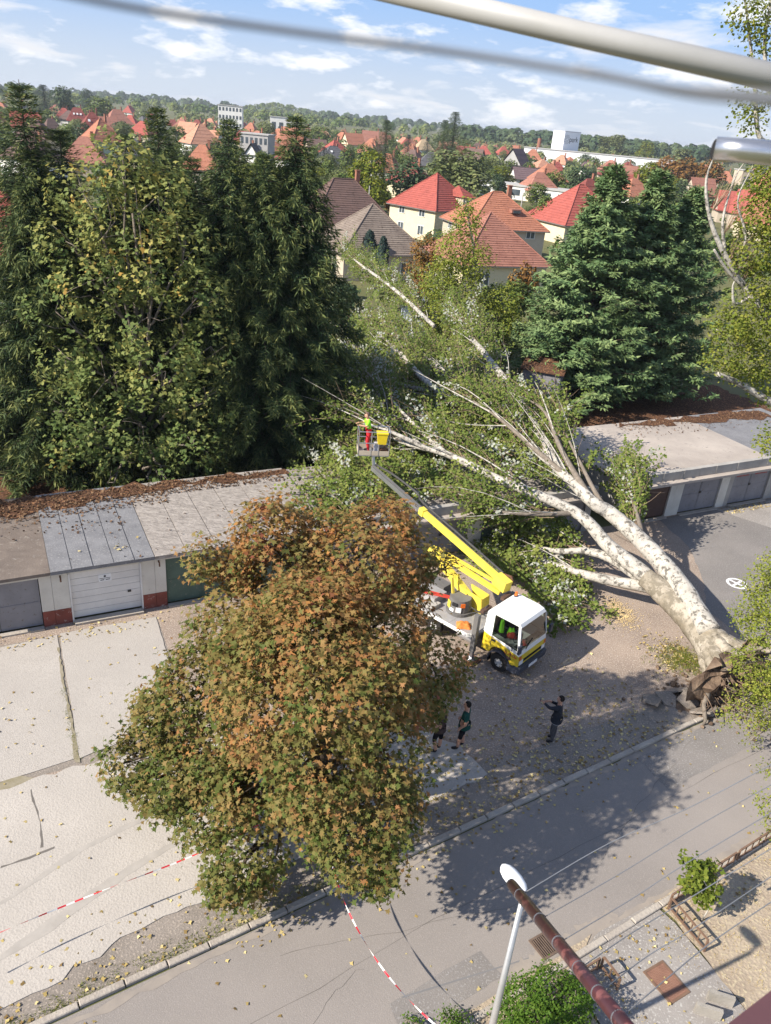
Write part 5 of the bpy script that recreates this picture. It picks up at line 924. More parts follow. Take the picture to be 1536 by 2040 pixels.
for k in range(130):
    a = rs.uniform(0,6.28); q = rs.uniform(.2,1.3); st_ = rc+e1*math.cos(a)*q+e2*math.sin(a)*q*.8+ax*.25; d = unit((ax*.8+e1*math.cos(a)*rs.uniform(.3,1.1)+e2*math.sin(a)*rs.uniform(.2,.9)+rs.normal(size=3)*.3)[None])[0]; L_ = rs.uniform(.35,1.4); t = np.linspace(0,1,5)[:,None]
    p = st_+d*t*L_+rs.normal(size=(5,3))*.06*t*L_*2-np.array([0,0,.35])*t*t*L_; p = p+np.array([-.25,-.15,0])*(k%3 == 0); p[:,2] = np.maximum(p[:,2],-.02); r0 = rs.uniform(.012,.045) if k > 7 else rs.uniform(.09,.16)
    mb = MB(); mb.tube([tuple(x) for x in p], [r0*(1-.8*j/4) for j in range(5)], 6); obj('root', mb, 'bark_grey' if k < 12 else 'soil_dark', ft, True)
for k, (pp, tl) in enumerate([((10.97, 21.42, 0.00), .22), ((11.29, 21.08, 0.00), -.18), ((10.24, 21.57, 0.00), .15), ((9.66, 21.37, 0.00), -.10), ((11.83, 21.66, 0.00), .28), ((10.76, 22.04, 0.00),-.25)]):
    an = rs.uniform(0,3); mb = MB(); n_ = 5; ol = [(math.cos(6.283*j/n_+an)*rs.uniform(.22,.62), math.sin(6.283*j/n_+an)*rs.uniform(.18,.5)) for j in range(n_)]; mb.prism(ol,-.035,.035); mt = Matrix.Translation((pp[0],pp[1],.14)) @ Matrix.Rotation(tl*2.4,4,'X') @ Matrix.Rotation(tl,4,'Y'); mb.v = [tuple(mt @ Vector(v)) for v in mb.v]
    tag(obj('asphalt_chunk', mb, 'verge_mat'), ['broken asphalt slab tilted up in the middle of those by the roots','broken asphalt slab lying right before the root plate','broken asphalt slab second from the left by the roots','leftmost broken asphalt slab by the roots','broken asphalt slab nearest the drooping tree by the roots','broken asphalt slab half under the trunk end by the roots'][k], 'rubble', 'asphalt slabs by the root plate')
cl_ = MB()
for k in range(520):
    a = rs.uniform(0,6.28); q = abs(rs.normal())*.75+.35; c = rc+np.array([math.cos(a)*q*1.25-.35, math.sin(a)*q-.25, 0]); r0 = abs(rs.normal())*.035+.015; cl_.ball((c[0],c[1],r0*.5),(r0*rs.uniform(.7,1.3),r0*rs.uniform(.7,1.3),r0*.8),0,5,4)
tag(obj('soil_clods', cl_, 'soil_dark'), 'loose dark soil and clods torn up around the roots', None, None, 'stuff')
sheet('root_hollow', [(10.35, 21.67, 0.00), (11.06, 22.30, 0.00), (11.90, 22.42, 0.00), (12.36, 21.95, 0.00), (12.08, 21.39, 0.00), (11.25, 20.97, 0.00), (10.43, 21.06, 0.00)], .018, 'soil_dark', 'dark torn earth beside the root plate', jag=.12, step=.2, seed=44)
for k, (a, b, r_, lab) in enumerate([((6.52, 30.80, 0.25),(7.11, 31.11, 0.45),.13,'short sawn log lying beside the branches by the boom'),((2.96, 31.46, 2.45),(3.42, 31.82, 2.50),.14,'sawn branch stub on the garage roof showing its pale cut'),((5.40, 31.38, 0.20),(6.11, 31.66, 0.25),.10,'small grey log in the heap of foliage'),((-3.05, 28.78, 2.35),(-3.34, 29.58, 2.70),.05,'bare grey branch sticking out of the cuttings on the roof')]):
    mb = MB(); mb.tube([a,tuple((np.array(a)+np.array(b))/2+np.array([0,0,.03])),b],[r_,r_*.95,r_*.9],10); tag(obj('log', mb, 'bark_grey'), lab, 'log')

# ---------------------------------------------------------------- standing poplar at the right edge
PA = [(*(13.06, 31.50, 14.94),1.0),(*(12.76, 31.00, 13.73),.9),(*(13.63, 31.00, 12.71),.9),(*(12.57, 30.50, 11.20),.8),(*(13.78, 31.00, 10.91),1.0),(*(12.43, 30.20, 9.81),.6),(*(13.57, 30.50, 9.63),.8),(*(14.88, 31.00, 8.89),.9),(*(15.23, 30.00, 6.72),.55),(*(11.30, 33.00, 21.31),.6),(*(10.88, 33.00, 21.43),.42),(*(12.04, 33.00, 20.76),.55),(*(11.91, 33.00, 18.61),.42),(*(12.31, 33.00, 17.98),.36),(*(12.64, 33.00, 18.75),.4),(*(13.45, 32.00, 16.49),1.0),(*(12.85, 31.50, 15.96),.7),(*(14.90, 31.00, 11.69),1.3),(*(14.36, 31.50, 14.70),1.3)]
pt = lobed_tree('poplar_tree', 'standing poplar at the right edge with a bare pale limb curving up', (21.41, 31.65, 0.00), PA, 101, 'leaf_fresh', .115, 9, 14, .26, T_QUAD, 'bark_white', .55, (11.69, 33.00, 22.67), lambda P, rg: .55+rg.normal(size=len(P))*.16, trunk_pts=[(21.41, 31.65, 0.00), (17.40, 31.00, 8.28), (14.87, 32.00, 13.77), (13.06, 33.00, 18.78), (11.69, 33.00, 22.67)], nlimb=0, wdt=1.2, inner=.5)
for k, (pts, rad) in enumerate([([(15.90, 31.00, 9.81), (14.19, 31.00, 11.24), (12.99, 31.00, 12.28), (11.66, 31.00, 13.63), (10.84, 31.00, 14.80), (10.42, 31.00, 15.96), (10.50, 31.00, 16.87)],[.19,.15,.13,.10,.07,.045,.015]),([(17.55, 31.00, 7.22), (14.90, 30.50, 8.21), (13.42, 30.30, 8.86), (12.28, 30.00, 9.25)],[.20,.15,.12,.10]),
    ([(13.23, 31.00, 12.11), (12.53, 30.70, 11.82), (12.24, 30.60, 12.38), (12.22, 30.60, 12.65)],[.08,.06,.04,.02]),([(12.99, 31.00, 12.28), (11.96, 30.80, 12.96), (11.17, 30.60, 13.70)],[.07,.06,.04]),([(11.77, 31.00, 13.55), (11.37, 31.00, 14.67), (11.39, 31.00, 16.04), (11.61, 31.00, 16.72)],[.07,.05,.03,.01]),([(12.46, 31.00, 12.79), (12.33, 31.00, 14.23), (11.72, 31.00, 15.39), (11.92, 31.00, 16.58)],[.06,.05,.03,.01]),
    ([(13.42, 33.00, 17.31), (12.62, 33.00, 17.58), (12.06, 33.00, 19.03), (11.48, 33.00, 20.41), (10.71, 33.00, 22.16)],[.12,.09,.07,.05,.03]),([(13.17, 33.00, 18.13), (12.46, 33.00, 19.22), (11.94, 33.00, 20.60), (11.78, 33.00, 22.09)],[.10,.08,.06,.04]),([(14.54, 31.00, 10.08), (13.23, 30.60, 10.27), (11.92, 30.40, 10.88)],[.06,.05,.02])]): stem(pt, 'limb', pts, rad, 'bark_white', 9, 200+k)
tw = MB(); rg = np.random.default_rng(103)
for k in range(90):
    b = [(1440,470),(1452,520),(1420,420),(1465,545),(1480,560)][k%5]; a = np.array([(11.51, 31.00, 14.16), (11.98, 31.00, 13.30), (10.92, 31.00, 14.98), (12.34, 31.00, 12.87), (12.70, 31.00, 12.62)][k%5]); d = np.array([rg.uniform(-.1,.75),rg.normal()*.3,1.2]); L_ = rg.uniform(.6,1.9); t = np.linspace(0,1,4)[:,None]; p = a+d*t*L_*.8+rg.normal(size=(4,3))*.05*t; tw.tube([tuple(x) for x in p],[.012,.009,.006,.003],3,cap=False)
tag(obj('twigs', tw, 'twig_brown', pt), kind='stuff')
# hanging light-green tree on the near right
WB = [(*(11.54, 20.80, 5.38),0.45),(*(11.24, 20.40, 4.43),0.36),(*(11.69, 20.00, 4.20),0.50),(*(11.24, 19.60, 3.23),0.36),(*(11.93, 19.40, 2.61),0.45),(*(11.11, 19.00, 2.27),0.26),(*(10.78, 18.60, 1.86),0.17),(*(11.52, 18.60, 1.79),0.24),(*(11.88, 18.60, 2.13),0.32),(*(12.19, 20.40, 4.99),0.72),(*(12.55, 19.40, 2.97),0.72),(*(11.05, 16.40, 1.95),0.14),(*(11.12, 16.10, 1.20),0.17),(*(11.28, 15.80, 0.69),0.19),(*(11.41, 18.20, 1.46),0.14),(*(11.98, 21.20, 5.72),0.36)]
lobed_tree('weeping_tree', 'light green drooping tree at the right edge beside the torn roots', (17.42, 22.43, 0.00), WB, 105, 'leaf_weeping', .07, 26, 16, .17, T_QUAD, 'bark_grey', .2, (13.80, 23.00, 5.43), lambda P, rg: .45+rg.normal(size=len(P))*.16, squash=1.25, wdt=1.1, nlimb=16, inner=.45)
# young poplar standing beyond the garages, autumn shrub beside it
YP = [(*(3.93, 60.00, 10.94),.9),(*(3.28, 60.00, 8.80),1.3),(*(5.02, 60.00, 8.24),1.1),(*(2.27, 59.00, 6.73),1.2),(*(4.16, 59.00, 5.81),1.5),(*(5.85, 59.00, 4.86),1.2),(*(2.92, 58.00, 4.07),1.2),(*(7.33, 60.00, 5.15),1.3),(*(8.07, 59.00, 3.37),1.2),(*(7.15, 58.00, 2.59),1.2),(*(4.79, 57.00, 3.00),1.1),(*(3.62, 60.00, 11.93),.45)]
lobed_tree('young_poplar', 'upright yellow-green poplar behind the garages before the orange roofs', (7.2,60.5,0), YP, 107, 'leaf_weeping', .17, 7, 12, .34, T_QUAD, 'bark_white', .16, (3.71, 60.40, 12.24), lambda P, rg: .42+rg.normal(size=len(P))*.15, squash=1.2, wdt=1.1, inner=.5)
RB = [(*(1.17, 66.00, 7.96),1.0),(*(0.81, 66.00, 6.36),.9),(*(1.66, 65.00, 5.21),1.0),(*(1.98, 66.00, 6.86),.8)]
lobed_tree('autumn_shrub', 'rust-coloured shrub left of the upright yellow-green poplar', (4.0,66,0), RB, 108, 'leaf_rust', .2, 6, 10, .3, T_QUAD, 'bark_grey', .08, (1.19, 66.00, 7.77), lambda P, rg: .5+rg.normal(size=len(P))*.15, inner=.5)
# undergrowth behind the garages
UG = [(*(9.99, 50.07, 1.20),1.2),(*(12.41, 52.82, 1.60),1.5),(*(9.55, 54.42, 1.20),1.2)]
lobed_tree('garden_bush', 'dark bush at the foot of the conifers by the board shed', (11.51, 54.09, 0.00), UG, 109, 'leaf_dark', .16, 8, 10, .3, T_QUAD, 'bark_grey', .06, (10.49, 49.31, 1.50), lambda P, rg: .4+rg.normal(size=len(P))*.15, inner=.5, cat='bush')
# bush, herbs and sapling on the near side of the street
BU = [(*(3.84, 10.24, 0.75),.48),(*(4.36, 10.41, 0.90),.5),(*(4.81, 10.16, 0.85),.45),(*(4.09, 9.82, 0.80),.5),(*(3.56, 9.94, 0.60),.4),(*(5.06, 10.71, 0.60),.28),(*(4.41, 9.60, 0.80),.5),(*(3.77, 9.36, 0.80),.5)]
lobed_tree('bush', 'bright green bush beside the street lamp at the bottom', (4.41, 10.01, 0.00), BU, 111, 'leaf_bush', .062, 48, 14, .11, T_QUAD, 'bark_grey', .04, (4.22, 9.68, 0.80), lambda P, rg: .5+rg.normal(size=len(P))*.2, cat='bush', wdt=.9, inner=.6)
for k, (b, lb_, lab) in enumerate([((2.44, 9.99, 0.00), [(*(2.35, 10.01, 0.30),.18),(*(2.57, 10.01, 0.25),.16),(*(2.18, 10.02, 0.35),.1)], 'small green shrub at the kerb left of the lamp post'),((1.48, 9.92, 0.00), [(*(1.43, 9.94, 0.20),.10),(*(1.62, 9.85, 0.20),.12)], 'low sprig at the bottom edge left of the small shrub')]):
    lobed_tree('small_shrub', lab, b, lb_, 113+k, 'leaf_bush', .06, 60, 10, .07, T_QUAD, 'bark_grey', .012, (b[0],b[1],.3), lambda P, rg: .5+rg.normal(size=len(P))*.2, cat='bush', wdt=.8, inner=.3)
sb = (8.67, 13.09, 0.00); SPL = [(*(8.30, 13.31, 1.50),.17),(*(8.14, 13.22, 1.15),.18),(*(8.65, 13.28, 1.00),.2),(*(8.48, 13.34, 1.40),.18),(*(8.48, 13.14, 0.85),.15),(*(8.04, 13.53, 1.55),.07),(*(8.69, 13.49, 1.50),.1)]
lobed_tree('sapling', 'young sapling in the dry soil bed by the low brown rail', sb, SPL, 117, 'leaf_fresh', .125, 46, 9, .11, T_STAR, 'bark_white', .022, (sb[0],sb[1],1.55), lambda P, rg: .3+rg.normal(size=len(P))*.15, inner=.2)

# ---------------------------------------------------------------- the platform truck
mat('cab_white', (.82,.82,.80), (.74,.735,.71), 1.6, .35, .45, speck=(.58,.56,.52), sscale=7, sth=.70); mat('cab_yellow', (.78,.58,.035), (.68,.50,.035), 2, .38, .45, speck=(.40,.31,.10), sscale=8, sth=.68); mat('boom_yellow', (.80,.64,.085), (.70,.55,.07), 2.5, .5, .35, speck=(.42,.34,.12), sscale=9, sth=.68); mat('tyre', (.022,.021,.02), (.035,.032,.03), 8, .9, .15)
mat('rim_grey', (.60,.60,.60), (.50,.50,.50), 4, .4, .5, .3); mat('bumper_dark', (.055,.062,.085), (.045,.05,.07), 3, .5, .4); mat('deck_metal', (.47,.46,.46), (.38,.37,.37), 2.5, .5, .5, .4, bump=.3, bscale=35); mat('steel', (.55,.56,.58), (.45,.46,.48), 3, .3, .5, .8)
mat('grey_box', (.16,.155,.15), (.125,.12,.118), 2, .6, .35); mat('cloth_orange', (.72,.26,.07), (.56,.19,.05), 6, .9, .1); mat('red_tool', (.55,.06,.04), None, 3, .5, .4); mat('hivis', (.32,.85,.04), (.27,.74,.035), 5, .8, .2); mat('lamp_orange', (.75,.16,.02), None, 3, .3, .5); mat('seat_dark', (.03,.03,.032), None, 3, .9, .1); mat('bucket_yellow', (.80,.60,.02), (.70,.52,.02), 3, .5, .4)
glassmat('cab_glass', (.42,.47,.46)); mat('hose', (.045,.043,.042), (.07,.068,.065), 12, .7, .3, stretch=(1,1,1))
TR = thing('platform_truck', 'yellow and white aerial platform truck parked on the gravel with its boom raised', 'truck', (4.96,22.99,0), R(-40))
def tp(name, mb, m, parent=None, smooth=False): return obj(name, mb, m, parent or TR, smooth, inv=False)
# cab: lower body yellow, upper cab white, both from one side profile
def shell(prof, y0, y1, yt0=None, yt1=None, zt=(1.2,2.25)):
    mb = MB(); n = len(prof)
    def yy(z, y): 
        f = min(1,max(0,(z-zt[0])/(zt[1]-zt[0]))); return y*(1-.13*f)
    P = [(x, yy(z,y0), z) for x, z in prof]+[(x, yy(z,y1), z) for x, z in prof]; mb.add(P, [tuple(range(n)), tuple(reversed(range(n,2*n)))]+[(k, n+k, n+(k+1)%n, (k+1)%n) for k in range(n)]); return mb
low = [(.74,.50),(.76,.80),(.74,1.02),(-.78,1.30),(-.78,.62),(-.44,.60),(-.40,.78),(-.28,.90),(-.08,.97),(.12,.94),(.26,.84),(.33,.70),(.36,.50)]
cabo = tp('cab', shell(low,-.86,.86), 'cab_yellow')
tp('cab_belt', shell([(.745,1.022),(.715,1.22),(-.78,1.36),(-.78,1.302)],-.862,.862), 'cab_white', cabo)
roof = [(.60,2.10),(.52,2.20),(.30,2.26),(-.45,2.27),(-.68,2.22),(-.77,2.08)]; tp('cab_roof', shell(roof,-.87,.87), 'cab_white', cabo, False)
for s in (-1,1):
    tp('pillar', MB().hexa([(.66,s*.86-.03,1.22),(.735,s*.86-.03,1.22),(.735,s*.86+.03,1.22),(.66,s*.86+.03,1.22)],[(.50,s*.765-.03,2.11),(.595,s*.765-.03,2.11),(.595,s*.765+.03,2.11),(.50,s*.765+.03,2.11)]), 'cab_white', cabo)
    tp('pillar', MB().hexa([(-.78,s*.85-.035,1.36),(-.42,s*.85-.035,1.34),(-.42,s*.85+.035,1.34),(-.78,s*.85+.035,1.36)],[(-.77,s*.765-.035,2.11),(-.46,s*.765-.035,2.11),(-.46,s*.765+.035,2.11),(-.77,s*.765+.035,2.11)]), 'cab_white', cabo)
    g = MB(); g.add([(-.42,s*.862,1.335),(.655,s*.862,1.225),(.505,s*.775,2.11),(-.455,s*.775,2.11)], [(0,1,2,3) if s < 0 else (3,2,1,0)]); tp('side_window', g, 'cab_glass', cabo)
    m_ = MB(); m_.box((.80,s*1.0,1.42),(.07,.17,.32)); m_.tube([(.70,s*.87,1.30),(.78,s*.98,1.36)],.015,6); tp('mirror', m_, 'bumper_dark', cabo)
    ar = MB(); pts = [(.0+.46*math.cos(a), s*.84, .36+.46*math.sin(a)) for a in np.linspace(R(15),R(172),12)]
    for a_, b_ in zip(pts[:-1], pts[1:]): ar.beam(a_, b_, .14, .045)
    tp('wheel_arch', ar, 'bumper_dark')
    st_ = MB(); st_.box((.52,s*.83,.42),(.34,.10,.28)); tp('step', st_, 'bumper_dark')
g = MB(); g.add([(.728,-.83,1.225),(.728,.83,1.225),(.60,.75,2.10),(.60,-.75,2.10)], [(0,1,2,3)]); tp('windscreen', g, 'cab_glass', cabo)
tp('rear_wall', MB().box((-.76,0,1.72),(.04,1.5,.78)), 'cab_white', cabo); tp('floor', MB().box((0,0,1.05),(1.4,1.6,.05)), 'seat_dark', cabo)
for y_ in (-.45,.15,.5): s_ = MB(); s_.box((-.25,y_,1.30),(.48,.42,.14)); s_.box((-.50,y_,1.62),(.14,.42,.58)); tp('seat', s_, 'seat_dark', cabo)
d_ = MB(); d_.box((.55,0,1.18),(.24,1.55,.14)); tp('dashboard', d_, 'seat_dark', cabo); sw = MB(); sw.tube([(.36+.06*math.cos(a),-.45+.2*math.cos(a),1.42+.18*math.sin(a)) for a in np.linspace(0,6.283,14)],.014,5); tp('steering_wheel', sw, 'seat_dark', cabo)
tp('front_band', MB().box((.762,.0,.93),(.02,1.50,.18)), 'cab_yellow', cabo); tp('grille', MB().box((.764,.0,.76),(.02,1.20,.10)), 'seat_dark', cabo)
tp('bumper', MB().hexa([(.50,-.88,.30),(.84,-.86,.32),(.84,.86,.32),(.50,.88,.30)],[(.60,-.88,.60),(.88,-.85,.60),(.88,.85,.60),(.60,.88,.60)]), 'bumper_dark')
for s in (-1,1): tp('headlight', MB().box((.768,s*.70,.74),(.03,.22,.17)), 'sign_white'); tp('turn_signal', MB().box((.765,s*.77,.935),(.035,.10,.15)), 'lamp_orange')
tp('number_plate', MB().box((.893,-.05,.46),(.02,.52,.11)), 'sign_white'); tp('door_handle', MB().box((-.33,-.868,1.14),(.15,.03,.07)), 'seat_dark', cabo)
for s in (-1,1):
    tp('door_seam', MB().beam((.36,s*.863,.72),(.45,s*.863,1.24),.006,.012), 'bumper_dark', cabo); tp('door_seam', MB().beam((-.43,s*.864,.80),(-.43,s*.864,1.32),.006,.012), 'bumper_dark', cabo); tp('side_marker', MB().box((.62,s*.868,.92),(.09,.02,.05)), 'lamp_orange', cabo)
    tp('mud_flap', MB().box((-.46,s*.76,.36),(.02,.22,.34)), 'seat_dark'); tp('window_seal', MB().beam((-.42,s*.868,1.335),(.655,s*.868,1.225),.008,.03), 'seat_dark', cabo); tp('rear_lamp', MB().box((-4.62,s*.8,.78),(.04,.22,.12)), 'red_tool')
for y_ in np.linspace(-.8,.8,5): tp('tie_ring', MB().tube([(-4.4,y_,.955),(-4.4,y_,1.0)],.03,8), 'steel')
tp('air_hose', MB().tube([tuple(p) for p in smooth([(-.82,.2,1.0),(-.95,.25,1.35),(-1.1,.1,1.5),(-1.5,.05,1.25),(-2.0,.0,1.3)],5)],.025,6), 'hose'); tp('hydraulic_hose', MB().tube([tuple(p) for p in smooth([(-.98,-.9,1.9),(-1.0,-.5,2.1),(-1.2,-.2,1.7),(-1.9,-.2,1.15)],5)],.018,6), 'hose')
tp('door_seam', MB().box((.42,-.861,1.0),(.012,.006,.55)), 'bumper_dark', cabo)
text('lettering','EURO',.17, Matrix.Translation((.44,-.864,.80)) @ Matrix.Translation((-.28,0,.14)) @ Matrix.Rotation(math.pi/2,4,'X'), 'red_tool', cabo, .003)
e_ = MB(); e_.tube([(.32,-.861,.76),(.32,-.866,.76)],[.075,.075],16); e_.v = [(.32+(v[0]-.32)*2.0, v[1], v[2]*1.0) for v in e_.v]; tp('emblem', e_, 'door_brown', cabo)
wp = MB(); wp.beam((.755,-.5,1.20),(.70,-.05,1.42),.02,.02); tp('wiper', wp, 'seat_dark', cabo)
b_ = MB(); b_.cyl((-.55,.55,2.25),.07,.05,12); tp('beacon_base', b_, 'bumper_dark', cabo); b_ = MB(); b_.cyl((-.55,.55,2.302),.06,.13,12,r2=.045); tp('beacon', b_, 'lamp_orange', cabo)
def wheel(x, y, s):
    t = MB(); pr_ = [(.17,-.11),(.335,-.105),(.36,-.07),(.36,.07),(.335,.105),(.17,.11)]; n = 28
    for k in range(n):
        a = 6.2832*k/n
        for r_, o in pr_: t.v.append((x+r_*math.cos(a), y+o, .36+r_*math.sin(a)))
    m = len(pr_)
    for k in range(n):
        for j in range(m): a, b = k*m+j, k*m+(j+1)%m; c, d = ((k+1)%n)*m+(j+1)%m, ((k+1)%n)*m+j; t.f.append((a,b,c,d)); t.m.append(0)
    w_ = tp('wheel', t, 'tyre', None, False); r_ = MB(); r_.tube([(x,y+s*.05,.36),(x,y+s*.085,.36)],[.205,.19],20); r_.tube([(x,y+s*.086,.36),(x,y+s*.12,.36)],[.075,.06],12); rm = tp('rim', r_, 'rim_grey', w_)
    for k in range(6): a = 6.283*k/6; q = MB(); q.tube([(x+.135*math.cos(a),y+s*.082,.36+.135*math.sin(a)),(x+.135*math.cos(a),y+s*.0875,.36+.135*math.sin(a))],[.026,.026],8); tp('rim_hole', q, 'seat_dark', w_)
for x in (0,-2.95):
    for s in (-1,1): wheel(x, s*.76, s)
c_ = MB(); c_.box((-2.2,.35,.62),(5.0,.08,.16)); c_.box((-2.2,-.35,.62),(5.0,.08,.16)); c_.box((-3.0,0,.45),(.12,1.4,.12)); tp('chassis', c_, 'bumper_dark')
tk = MB(); tk.tube([(-1.9,-.62,.55),(-1.2,-.62,.55)],[.19,.19],14); tp('fuel_tank', tk, 'steel')
# deck of chequered plates
for x0, x1 in ((-4.6,-3.4),(-3.39,-2.2),(-2.19,-1.0)):
    for y0, y1 in ((-1.0,-.01),(.01,1.0)):
        d_ = MB(); pl = [(x0,y0),(x1,y0),(x1,y1),(x0,y1)]
        if x1 > -1.1: pl = [(x0,-1.0),(-1.35,-1.0),(x1,-.72),(x1,y1),(x0,y1)] if y0 < -.5 else pl
        d_.prism(pl,.90,.95); tp('deck_plate', d_, 'deck_metal')
sk = MB(); sk.box((-2.97,-1.016,.88),(3.25,.03,.13)); sk.beam((-1.35,-1.02,.88),(-1.0,-.74,.88),.03,.13); tp('deck_edge', sk, 'cab_white'); sk = MB(); sk.box((-2.8,1.016,.88),(3.6,.03,.13)); tp('deck_edge', sk, 'cab_white')
bx_ = MB(); bx_.box((-3.75,-.15,1.10),(.95,.75,.28)); tp('tool_box', bx_, 'deck_metal'); bx_ = MB(); bx_.box((-3.95,.55,1.12),(.9,.5,.32)); tp('tool_box', bx_, 'grey_box'); bx_ = MB(); bx_.box((-3.35,-.62,1.03),(.55,.5,.14)); tp('tool_box', bx_, 'plaster_grey')
br = MB(); br.beam((-4.2,-.55,1.30),(-2.75,.10,1.28),.05,.05); br.beam((-4.1,-.66,1.28),(-2.8,-.02,1.27),.05,.05); tp('red_bars', br, 'red_tool')
# stabiliser legs
for s in (-1,1):
    lg_ = MB(); lg_.box((-.98,s*1.08,1.20),(.17,.17,1.55)); sl = tp('stabiliser', lg_, 'grey_box'); lg_ = MB(); lg_.box((-.98,s*1.08,.36),(.12,.12,.72)); tp('stabiliser_leg', lg_, 'steel', sl); lg_ = MB(); lg_.box((-.98,s*1.08,.035),(.56,.56,.06)); tp('pad', lg_, 'rust', sl); lg_ = MB(); lg_.cyl((-.98,s*1.08,.065),.16,.05,14); tp('foot', lg_, 'steel', sl); lg_ = MB(); lg_.box((-.98,s*.55,1.0),(.18,.95,.16)); tp('beam', lg_, 'bumper_dark', sl)
    tp('valve_block', MB().box((-.98,s*.62,2.0),(.14,.5,.12)), 'door_brown', sl)
# turret
tu = MB(); tu.cyl((-2.45,-.05,.952),.50,.12,24); tu.cyl((-2.45,-.05,1.074),.44,.50,24,r2=.40); to_ = tp('turret', tu, 'grey_box')
for a, z_, wd_, ht_, m_ in ((-120,1.30,.22,.28,'boom_yellow'),(-82,1.42,.2,.14,'seat_dark'),(-60,1.22,.2,.2,'sign_white'),(-95,1.16,.18,.12,'sign_white'),(-40,1.42,.16,.16,'lamp_orange')):
    q = MB(); q.box((-2.45+.435*math.cos(R(a)),-.05+.435*math.sin(R(a)),z_),(wd_,.03,ht_),rz=R(a+90)); tp('control_panel', q, m_, to_)
for x_, y_ in ((-2.0,.52),(-2.28,-.02+.55)):
    pass
bk = MB(); bk.hexa([(-2.25,.22,.96),(-1.72,.30,.96),(-1.72,.36,.96),(-2.25,.28,.96)],[(-2.55,.20,1.75),(-1.78,.28,1.62),(-1.78,.34,1.62),(-2.55,.26,1.75)]); bk.hexa([(-2.25,.68,.96),(-1.72,.76,.96),(-1.72,.82,.96),(-2.25,.74,.96)],[(-2.55,.66,1.75),(-1.78,.74,1.62),(-1.78,.80,1.62),(-2.55,.72,1.75)]); bk.hexa([(-1.78,.30,.96),(-1.70,.30,.96),(-1.70,.80,.96),(-1.78,.80,.96)],[(-1.84,.30,1.60),(-1.76,.30,1.60),(-1.76,.80,1.60),(-1.84,.80,1.60)]); tp('bracket', bk, 'boom_yellow', to_)
bk = MB(); bk.beam((-2.75,-.12,1.5),(-2.95,-.05,2.15),.10,.06); bk.beam((-2.75,.25,1.5),(-2.95,.3,2.15),.10,.06); tp('turret_arm', bk, 'boom_yellow', to_)
# boom, in world metres
J1, J2, TIP = Vector((1.84, 26.20, 2.54)), Vector((4.29, 24.60, 2.47)), Vector((-0.72, 30.60, 3.74)); CL = J2.lerp(TIP,.56)
def wp_(name, mb, m, parent): return obj(name, mb, m, parent)
bm_ = MB(); bm_.beam(J2, CL, .17, .22); bo = wp_('boom', bm_, 'boom_yellow', TR)
bm_ = MB(); dv_ = (TIP-J2).normalized(); bm_.beam(CL-dv_*.12, CL+dv_*.14, .24, .29); wp_('boom_collar', bm_, 'boom_yellow', bo)
bm_ = MB(); bm_.beam(CL+dv_*.14, TIP, .16, .19); wp_('inner_boom', bm_, 'steel', bo)
bm_ = MB(); bm_.beam(CL+dv_*.14+Vector((.0,0,.13)), TIP+Vector((0,0,.13)), .10, .02); wp_('boom_strip', bm_, 'grey_box', bo)
sdv = dv_.cross(Vector((0,0,1))).normalized(); upv = sdv.cross(dv_)
hs = MB(); hp = [J2+sdv*.24+upv*.12, J2.lerp(TIP,.3)+sdv*.24+upv*.14, J2.lerp(TIP,.60)+sdv*.24+upv*.16, J2.lerp(TIP,.66)+sdv*.24+upv*.34, J2.lerp(TIP,.85)+sdv*.2+upv*.30, TIP+sdv*.16+upv*.12]; hs.tube([tuple(p) for p in smooth([tuple(p) for p in hp],5)], .045, 7); wp_('hose', hs, 'hose', bo)
hs = MB(); hs.beam(J2+dv_*.1+sdv*.15, J2+dv_*4.2+sdv*.15, .07, .12); wp_('cable_tray', hs, 'grey_box', bo)
hd = MB(); hd.beam(J2-dv_*.55-upv*.05, J2+dv_*.05-upv*.05, .36, .42); wp_('boom_heel', hd, 'boom_yellow', bo); hd = MB(); hd.tube([J2+sdv*.26+upv*.05, J2-dv_*.35+sdv*.30+upv*.18, J2-dv_*.55+sdv*.24-upv*.02],.055,7); wp_('hose_loop', hd, 'rust', bo)
lo_ = MB(); lo_.beam(J1, J2-upv*.50-dv_*.3, .16, .15); la = wp_('lower_arm', lo_, 'boom_yellow', TR); lo_ = MB(); lo_.beam(J1-upv*.05+sdv*.3, J2-upv*.30+sdv*.1, .08, .10); wp_('link_bar', lo_, 'boom_yellow', la)
ri = MB(); tw_ = TR.matrix_basis @ Vector((-2.4,.3,1.5)); ri.beam(tw_, J1, .26, .26); wp_('riser', ri, 'boom_yellow', la)
# work basket (hangs on the boom: its own thing)
BF = Vector((-0.78, 31.00, 4.26)); BZ = R(8)
bs = thing('work_basket', 'grey tubular work basket at the end of the yellow boom', 'basket', BF, BZ); bw, bd, bh = 1.30, .75, 1.08
def bp(name, mb, m, parent=None): return obj(name, mb, m, parent or bs, inv=False)
bp('floor', MB().box((0,0,.03),(bw,bd,.06)), 'deck_metal')
for (a, b) in (((-bw/2,-bd/2),(bw/2,-bd/2)),((-bw/2,bd/2),(bw/2,bd/2)),((-bw/2,-bd/2),(-bw/2,bd/2)),((bw/2,-bd/2),(bw/2,bd/2))):
    bp('kick_board', MB().beam((*a,.14),(*b,.14),.02,.20), 'wall_beige')
    for z in (.58,bh): bp('rail', MB().tube([(*a,z),(*b,z)],.022,8), 'steel')
for x in (-bw/2,-.12,.2,bw/2):
    for y in (-bd/2,bd/2): bp('post', MB().tube([(x,y,.04),(x,y,bh)],.022,8), 'steel')
bp('hinge', MB().beam((.0,-.30,-.02),(TIP-BF).to_tuple(),.10,.10), 'steel')
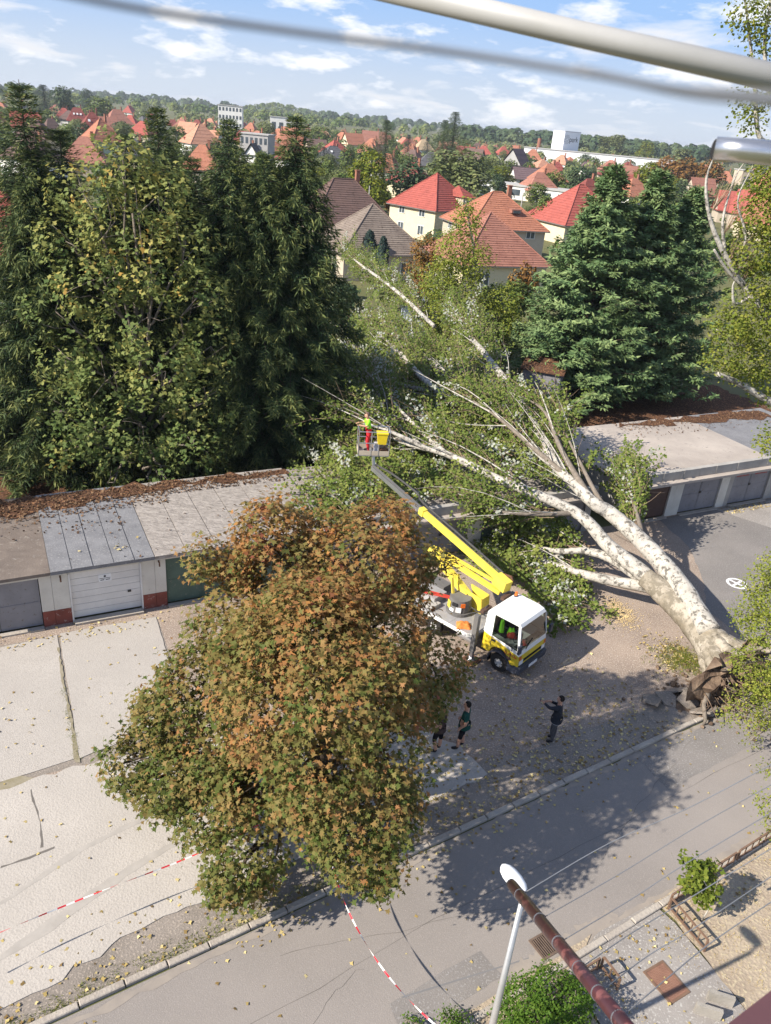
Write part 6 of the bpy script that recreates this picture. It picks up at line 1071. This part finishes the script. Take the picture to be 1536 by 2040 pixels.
bk = thing('yellow_bucket', 'bright yellow plastic box hung inside the work basket', 'bucket', BF+Vector((.36,-.30,.58)), BZ)
obj('body', MB().hexa([(-.17,-.13,.0),(.17,-.13,.0),(.17,.13,.0),(-.17,.13,.0)],[(-.22,-.17,.46),(.22,-.17,.46),(.22,.17,.46),(-.22,.17,.46)]), 'bucket_yellow', bk, inv=False); obj('lid', MB().box((0,0,.485),(.48,.38,.045)), 'bucket_yellow', bk, inv=False)
tag(obj('white_canister', MB().box(BF+Vector((.14,-.18,.36)),(.22,.2,.42),rz=BZ), 'panel_grey'), 'pale grey canister on the floor of the work basket', 'canister'); tag(obj('chainsaw', MB().box(BF+Vector((.45,-.15,.2)),(.3,.18,.2),rz=.3).beam(BF+Vector((.45,-.05,.2)),BF+Vector((.50,.28,.42)),.03,.09), 'rust'), 'brownish chainsaw under the yellow box in the basket', 'chainsaw')
# things left on the deck and in the cab
TM = TR.matrix_basis
def crumple(name, label, cat, c, size, m, seed, n=9):
    rr_ = np.random.default_rng(seed); mb = MB()
    for j in range(n):
        for i in range(n): u, v = i/(n-1)-.5, j/(n-1)-.5; e = 1-max(abs(u),abs(v))*2; mb.v.append((c[0]+u*size[0]*(1+.15*rr_.normal()*.3)+rr_.normal()*.012, c[1]+v*size[1]+rr_.normal()*.012, c[2]+size[2]*(.25+.75*min(1,e*2.4))*(.55+.6*rr_.uniform())*(e > 0)))
    for j in range(n-1):
        for i in range(n-1): a = j*n+i; mb.f.append((a,a+1,a+n+1,a+n)); mb.m.append(0)
    return tag(obj(name, mb, m, None, True), label, cat)
p = TM @ Vector((-1.72,-.74,.955)); crumple('work_jacket','crumpled orange work jacket thrown on the truck deck','jacket',p,(.52,.42,.14),'cloth_orange',3,12)
for k, (q, m_, lab, sz_) in enumerate([((-.30,-.50,1.42),'hivis','green high-visibility vest on the driver seat back',(.16,.34,.5)),((.02,-.36,1.40),'hivis','green vest on the seat beside a red one in the cab',(.26,.30,.22)),((.10,-.42,1.36),'red_tool','red jacket on the front seat in the cab',(.34,.34,.16)),((.55,-.30,1.26),'red_tool','red and white papers on the dashboard',(.12,.4,.05))]):
    p = TM @ Vector(q); crumple('vest' if k < 3 else 'papers', lab, 'clothing' if k < 3 else 'papers', p, sz_, m_, 10+k, 7)

# ---------------------------------------------------------------- people
mat('skin', (.52,.29,.20), (.46,.25,.17), 3, .6, .3); mat('hair_dark', (.02,.016,.013), None, 8, .8, .2); mat('hair_grey', (.16,.11,.085), None, 8, .8, .2)
mat('jacket_navy', (.024,.027,.036), (.034,.037,.048), 5, .9, .15); mat('trouser_grey', (.085,.082,.088), (.06,.058,.064), 4, .9, .1); mat('shoe_dark', (.022,.022,.026), None, 4, .7, .2); mat('shirt_green', (.018,.075,.060), (.014,.060,.05), 4, .9, .1); mat('short_black', (.013,.013,.017), None, 4, .9, .1); mat('shirt_brown', (.075,.05,.045), (.06,.04,.036), 4, .9, .1); mat('work_red', (.62,.035,.045), (.52,.03,.038), 5, .85, .15); mat('shirt_grey', (.26,.26,.29), None, 4, .9, .1)
def person(label, base, yaw, J, zone, hair, h=1.78, hems=()):
    """one skinned body; J moves single joints (facing +x, left +y)"""
    B = {'pel':(0,0,.95,.155),'sp':(0,0,1.13,.150),'ch':(0,0,1.34,.165),'nk':(.005,0,1.50,.062),'h1':(.02,0,1.585,.078),'h2':(.015,0,1.665,.100),'h3':(.0,0,1.735,.085),'nose':(.125,0,1.645,.016)}
    for s, y in (('l',1),('r',-1)):
        B.update({s+'sh':(0,.17*y,1.43,.085),s+'el':(-.02,.25*y,1.15,.054),s+'wr':(.10,.25*y,.92,.036),s+'ha':(.14,.24*y,.85,.040),s+'hip':(0,.095*y,.90,.115),s+'kn':(.03,.11*y,.50,.075),s+'an':(-.02,.11*y,.09,.052),s+'to':(.17,.13*y,.04,.042)})
    B.update(J); names = list(B); ix = {n_: i for i, n_ in enumerate(names)}
    E_ = [('pel','sp'),('sp','ch'),('ch','nk'),('nk','h1'),('h1','h2'),('h2','h3'),('h2','nose')]
    for s in 'lr': E_ += [('ch',s+'sh'),(s+'sh',s+'el'),(s+'el',s+'wr'),(s+'wr',s+'ha'),('pel',s+'hip'),(s+'hip',s+'kn'),(s+'kn',s+'an'),(s+'an',s+'to')]
    me = bpy.data.meshes.new('tmp'); k = h/1.78; me.from_pydata([tuple(q*k for q in B[n_][:3]) for n_ in names], [(ix[a],ix[b]) for a, b in E_], []); o = bpy.data.objects.new('tmp', me); COL.objects.link(o)
    o.modifiers.new('skin','SKIN'); sv = me.skin_vertices[0].data
    for n_, i in ix.items(): r_ = B[n_][3]*k; sv[i].radius = (r_*1.12, r_*.92) if n_ in ('pel','sp','ch') else (r_, r_); sv[i].use_root = (n_ == 'pel')
    sb_ = o.modifiers.new('sub','SUBSURF'); sb_.levels = 2; sb_.render_levels = 2; dg = bpy.context.evaluated_depsgraph_get(); dg.update(); bme = bpy.data.meshes.new_from_object(o.evaluated_get(dg)); bpy.data.objects.remove(o); bme.name = 'person'
    mats = ['skin','top','legs','shoe']; bme.materials.clear()
    for z_ in ('skin',zone['top'],zone['legs'],zone['shoe'],zone.get('bib',zone['legs'])): bme.materials.append(M[z_])
    segs = [(np.array(B[a][:3])*k, np.array(B[b][:3])*k, a, b) for a, b in E_]; cen = np.zeros(len(bme.polygons)*3); bme.polygons.foreach_get('center', cen); cen = cen.reshape(-1,3); best = np.full(len(cen),9.); mi = np.zeros(len(cen),int)
    for a, b, na_, nb_ in segs:
        ab = b-a; t = np.clip(((cen-a)@ab)/(ab@ab),0,1); d = np.linalg.norm(cen-(a+t[:,None]*ab),axis=1); sel = d < best; best[sel] = d[sel]
        if nb_ in ('h1','h2','h3','nose') or nb_[1:] == 'ha': v = np.zeros(len(cen),int)
        elif nb_ == 'nk': v = np.where(t > .72, 0, 1)
        elif nb_[1:] == 'el': v = np.where(t > zone.get('sleeve',1.1), 0, 1)
        elif nb_[1:] == 'wr': v = np.where(t > zone.get('cuff',.9) if zone.get('sleeve',1.1) > 1 else t > -1, 0, 1)
        elif nb_ in ('sp','ch') or nb_[1:] == 'sh': v = np.where(cen[:,2] < zone.get('waist',.98)*k, 2, 1)
        elif nb_[1:] == 'hip': v = np.full(len(cen),2) if zone.get('waist',.98) > .95 else np.where(cen[:,2] < zone['waist']*k, 2, 1)
        elif nb_[1:] == 'kn': v = np.full(len(cen),2)
        elif nb_[1:] == 'an': v = np.where(t > zone.get('leg',.95), np.where(t > .86, 3, 0), 2)
        else: v = np.full(len(cen),3)
        mi[sel] = v[sel]
    bme.polygons.foreach_set('material_index', mi.astype(np.int32)); bme.polygons.foreach_set('use_smooth', np.ones(len(cen),bool))
    root = thing('person', label, 'person', base, yaw); body = link('body', bme, root, False)
    fb = MB(); 
    for s in 'lr':                                             # fingers, curled a little, rooted in the palm
        hpos = np.array(B[s+'ha'][:3])*k; d = unit((hpos-np.array(B[s+'wr'][:3])*k)[None])[0]; sd = unit(np.cross(d,[0,0,1.])[None])[0]; cu = np.cross(sd,d)
        for q, (o_, L_) in enumerate(((-.027,.062),(-.009,.074),(.009,.070),(.027,.056),(.040,.048))):
            a = hpos+sd*o_*(1 if q < 4 else .9)+d*(.01 if q < 4 else -.03); m1 = a+d*L_*.55+(sd*.02 if q == 4 else 0)-cu*.012; fb.tube([tuple(a),tuple(m1),tuple(m1+d*L_*.4-cu*.030)],[.0105,.0095,.007],5)
    fo = obj('fingers', fb, 'skin', root, True, inv=False)
    hb = MB(); c = np.array(B['h2'][:3])*k; hb.ball((c[0]-.018*k,c[1],c[2]+.028*k),(.106*k,.094*k,.108*k),0,14,10); keep = []
    hb.f = [f for f in hb.f if all(not(hb.v[i][0] > c[0]+.035*k and hb.v[i][2] < c[2]+.075*k) and hb.v[i][2] > c[2]-.055*k for i in f)]; hb.m = [0]*len(hb.f); obj('hair', hb, hair, root, True, inv=False)
    eb = MB()
    for s in (-1,1): obj('ear', MB().ball((c[0]-.005,c[1]+s*.098*k,c[2]-.015),(.02,.012,.032)), 'skin', root, True, inv=False); obj('eye', MB().ball((c[0]+.088*k,c[1]+s*.035*k,c[2]+.012),(.012,.014,.009)), 'hair_dark', root, True, inv=False)
    for z_, rx, ry, hh_, m_ in hems: mb = MB(); n_ = 18; lo_ = [(rx*math.cos(6.283*i/n_)*k, ry*math.sin(6.283*i/n_)*k, z_*k) for i in range(n_)]; hi_ = [(p_[0]*.93,p_[1]*.93,(z_+hh_)*k) for p_ in lo_]; mb.add(lo_+hi_, [(i,(i+1)%n_,n_+(i+1)%n_,n_+i) for i in range(n_)]); obj('hem', mb, m_, root, True, inv=False)
    return root
pd = (5.86, 19.04, 0.00); person('person in a dark jacket and grey trousers on the gravel holding up a phone', pd, R(160), {'lel':(.26,.20,1.36,.056),'lwr':(.46,.10,1.42,.038),'lha':(.53,.07,1.43,.040),'rel':(.10,-.30,1.20,.056),'rwr':(.30,-.18,1.34,.038),'rha':(.42,-.03,1.40,.040),'lkn':(.05,.12,.50,.078),'rkn':(.0,-.13,.50,.078)}, {'top':'jacket_navy','legs':'trouser_grey','shoe':'shoe_dark','waist':.90}, 'hair_dark', 1.78, [(.83,.185,.215,.16,'jacket_navy'),(.80,.178,.205,.05,'shirt_grey')])
tag(obj('phone', MB().box(Vector(pd)+Matrix.Rotation(R(160),3,'Z') @ Vector((.60,.02,1.42)),(.012,.075,.15),rz=R(160)), 'ink'), 'dark phone held up by the person on the gravel', 'phone')
person('person in a dark green T-shirt and black shorts on the concrete pad', (2.96, 18.36, 0.00), R(165), {'lel':(-.06,.27,1.16,.052),'lwr':(.08,.25,.97,.038),'rel':(-.05,-.27,1.16,.052),'rwr':(.12,-.22,1.0,.038),'rha':(.18,-.16,1.0,.04),'lkn':(.06,.12,.5,.07),'lan':(.10,.13,.09,.05),'lto':(.28,.15,.04,.042),'sp':(.02,0,1.13,.165)}, {'top':'shirt_green','legs':'short_black','shoe':'shoe_dark','sleeve':.75,'leg':.10,'waist':.92}, 'hair_dark', 1.80, [(.84,.19,.21,.18,'shirt_green'),(.50,.0,.0,.0,'short_black')][:1])
person('person in a brown top and dark shorts half hidden under the maple', (2.21, 18.14, 0.00), R(150), {'lkn':(.08,.12,.5,.07),'rkn':(-.02,-.12,.5,.07)}, {'top':'shirt_brown','legs':'short_black','shoe':'shoe_dark','sleeve':.7,'leg':.12,'waist':.92}, 'hair_dark', 1.78, [(.84,.19,.21,.18,'shirt_brown')])
person('worker in a lime shirt and red dungarees standing in the work basket', BF+Vector((-.22,-.05,.06)), R(195), {'lel':(.18,.26,1.24,.054),'lwr':(.40,.18,1.26,.038),'lha':(.48,.15,1.27,.04),'rel':(.20,-.22,1.25,.054),'rwr':(.42,-.10,1.28,.038),'rha':(.50,-.07,1.29,.04),'sp':(.04,0,1.14,.15),'ch':(.06,0,1.34,.165),'nk':(.09,0,1.50,.062),'h1':(.12,0,1.58,.078),'h2':(.13,0,1.655,.10),'h3':(.12,0,1.725,.085),'nose':(.24,0,1.63,.016),'lsh':(.06,.17,1.43,.085),'rsh':(.06,-.17,1.43,.085),'lkn':(.08,.12,.52,.08),'rkn':(-.02,-.12,.52,.08)}, {'top':'hivis','legs':'work_red','shoe':'shoe_dark','sleeve':.8,'waist':1.12}, 'hair_grey', 1.76)

# ---------------------------------------------------------------- street furniture on the near side
mat('galvanised', (.50,.50,.50), (.42,.42,.42), 3, .4, .5, .6); mat('lamp_white', (.85,.86,.88), None, 2, .35, .5); mat('rail_brown', (.20,.125,.085), (.145,.09,.062), 5, .75, .25); mat('cover_rust', (.24,.125,.085), (.17,.085,.06), 5, .8, .25); mat('grate_iron', (.12,.085,.065), (.17,.12,.09), 6, .8, .25); mat('block_mat', (.36,.33,.29), (.27,.25,.22), 2, .9, .15, bump=.3)
mat('tape_red', (.72,.03,.05), None, 2, .4, .4); mat('tape_white', (.82,.80,.78), None, 2, .4, .4)
lb = (2.84, 8.84, 0); lamp = thing('street_lamp', 'street lamp with a white oval head on a slim grey pole', 'street lamp', lb)
obj('pole', MB().tube([(lb[0],lb[1],0),(lb[0],lb[1],1.2),(lb[0],lb[1],5.56)],[.085,.075,.045],14), 'galvanised', lamp, True)
obj('base_plate', MB().cyl((lb[0],lb[1],0),.17,.03,16), 'galvanised', lamp)
hd = Vector((-.53,.85,0)).normalized(); obj('arm', MB().tube([(lb[0],lb[1],5.55),tuple(Vector((lb[0],lb[1],5.74))+hd*.06),tuple(Vector((lb[0],lb[1],5.78))+hd*.2)],.035,10), 'galvanised', lamp, True)
hm = MB(); nn = 12; prof = [(-.05,.03,.02),(.0,.10,.045),(.12,.145,.07),(.32,.17,.08),(.55,.165,.078),(.72,.13,.065),(.82,.07,.04),(.86,.015,.015)]; sd = Vector((-hd.y,hd.x,0))
for d_, wy, hz_ in prof:
    for k in range(nn): a = 6.2832*k/nn; hm.v.append(tuple(Vector((lb[0],lb[1],5.80))+hd*(d_*.66+.05)+sd*(wy*.92*math.cos(a)-.03)+Vector((0,0,hz_*math.sin(a)*(1 if math.sin(a) > 0 else .6)))))
for j in range(len(prof)-1):
    for k in range(nn): a, b = j*nn+k, j*nn+(k+1)%nn; hm.f.append((a,b,b+nn,a+nn)); hm.m.append(0)
hm.f.append(tuple(range(nn))); hm.m.append(0); hm.f.append(tuple(reversed(range((len(prof)-1)*nn,len(prof)*nn)))); hm.m.append(0); obj('head', hm, 'lamp_white', lamp, True)
def guard(label, a, b, h=.42, n=5):
    a, b = Vector(a), Vector(b); t = thing('guard_rail', label, 'railing', a, 0, 'low brown guard rails round the beds')
    def up(p, z): return (p.x, p.y, z)
    for z in (.10, h): obj('rail', MB().beam(up(a,z), up(b,z), .045, .035), 'rail_brown', t)
    for k in range(n+1):
        p = a.lerp(b, k/n); e = k in (0, n); obj('post' if e else 'bar', MB().beam(up(p,0 if e else .12), up(p,h-.02), .045 if e else .022, .045 if e else .022, up=(1,0,0)), 'rail_brown', t)
    return t
ca = (7.92, 13.35, 0.00); guard('low brown guard rail along the footpath in front of the sapling', ca, (8.47, 12.29, 0.00), .42, 5)
cs = ca[0]*SU[0]+ca[1]*SU[1]; ct = ca[0]*SV[0]+ca[1]*SV[1]
guard('low brown guard rail along the kerb behind the sapling', ST(cs+.1,ct+.06), ST(cs+2.7,ct+.12), .42, 9); guard('low brown guard rail along the kerb at the right edge', ST(cs+2.85,ct+.12), ST(cs+5.6,ct+.16), .42, 9)
cb = (5.87, 11.63, 0.00); guard('short rusty guard rail at the corner of the bush bed', cb, (6.14, 11.16, 0.00), .42, 2)
bs_, bt_ = cb[0]*SU[0]+cb[1]*SU[1], cb[0]*SV[0]+cb[1]*SV[1]; guard('rusty guard rail along the kerb behind the bright green bush', ST(bs_-.1,bt_+.02), ST(bs_-1.9,bt_+.02), .42, 5)
def plate(c, deg, L_, W_):
    m = Matrix.Translation(c) @ Matrix.Rotation(R(deg),4,'Z'); return m
gm = plate((4.64, 12.07, 0.00), 33.5+90, 0, 0); gt = thing('drain_grate', 'rusty iron street drain grate by the near kerb', 'drain'); 
def pb(mb, m, c, s): mb.box(m @ Vector(c), s, mtx=m.to_3x3()); return mb
fr = MB(); pb(fr,gm,(0,.225,.0),(.56,.05,.03)); pb(fr,gm,(0,-.225,.0),(.56,.05,.03)); pb(fr,gm,(.255,0,.0),(.05,.398,.03)); pb(fr,gm,(-.255,0,.0),(.05,.398,.03)); obj('frame', fr, 'grate_iron', gt)
for k in range(7): obj('bar', pb(MB(),gm,(0,-.165+.055*k,.001),(.455,.022,.026)), 'grate_iron', gt)
obj('pit', pb(MB(),gm,(0,0,-.006),(.45,.39,.006)), 'seat_dark', gt)
cm = plate((7.34, 11.44, 0.00), 33.5+88, 0, 0); ct_ = thing('access_cover', 'rusty rectangular chequer-plate cover set in the footpath', 'cover'); obj('plate', pb(MB(),cm,(0,0,.016),(.74,.54,.02)), 'cover_rust', ct_)
cf = MB(); 
for (c, s) in (((0,.295,.018),(.84,.05,.03)),((0,-.295,.018),(.84,.05,.03)),((.395,0,.018),(.05,.538,.03)),((-.395,0,.018),(.05,.538,.03))): pb(cf,cm,c,s)
obj('frame', cf, 'rail_brown', ct_); rb_ = MB()
for i in range(16):
    for j in range(11): mm = cm @ Matrix.Translation((-.34+.045*i,-.225+.045*j,.027)) @ Matrix.Rotation(R(45 if (i+j)%2 else -45),4,'Z'); pb(rb_,mm,(0,0,0),(.038,.010,.005))
mat('tread_mat', (.36,.22,.16), (.28,.16,.115), 6, .7, .3); tag(obj('tread', rb_, 'tread_mat', ct_), kind='stuff')
for k, (p, lab) in enumerate([((8.42, 11.08, 0.00),'upper of two pale concrete bench blocks on the footpath'),((8.04, 10.76, 0.00),'lower of two pale concrete bench blocks on the footpath')]):
    tag(obj('concrete_block', pb(MB(), plate(p,-14,0,0), (0,0,.16),(.55,.085,.30)), 'block_mat'), lab, 'block', 'concrete bench blocks')
# barrier tape
def tape(label, pts, seed):
    S = smooth(pts, 60); rr_ = np.random.default_rng(seed); mb = MB(); k = 0; L_ = 0; a0 = 0
    for i in range(len(S)-1):
        d = unit((S[i+1]-S[i])[None])[0]; L_ += np.linalg.norm(S[i+1]-S[i]); tw1, tw2 = a0, a0+.05; a0 = tw2
        sd_ = unit(np.cross(d,[0,0,1.])[None])[0]; up_ = np.cross(sd_,d); w1 = (sd_*math.cos(tw1)+up_*math.sin(tw1))*.018; w2 = (sd_*math.cos(tw2)+up_*math.sin(tw2))*.018
        mb.add([S[i]-w1,S[i]+w1,S[i+1]+w2,S[i+1]-w2],[(0,1,2,3)], int(L_/.19)%2)
    return tag(obj('barrier_tape', mb, ['tape_red','tape_white']), label, 'tape')
tape('red and white barrier tape running from the maple to the left across the concrete', [(-1.25,14.75,1.15), (-3.66, 12.95, 1.02), (-5.62, 11.71, 0.98), (-7.32, 10.53, 1.00), (-8.41, 9.65, 1.05)], 1)
tape('red and white barrier tape running from the maple down to the lamp post', [(-1.1,14.6,1.15), (-0.40, 12.65, 1.00), (0.13, 11.56, 0.92), (0.91, 10.46, 0.90), (1.85, 9.53, 0.95), (lb[0]-.08,lb[1],1.15)], 2)
# ---------------------------------------------------------------- fallen leaves
rg = np.random.default_rng(131)
def scatter(name, label, pts, z, size, m, tmpl=T_STAR, flat=.25):
    n = len(pts); pos = np.column_stack([pts, np.full(n,z)+rg.uniform(0,.02,n)]); nr = np.array([0,0,1.])+rg.normal(size=(n,3))*flat; sz_ = size*rg.uniform(.6,1.3,n)
    return tag(link(name, cloud_mesh(name, pos, nr, sz_, rg.uniform(0,1,n), tmpl, m, rg)), label, None, None, 'stuff')
def st_pts(n, s0, s1, t0, t1, pw=1.0):
    s = rg.uniform(s0,s1,n); t = t0+(t1-t0)*rg.uniform(0,1,n)**pw; return np.array([ST(a,b)[:2] for a, b in zip(s,t)])
def gr_pts(n, g0, g1, n0, n1): return np.array([GR(a,b)[:2] for a, b in zip(rg.uniform(g0,g1,n), rg.uniform(n0,n1,n))])
scatter('fallen_leaves','pale yellow fallen leaves scattered over the gravel and verge', np.vstack([st_pts(900,8,20,KF+.2,KF+6.5,1.4), st_pts(260,-3,9,KF+.15,KF+1.6,1.5), st_pts(420,10,19,KF+.2,KF+3)]), .035, .105, 'leaf_litter')
scatter('fallen_leaves','fallen leaves lying on the street', np.vstack([st_pts(110,0,22,KN+.2,KF-.2), st_pts(160,3,20,KF-.5,KF-.05)]), .0, .10, 'leaf_litter')
scatter('fallen_leaves','few fallen leaves on the concrete slabs', np.vstack([st_pts(260,-8,6,KF+1.5,KF+12,1.2), gr_pts(120,-6,1,-1.2,-.1)]), .045, .10, 'leaf_litter')
scatter('fallen_leaves','yellow leaves along the near kerb and footpath', np.vstack([st_pts(190,7,20,KN-1.0,KN-.2), st_pts(90,9,13,3.5,KN-.3)]), .035, .09, 'leaf_litter')
scatter('fallen_leaves','yellow leaves heaped by the red-lettered garage doors', gr_pts(150,29.8,33.2,-.9,-.15), .03, .12, 'leaf_litter'); scatter('fallen_leaves','pale leaves in the grass beside the fallen trunk', np.column_stack([rg.normal(11.2,.55,330), rg.normal(24.2,.6,330)]), .04, .10, 'leaf_litter')
scatter('leaf_litter','dead brown leaves on the left garage roofs', np.vstack([gr_pts(1900,-6.6,7.2,4.7,5.9), gr_pts(800,-6.6,2,3.9,5.0), gr_pts(160,-6.6,0,2.4,4.2), gr_pts(50,-3,7,-.1,3)]), 2.33, .11, 'dry_leaf', flat=.6)
scatter('leaf_litter','dead brown needles on the flat garage roof edge', np.vstack([gr_pts(700,28,40,6.0,7.1), gr_pts(250,28,40,4.8,6.4)]), 2.24, .09, 'dry_leaf', flat=.6)
scatter('pale_leaves','few pale leaves on the grey felt roof', np.array([GR(a,b)[:2] for a, b in ((-.6,.9),(-.5,1.0),(-.4,.7),(-.7,.75),(-.3,.8),(-.55,.6),(-1.9,.9),(.2,1.3))]), 2.35, .16, 'leaf_litter')
scatter('sawdust','pale yellow sawdust strewn beside the fallen trunk', np.column_stack([rg.normal(0,1,1500)*.42, rg.normal(0,1,1500)*.42])@np.array([[.5,-1.1],[.7,.5]])+np.array((9.73, 26.81, 0.00)[:2]), .012, .055, 'sawdust', T_QUAD, .15)
def tufts(name, label, pts, h, seed, m='leaf_fresh'):
    r2 = np.random.default_rng(seed); k = 9; n = len(pts)*k; pos = np.repeat(np.column_stack([pts,np.zeros(len(pts))]),k,axis=0)+r2.normal(size=(n,3))*np.array([.05,.05,0]); pos[:,2] = .0; d = r2.normal(size=(n,3))*.55+np.array([0,0,1]); ln = h*r2.uniform(.5,1.2,n)
    return tag(link(name, cloud_mesh(name, pos, r2.normal(size=(n,3)), ln, r2.uniform(.2,.9,n), T_BLADE, m, r2, dirv=d, width=np.full(n,.012))), label, None, None, 'stuff')
tufts('grass','grass tufts beside the fallen trunk', np.column_stack([rg.normal(11.5,.5,420), rg.normal(23.9,.5,420)]), .14, 3); tufts('grass','grass growing along the far kerb', st_pts(420,-3,9,KF+.14,KF+.5,2), .10, 4); tufts('grass','dry grass on the soil beds', np.vstack([st_pts(700,13,20,1.5,KN-.4), st_pts(200,8,11.5,4.6,KN-.3)]), .07, 5, 'leaf_litter'); tufts('grass','weeds in the joint between the concrete slabs', np.vstack([np.array([np.array((-9.76, 19.43, 0.00)[:2])*(1-t)+np.array((-8.09, 16.46, 0.00)[:2])*t for t in rg.uniform(0,1,90)])+rg.normal(size=(90,2))*.04]), .07, 6)
# ---------------------------------------------------------------- pipes, lines and rail at the window itself
mat('pipe_paint', (.39,.385,.375), (.34,.335,.32), 8, .45, .4, speck=(.42,.33,.24), sscale=20, sth=.70); mat('pipe_steel', (.62,.62,.63), (.50,.50,.51), 12, .28, .5, .9, stretch=(1,1,8)); mat('maroon_pipe', (.065,.019,.022), (.035,.015,.018), 14, .35, .5, speck=(.15,.055,.052), sscale=30, sth=.60); mat('maroon_rail', (.135,.062,.066), (.11,.05,.054), 10, .45, .4, speck=(.22,.13,.13), sscale=25, sth=.66); mat('line_dark', (.16,.17,.19), None, 5, .5, .4); mat('line_wire', (.28,.29,.31), None, 5, .4, .4, .4)
tag(obj('awning_pipe', MB().tube([(-0.163, 0.998, 17.137), (0.158, 0.952, 17.094), (0.397, 0.839, 17.055)],.0120,24), 'pipe_paint', None, True), 'pale painted pipe crossing the sky close to the window', 'pipe')
tag(obj('washing_line', MB().tube([tuple(p) for p in smooth([(-0.076, 0.151, 17.016), (-0.054, 0.161, 17.014), (-0.027, 0.167, 17.013), (0.005, 0.168, 17.012), (0.032, 0.162, 17.010), (0.049, 0.157, 17.008), (0.068, 0.150, 17.008)],6)],.00065,10), 'line_dark', None, True), 'dark blurred line hanging across the sky close to the window', 'line')
tag(obj('washing_line', MB().tube([tuple(p) for p in smooth([(0.027, 0.164, 17.011), (0.042, 0.159, 17.009), (0.052, 0.156, 17.009), (0.068, 0.150, 17.009)],6)],.0006,10), 'line_dark', None, True), 'second blurred line joining the dark one at the right', 'line')
sp = thing('steel_pipe', 'cut end of a shiny steel pipe at the right edge above the conifers', 'pipe', (0.383, 1.137, 17.000)); obj('tube', MB().tube([(0.383, 1.137, 17.000), (0.415, 1.126, 17.001), (0.557, 1.063, 17.002)],.0147,28), 'pipe_steel', sp, True); obj('bore', MB().tube([(0.382, 1.137, 17.000), (0.383, 1.137, 17.000)],.0118,24), 'seat_dark', sp)
cp = thing('clothes_pole', 'dark red glossy clothes-line pole at the bottom right', 'pole', (0.527, 0.899, 15.532)); obj('pole', MB().tube([(0.448, 1.507, 15.121), (0.528, 0.730, 15.678)],.0150,20), 'maroon_pipe', cp, True)
obj('end_cap', MB().tube([(0.446, 1.517, 15.115), (0.448, 1.507, 15.121)],.0140,20), 'seat_dark', cp)
WIRES = [((0.455, 1.442, 15.167),(0.700, 1.565, 15.250),(0.933, 1.633, 15.353),(1.261, 1.737, 15.532)),((0.470, 1.294, 15.274),(0.706, 1.445, 15.286),(0.917, 1.532, 15.396),(1.210, 1.637, 15.549)),((0.482, 1.175, 15.359),(0.681, 1.305, 15.365),(0.834, 1.380, 15.431),(1.159, 1.529, 15.558)),((0.494, 1.064, 15.438),(0.647, 1.191, 15.396),(0.811, 1.289, 15.412),(1.105, 1.410, 15.558)),((0.503, 0.972, 15.504),(0.643, 1.095, 15.455),(0.771, 1.158, 15.494),(1.053, 1.311, 15.581)),((0.512, 0.889, 15.563),(0.627, 0.978, 15.561),(0.758, 1.075, 15.560),(1.000, 1.213, 15.608))]
for k, wr in enumerate(WIRES):
    tag(obj('clothes_line', MB().tube([tuple(p) for p in smooth(list(wr),6)],.0012 if k else .0014,6), 'line_dark', None, True), ['first','second','third','fourth','fifth','sixth'][k]+' clothes line counted from the tip of the dark red pole', 'line', 'clothes lines on the dark red pole')
    a = Vector(wr[0]); d = (Vector((0.528, 0.730, 15.678))-Vector((0.448, 1.507, 15.121))).normalized(); obj('binding', MB().tube([tuple(a-d*.0016),tuple(a+d*.0016)],.0160,18), 'line_dark', cp)
wr_ = thing('window_railing', 'flat dusty maroon railing in the bottom right corner', 'railing', (0.486, 0.604, 16.084)); ra, rb2 = Vector((0.427, 0.522, 16.106)), Vector((0.666, 0.685, 16.090)); obj('top_rail', MB().beam(ra, rb2, .040, .012, up=(Vector(cam.location)-ra).normalized()), 'maroon_rail', wr_)
for f_ in (.50,.66,.82):
    p = ra.lerp(rb2,f_); obj('baluster', MB().beam(p-Vector((0,0,.015)), p-Vector((0,0,.9)), .014, .014, up=(1,0,0)), 'maroon_rail', wr_)

# ---------------------------------------------------------------- the air over the town
hm_ = bpy.data.materials.new('haze_air'); hm_.use_nodes = True; nt = hm_.node_tree; nt.nodes.clear(); vo = nt.nodes.new('ShaderNodeVolumePrincipled'); vo.inputs['Color'].default_value = (.86,.91,1.0,1); vo.inputs['Density'].default_value = .00016; vo.inputs['Anisotropy'].default_value = .2
nt.links.new(vo.outputs[0], nt.nodes.new('ShaderNodeOutputMaterial').inputs['Volume']); M['haze_air'] = hm_
tag(obj('haze', MB().box((0,2350,15.0),(9100,5500,32.2)), 'haze_air'), 'thin blue haze over the town', None, None, 'stuff')
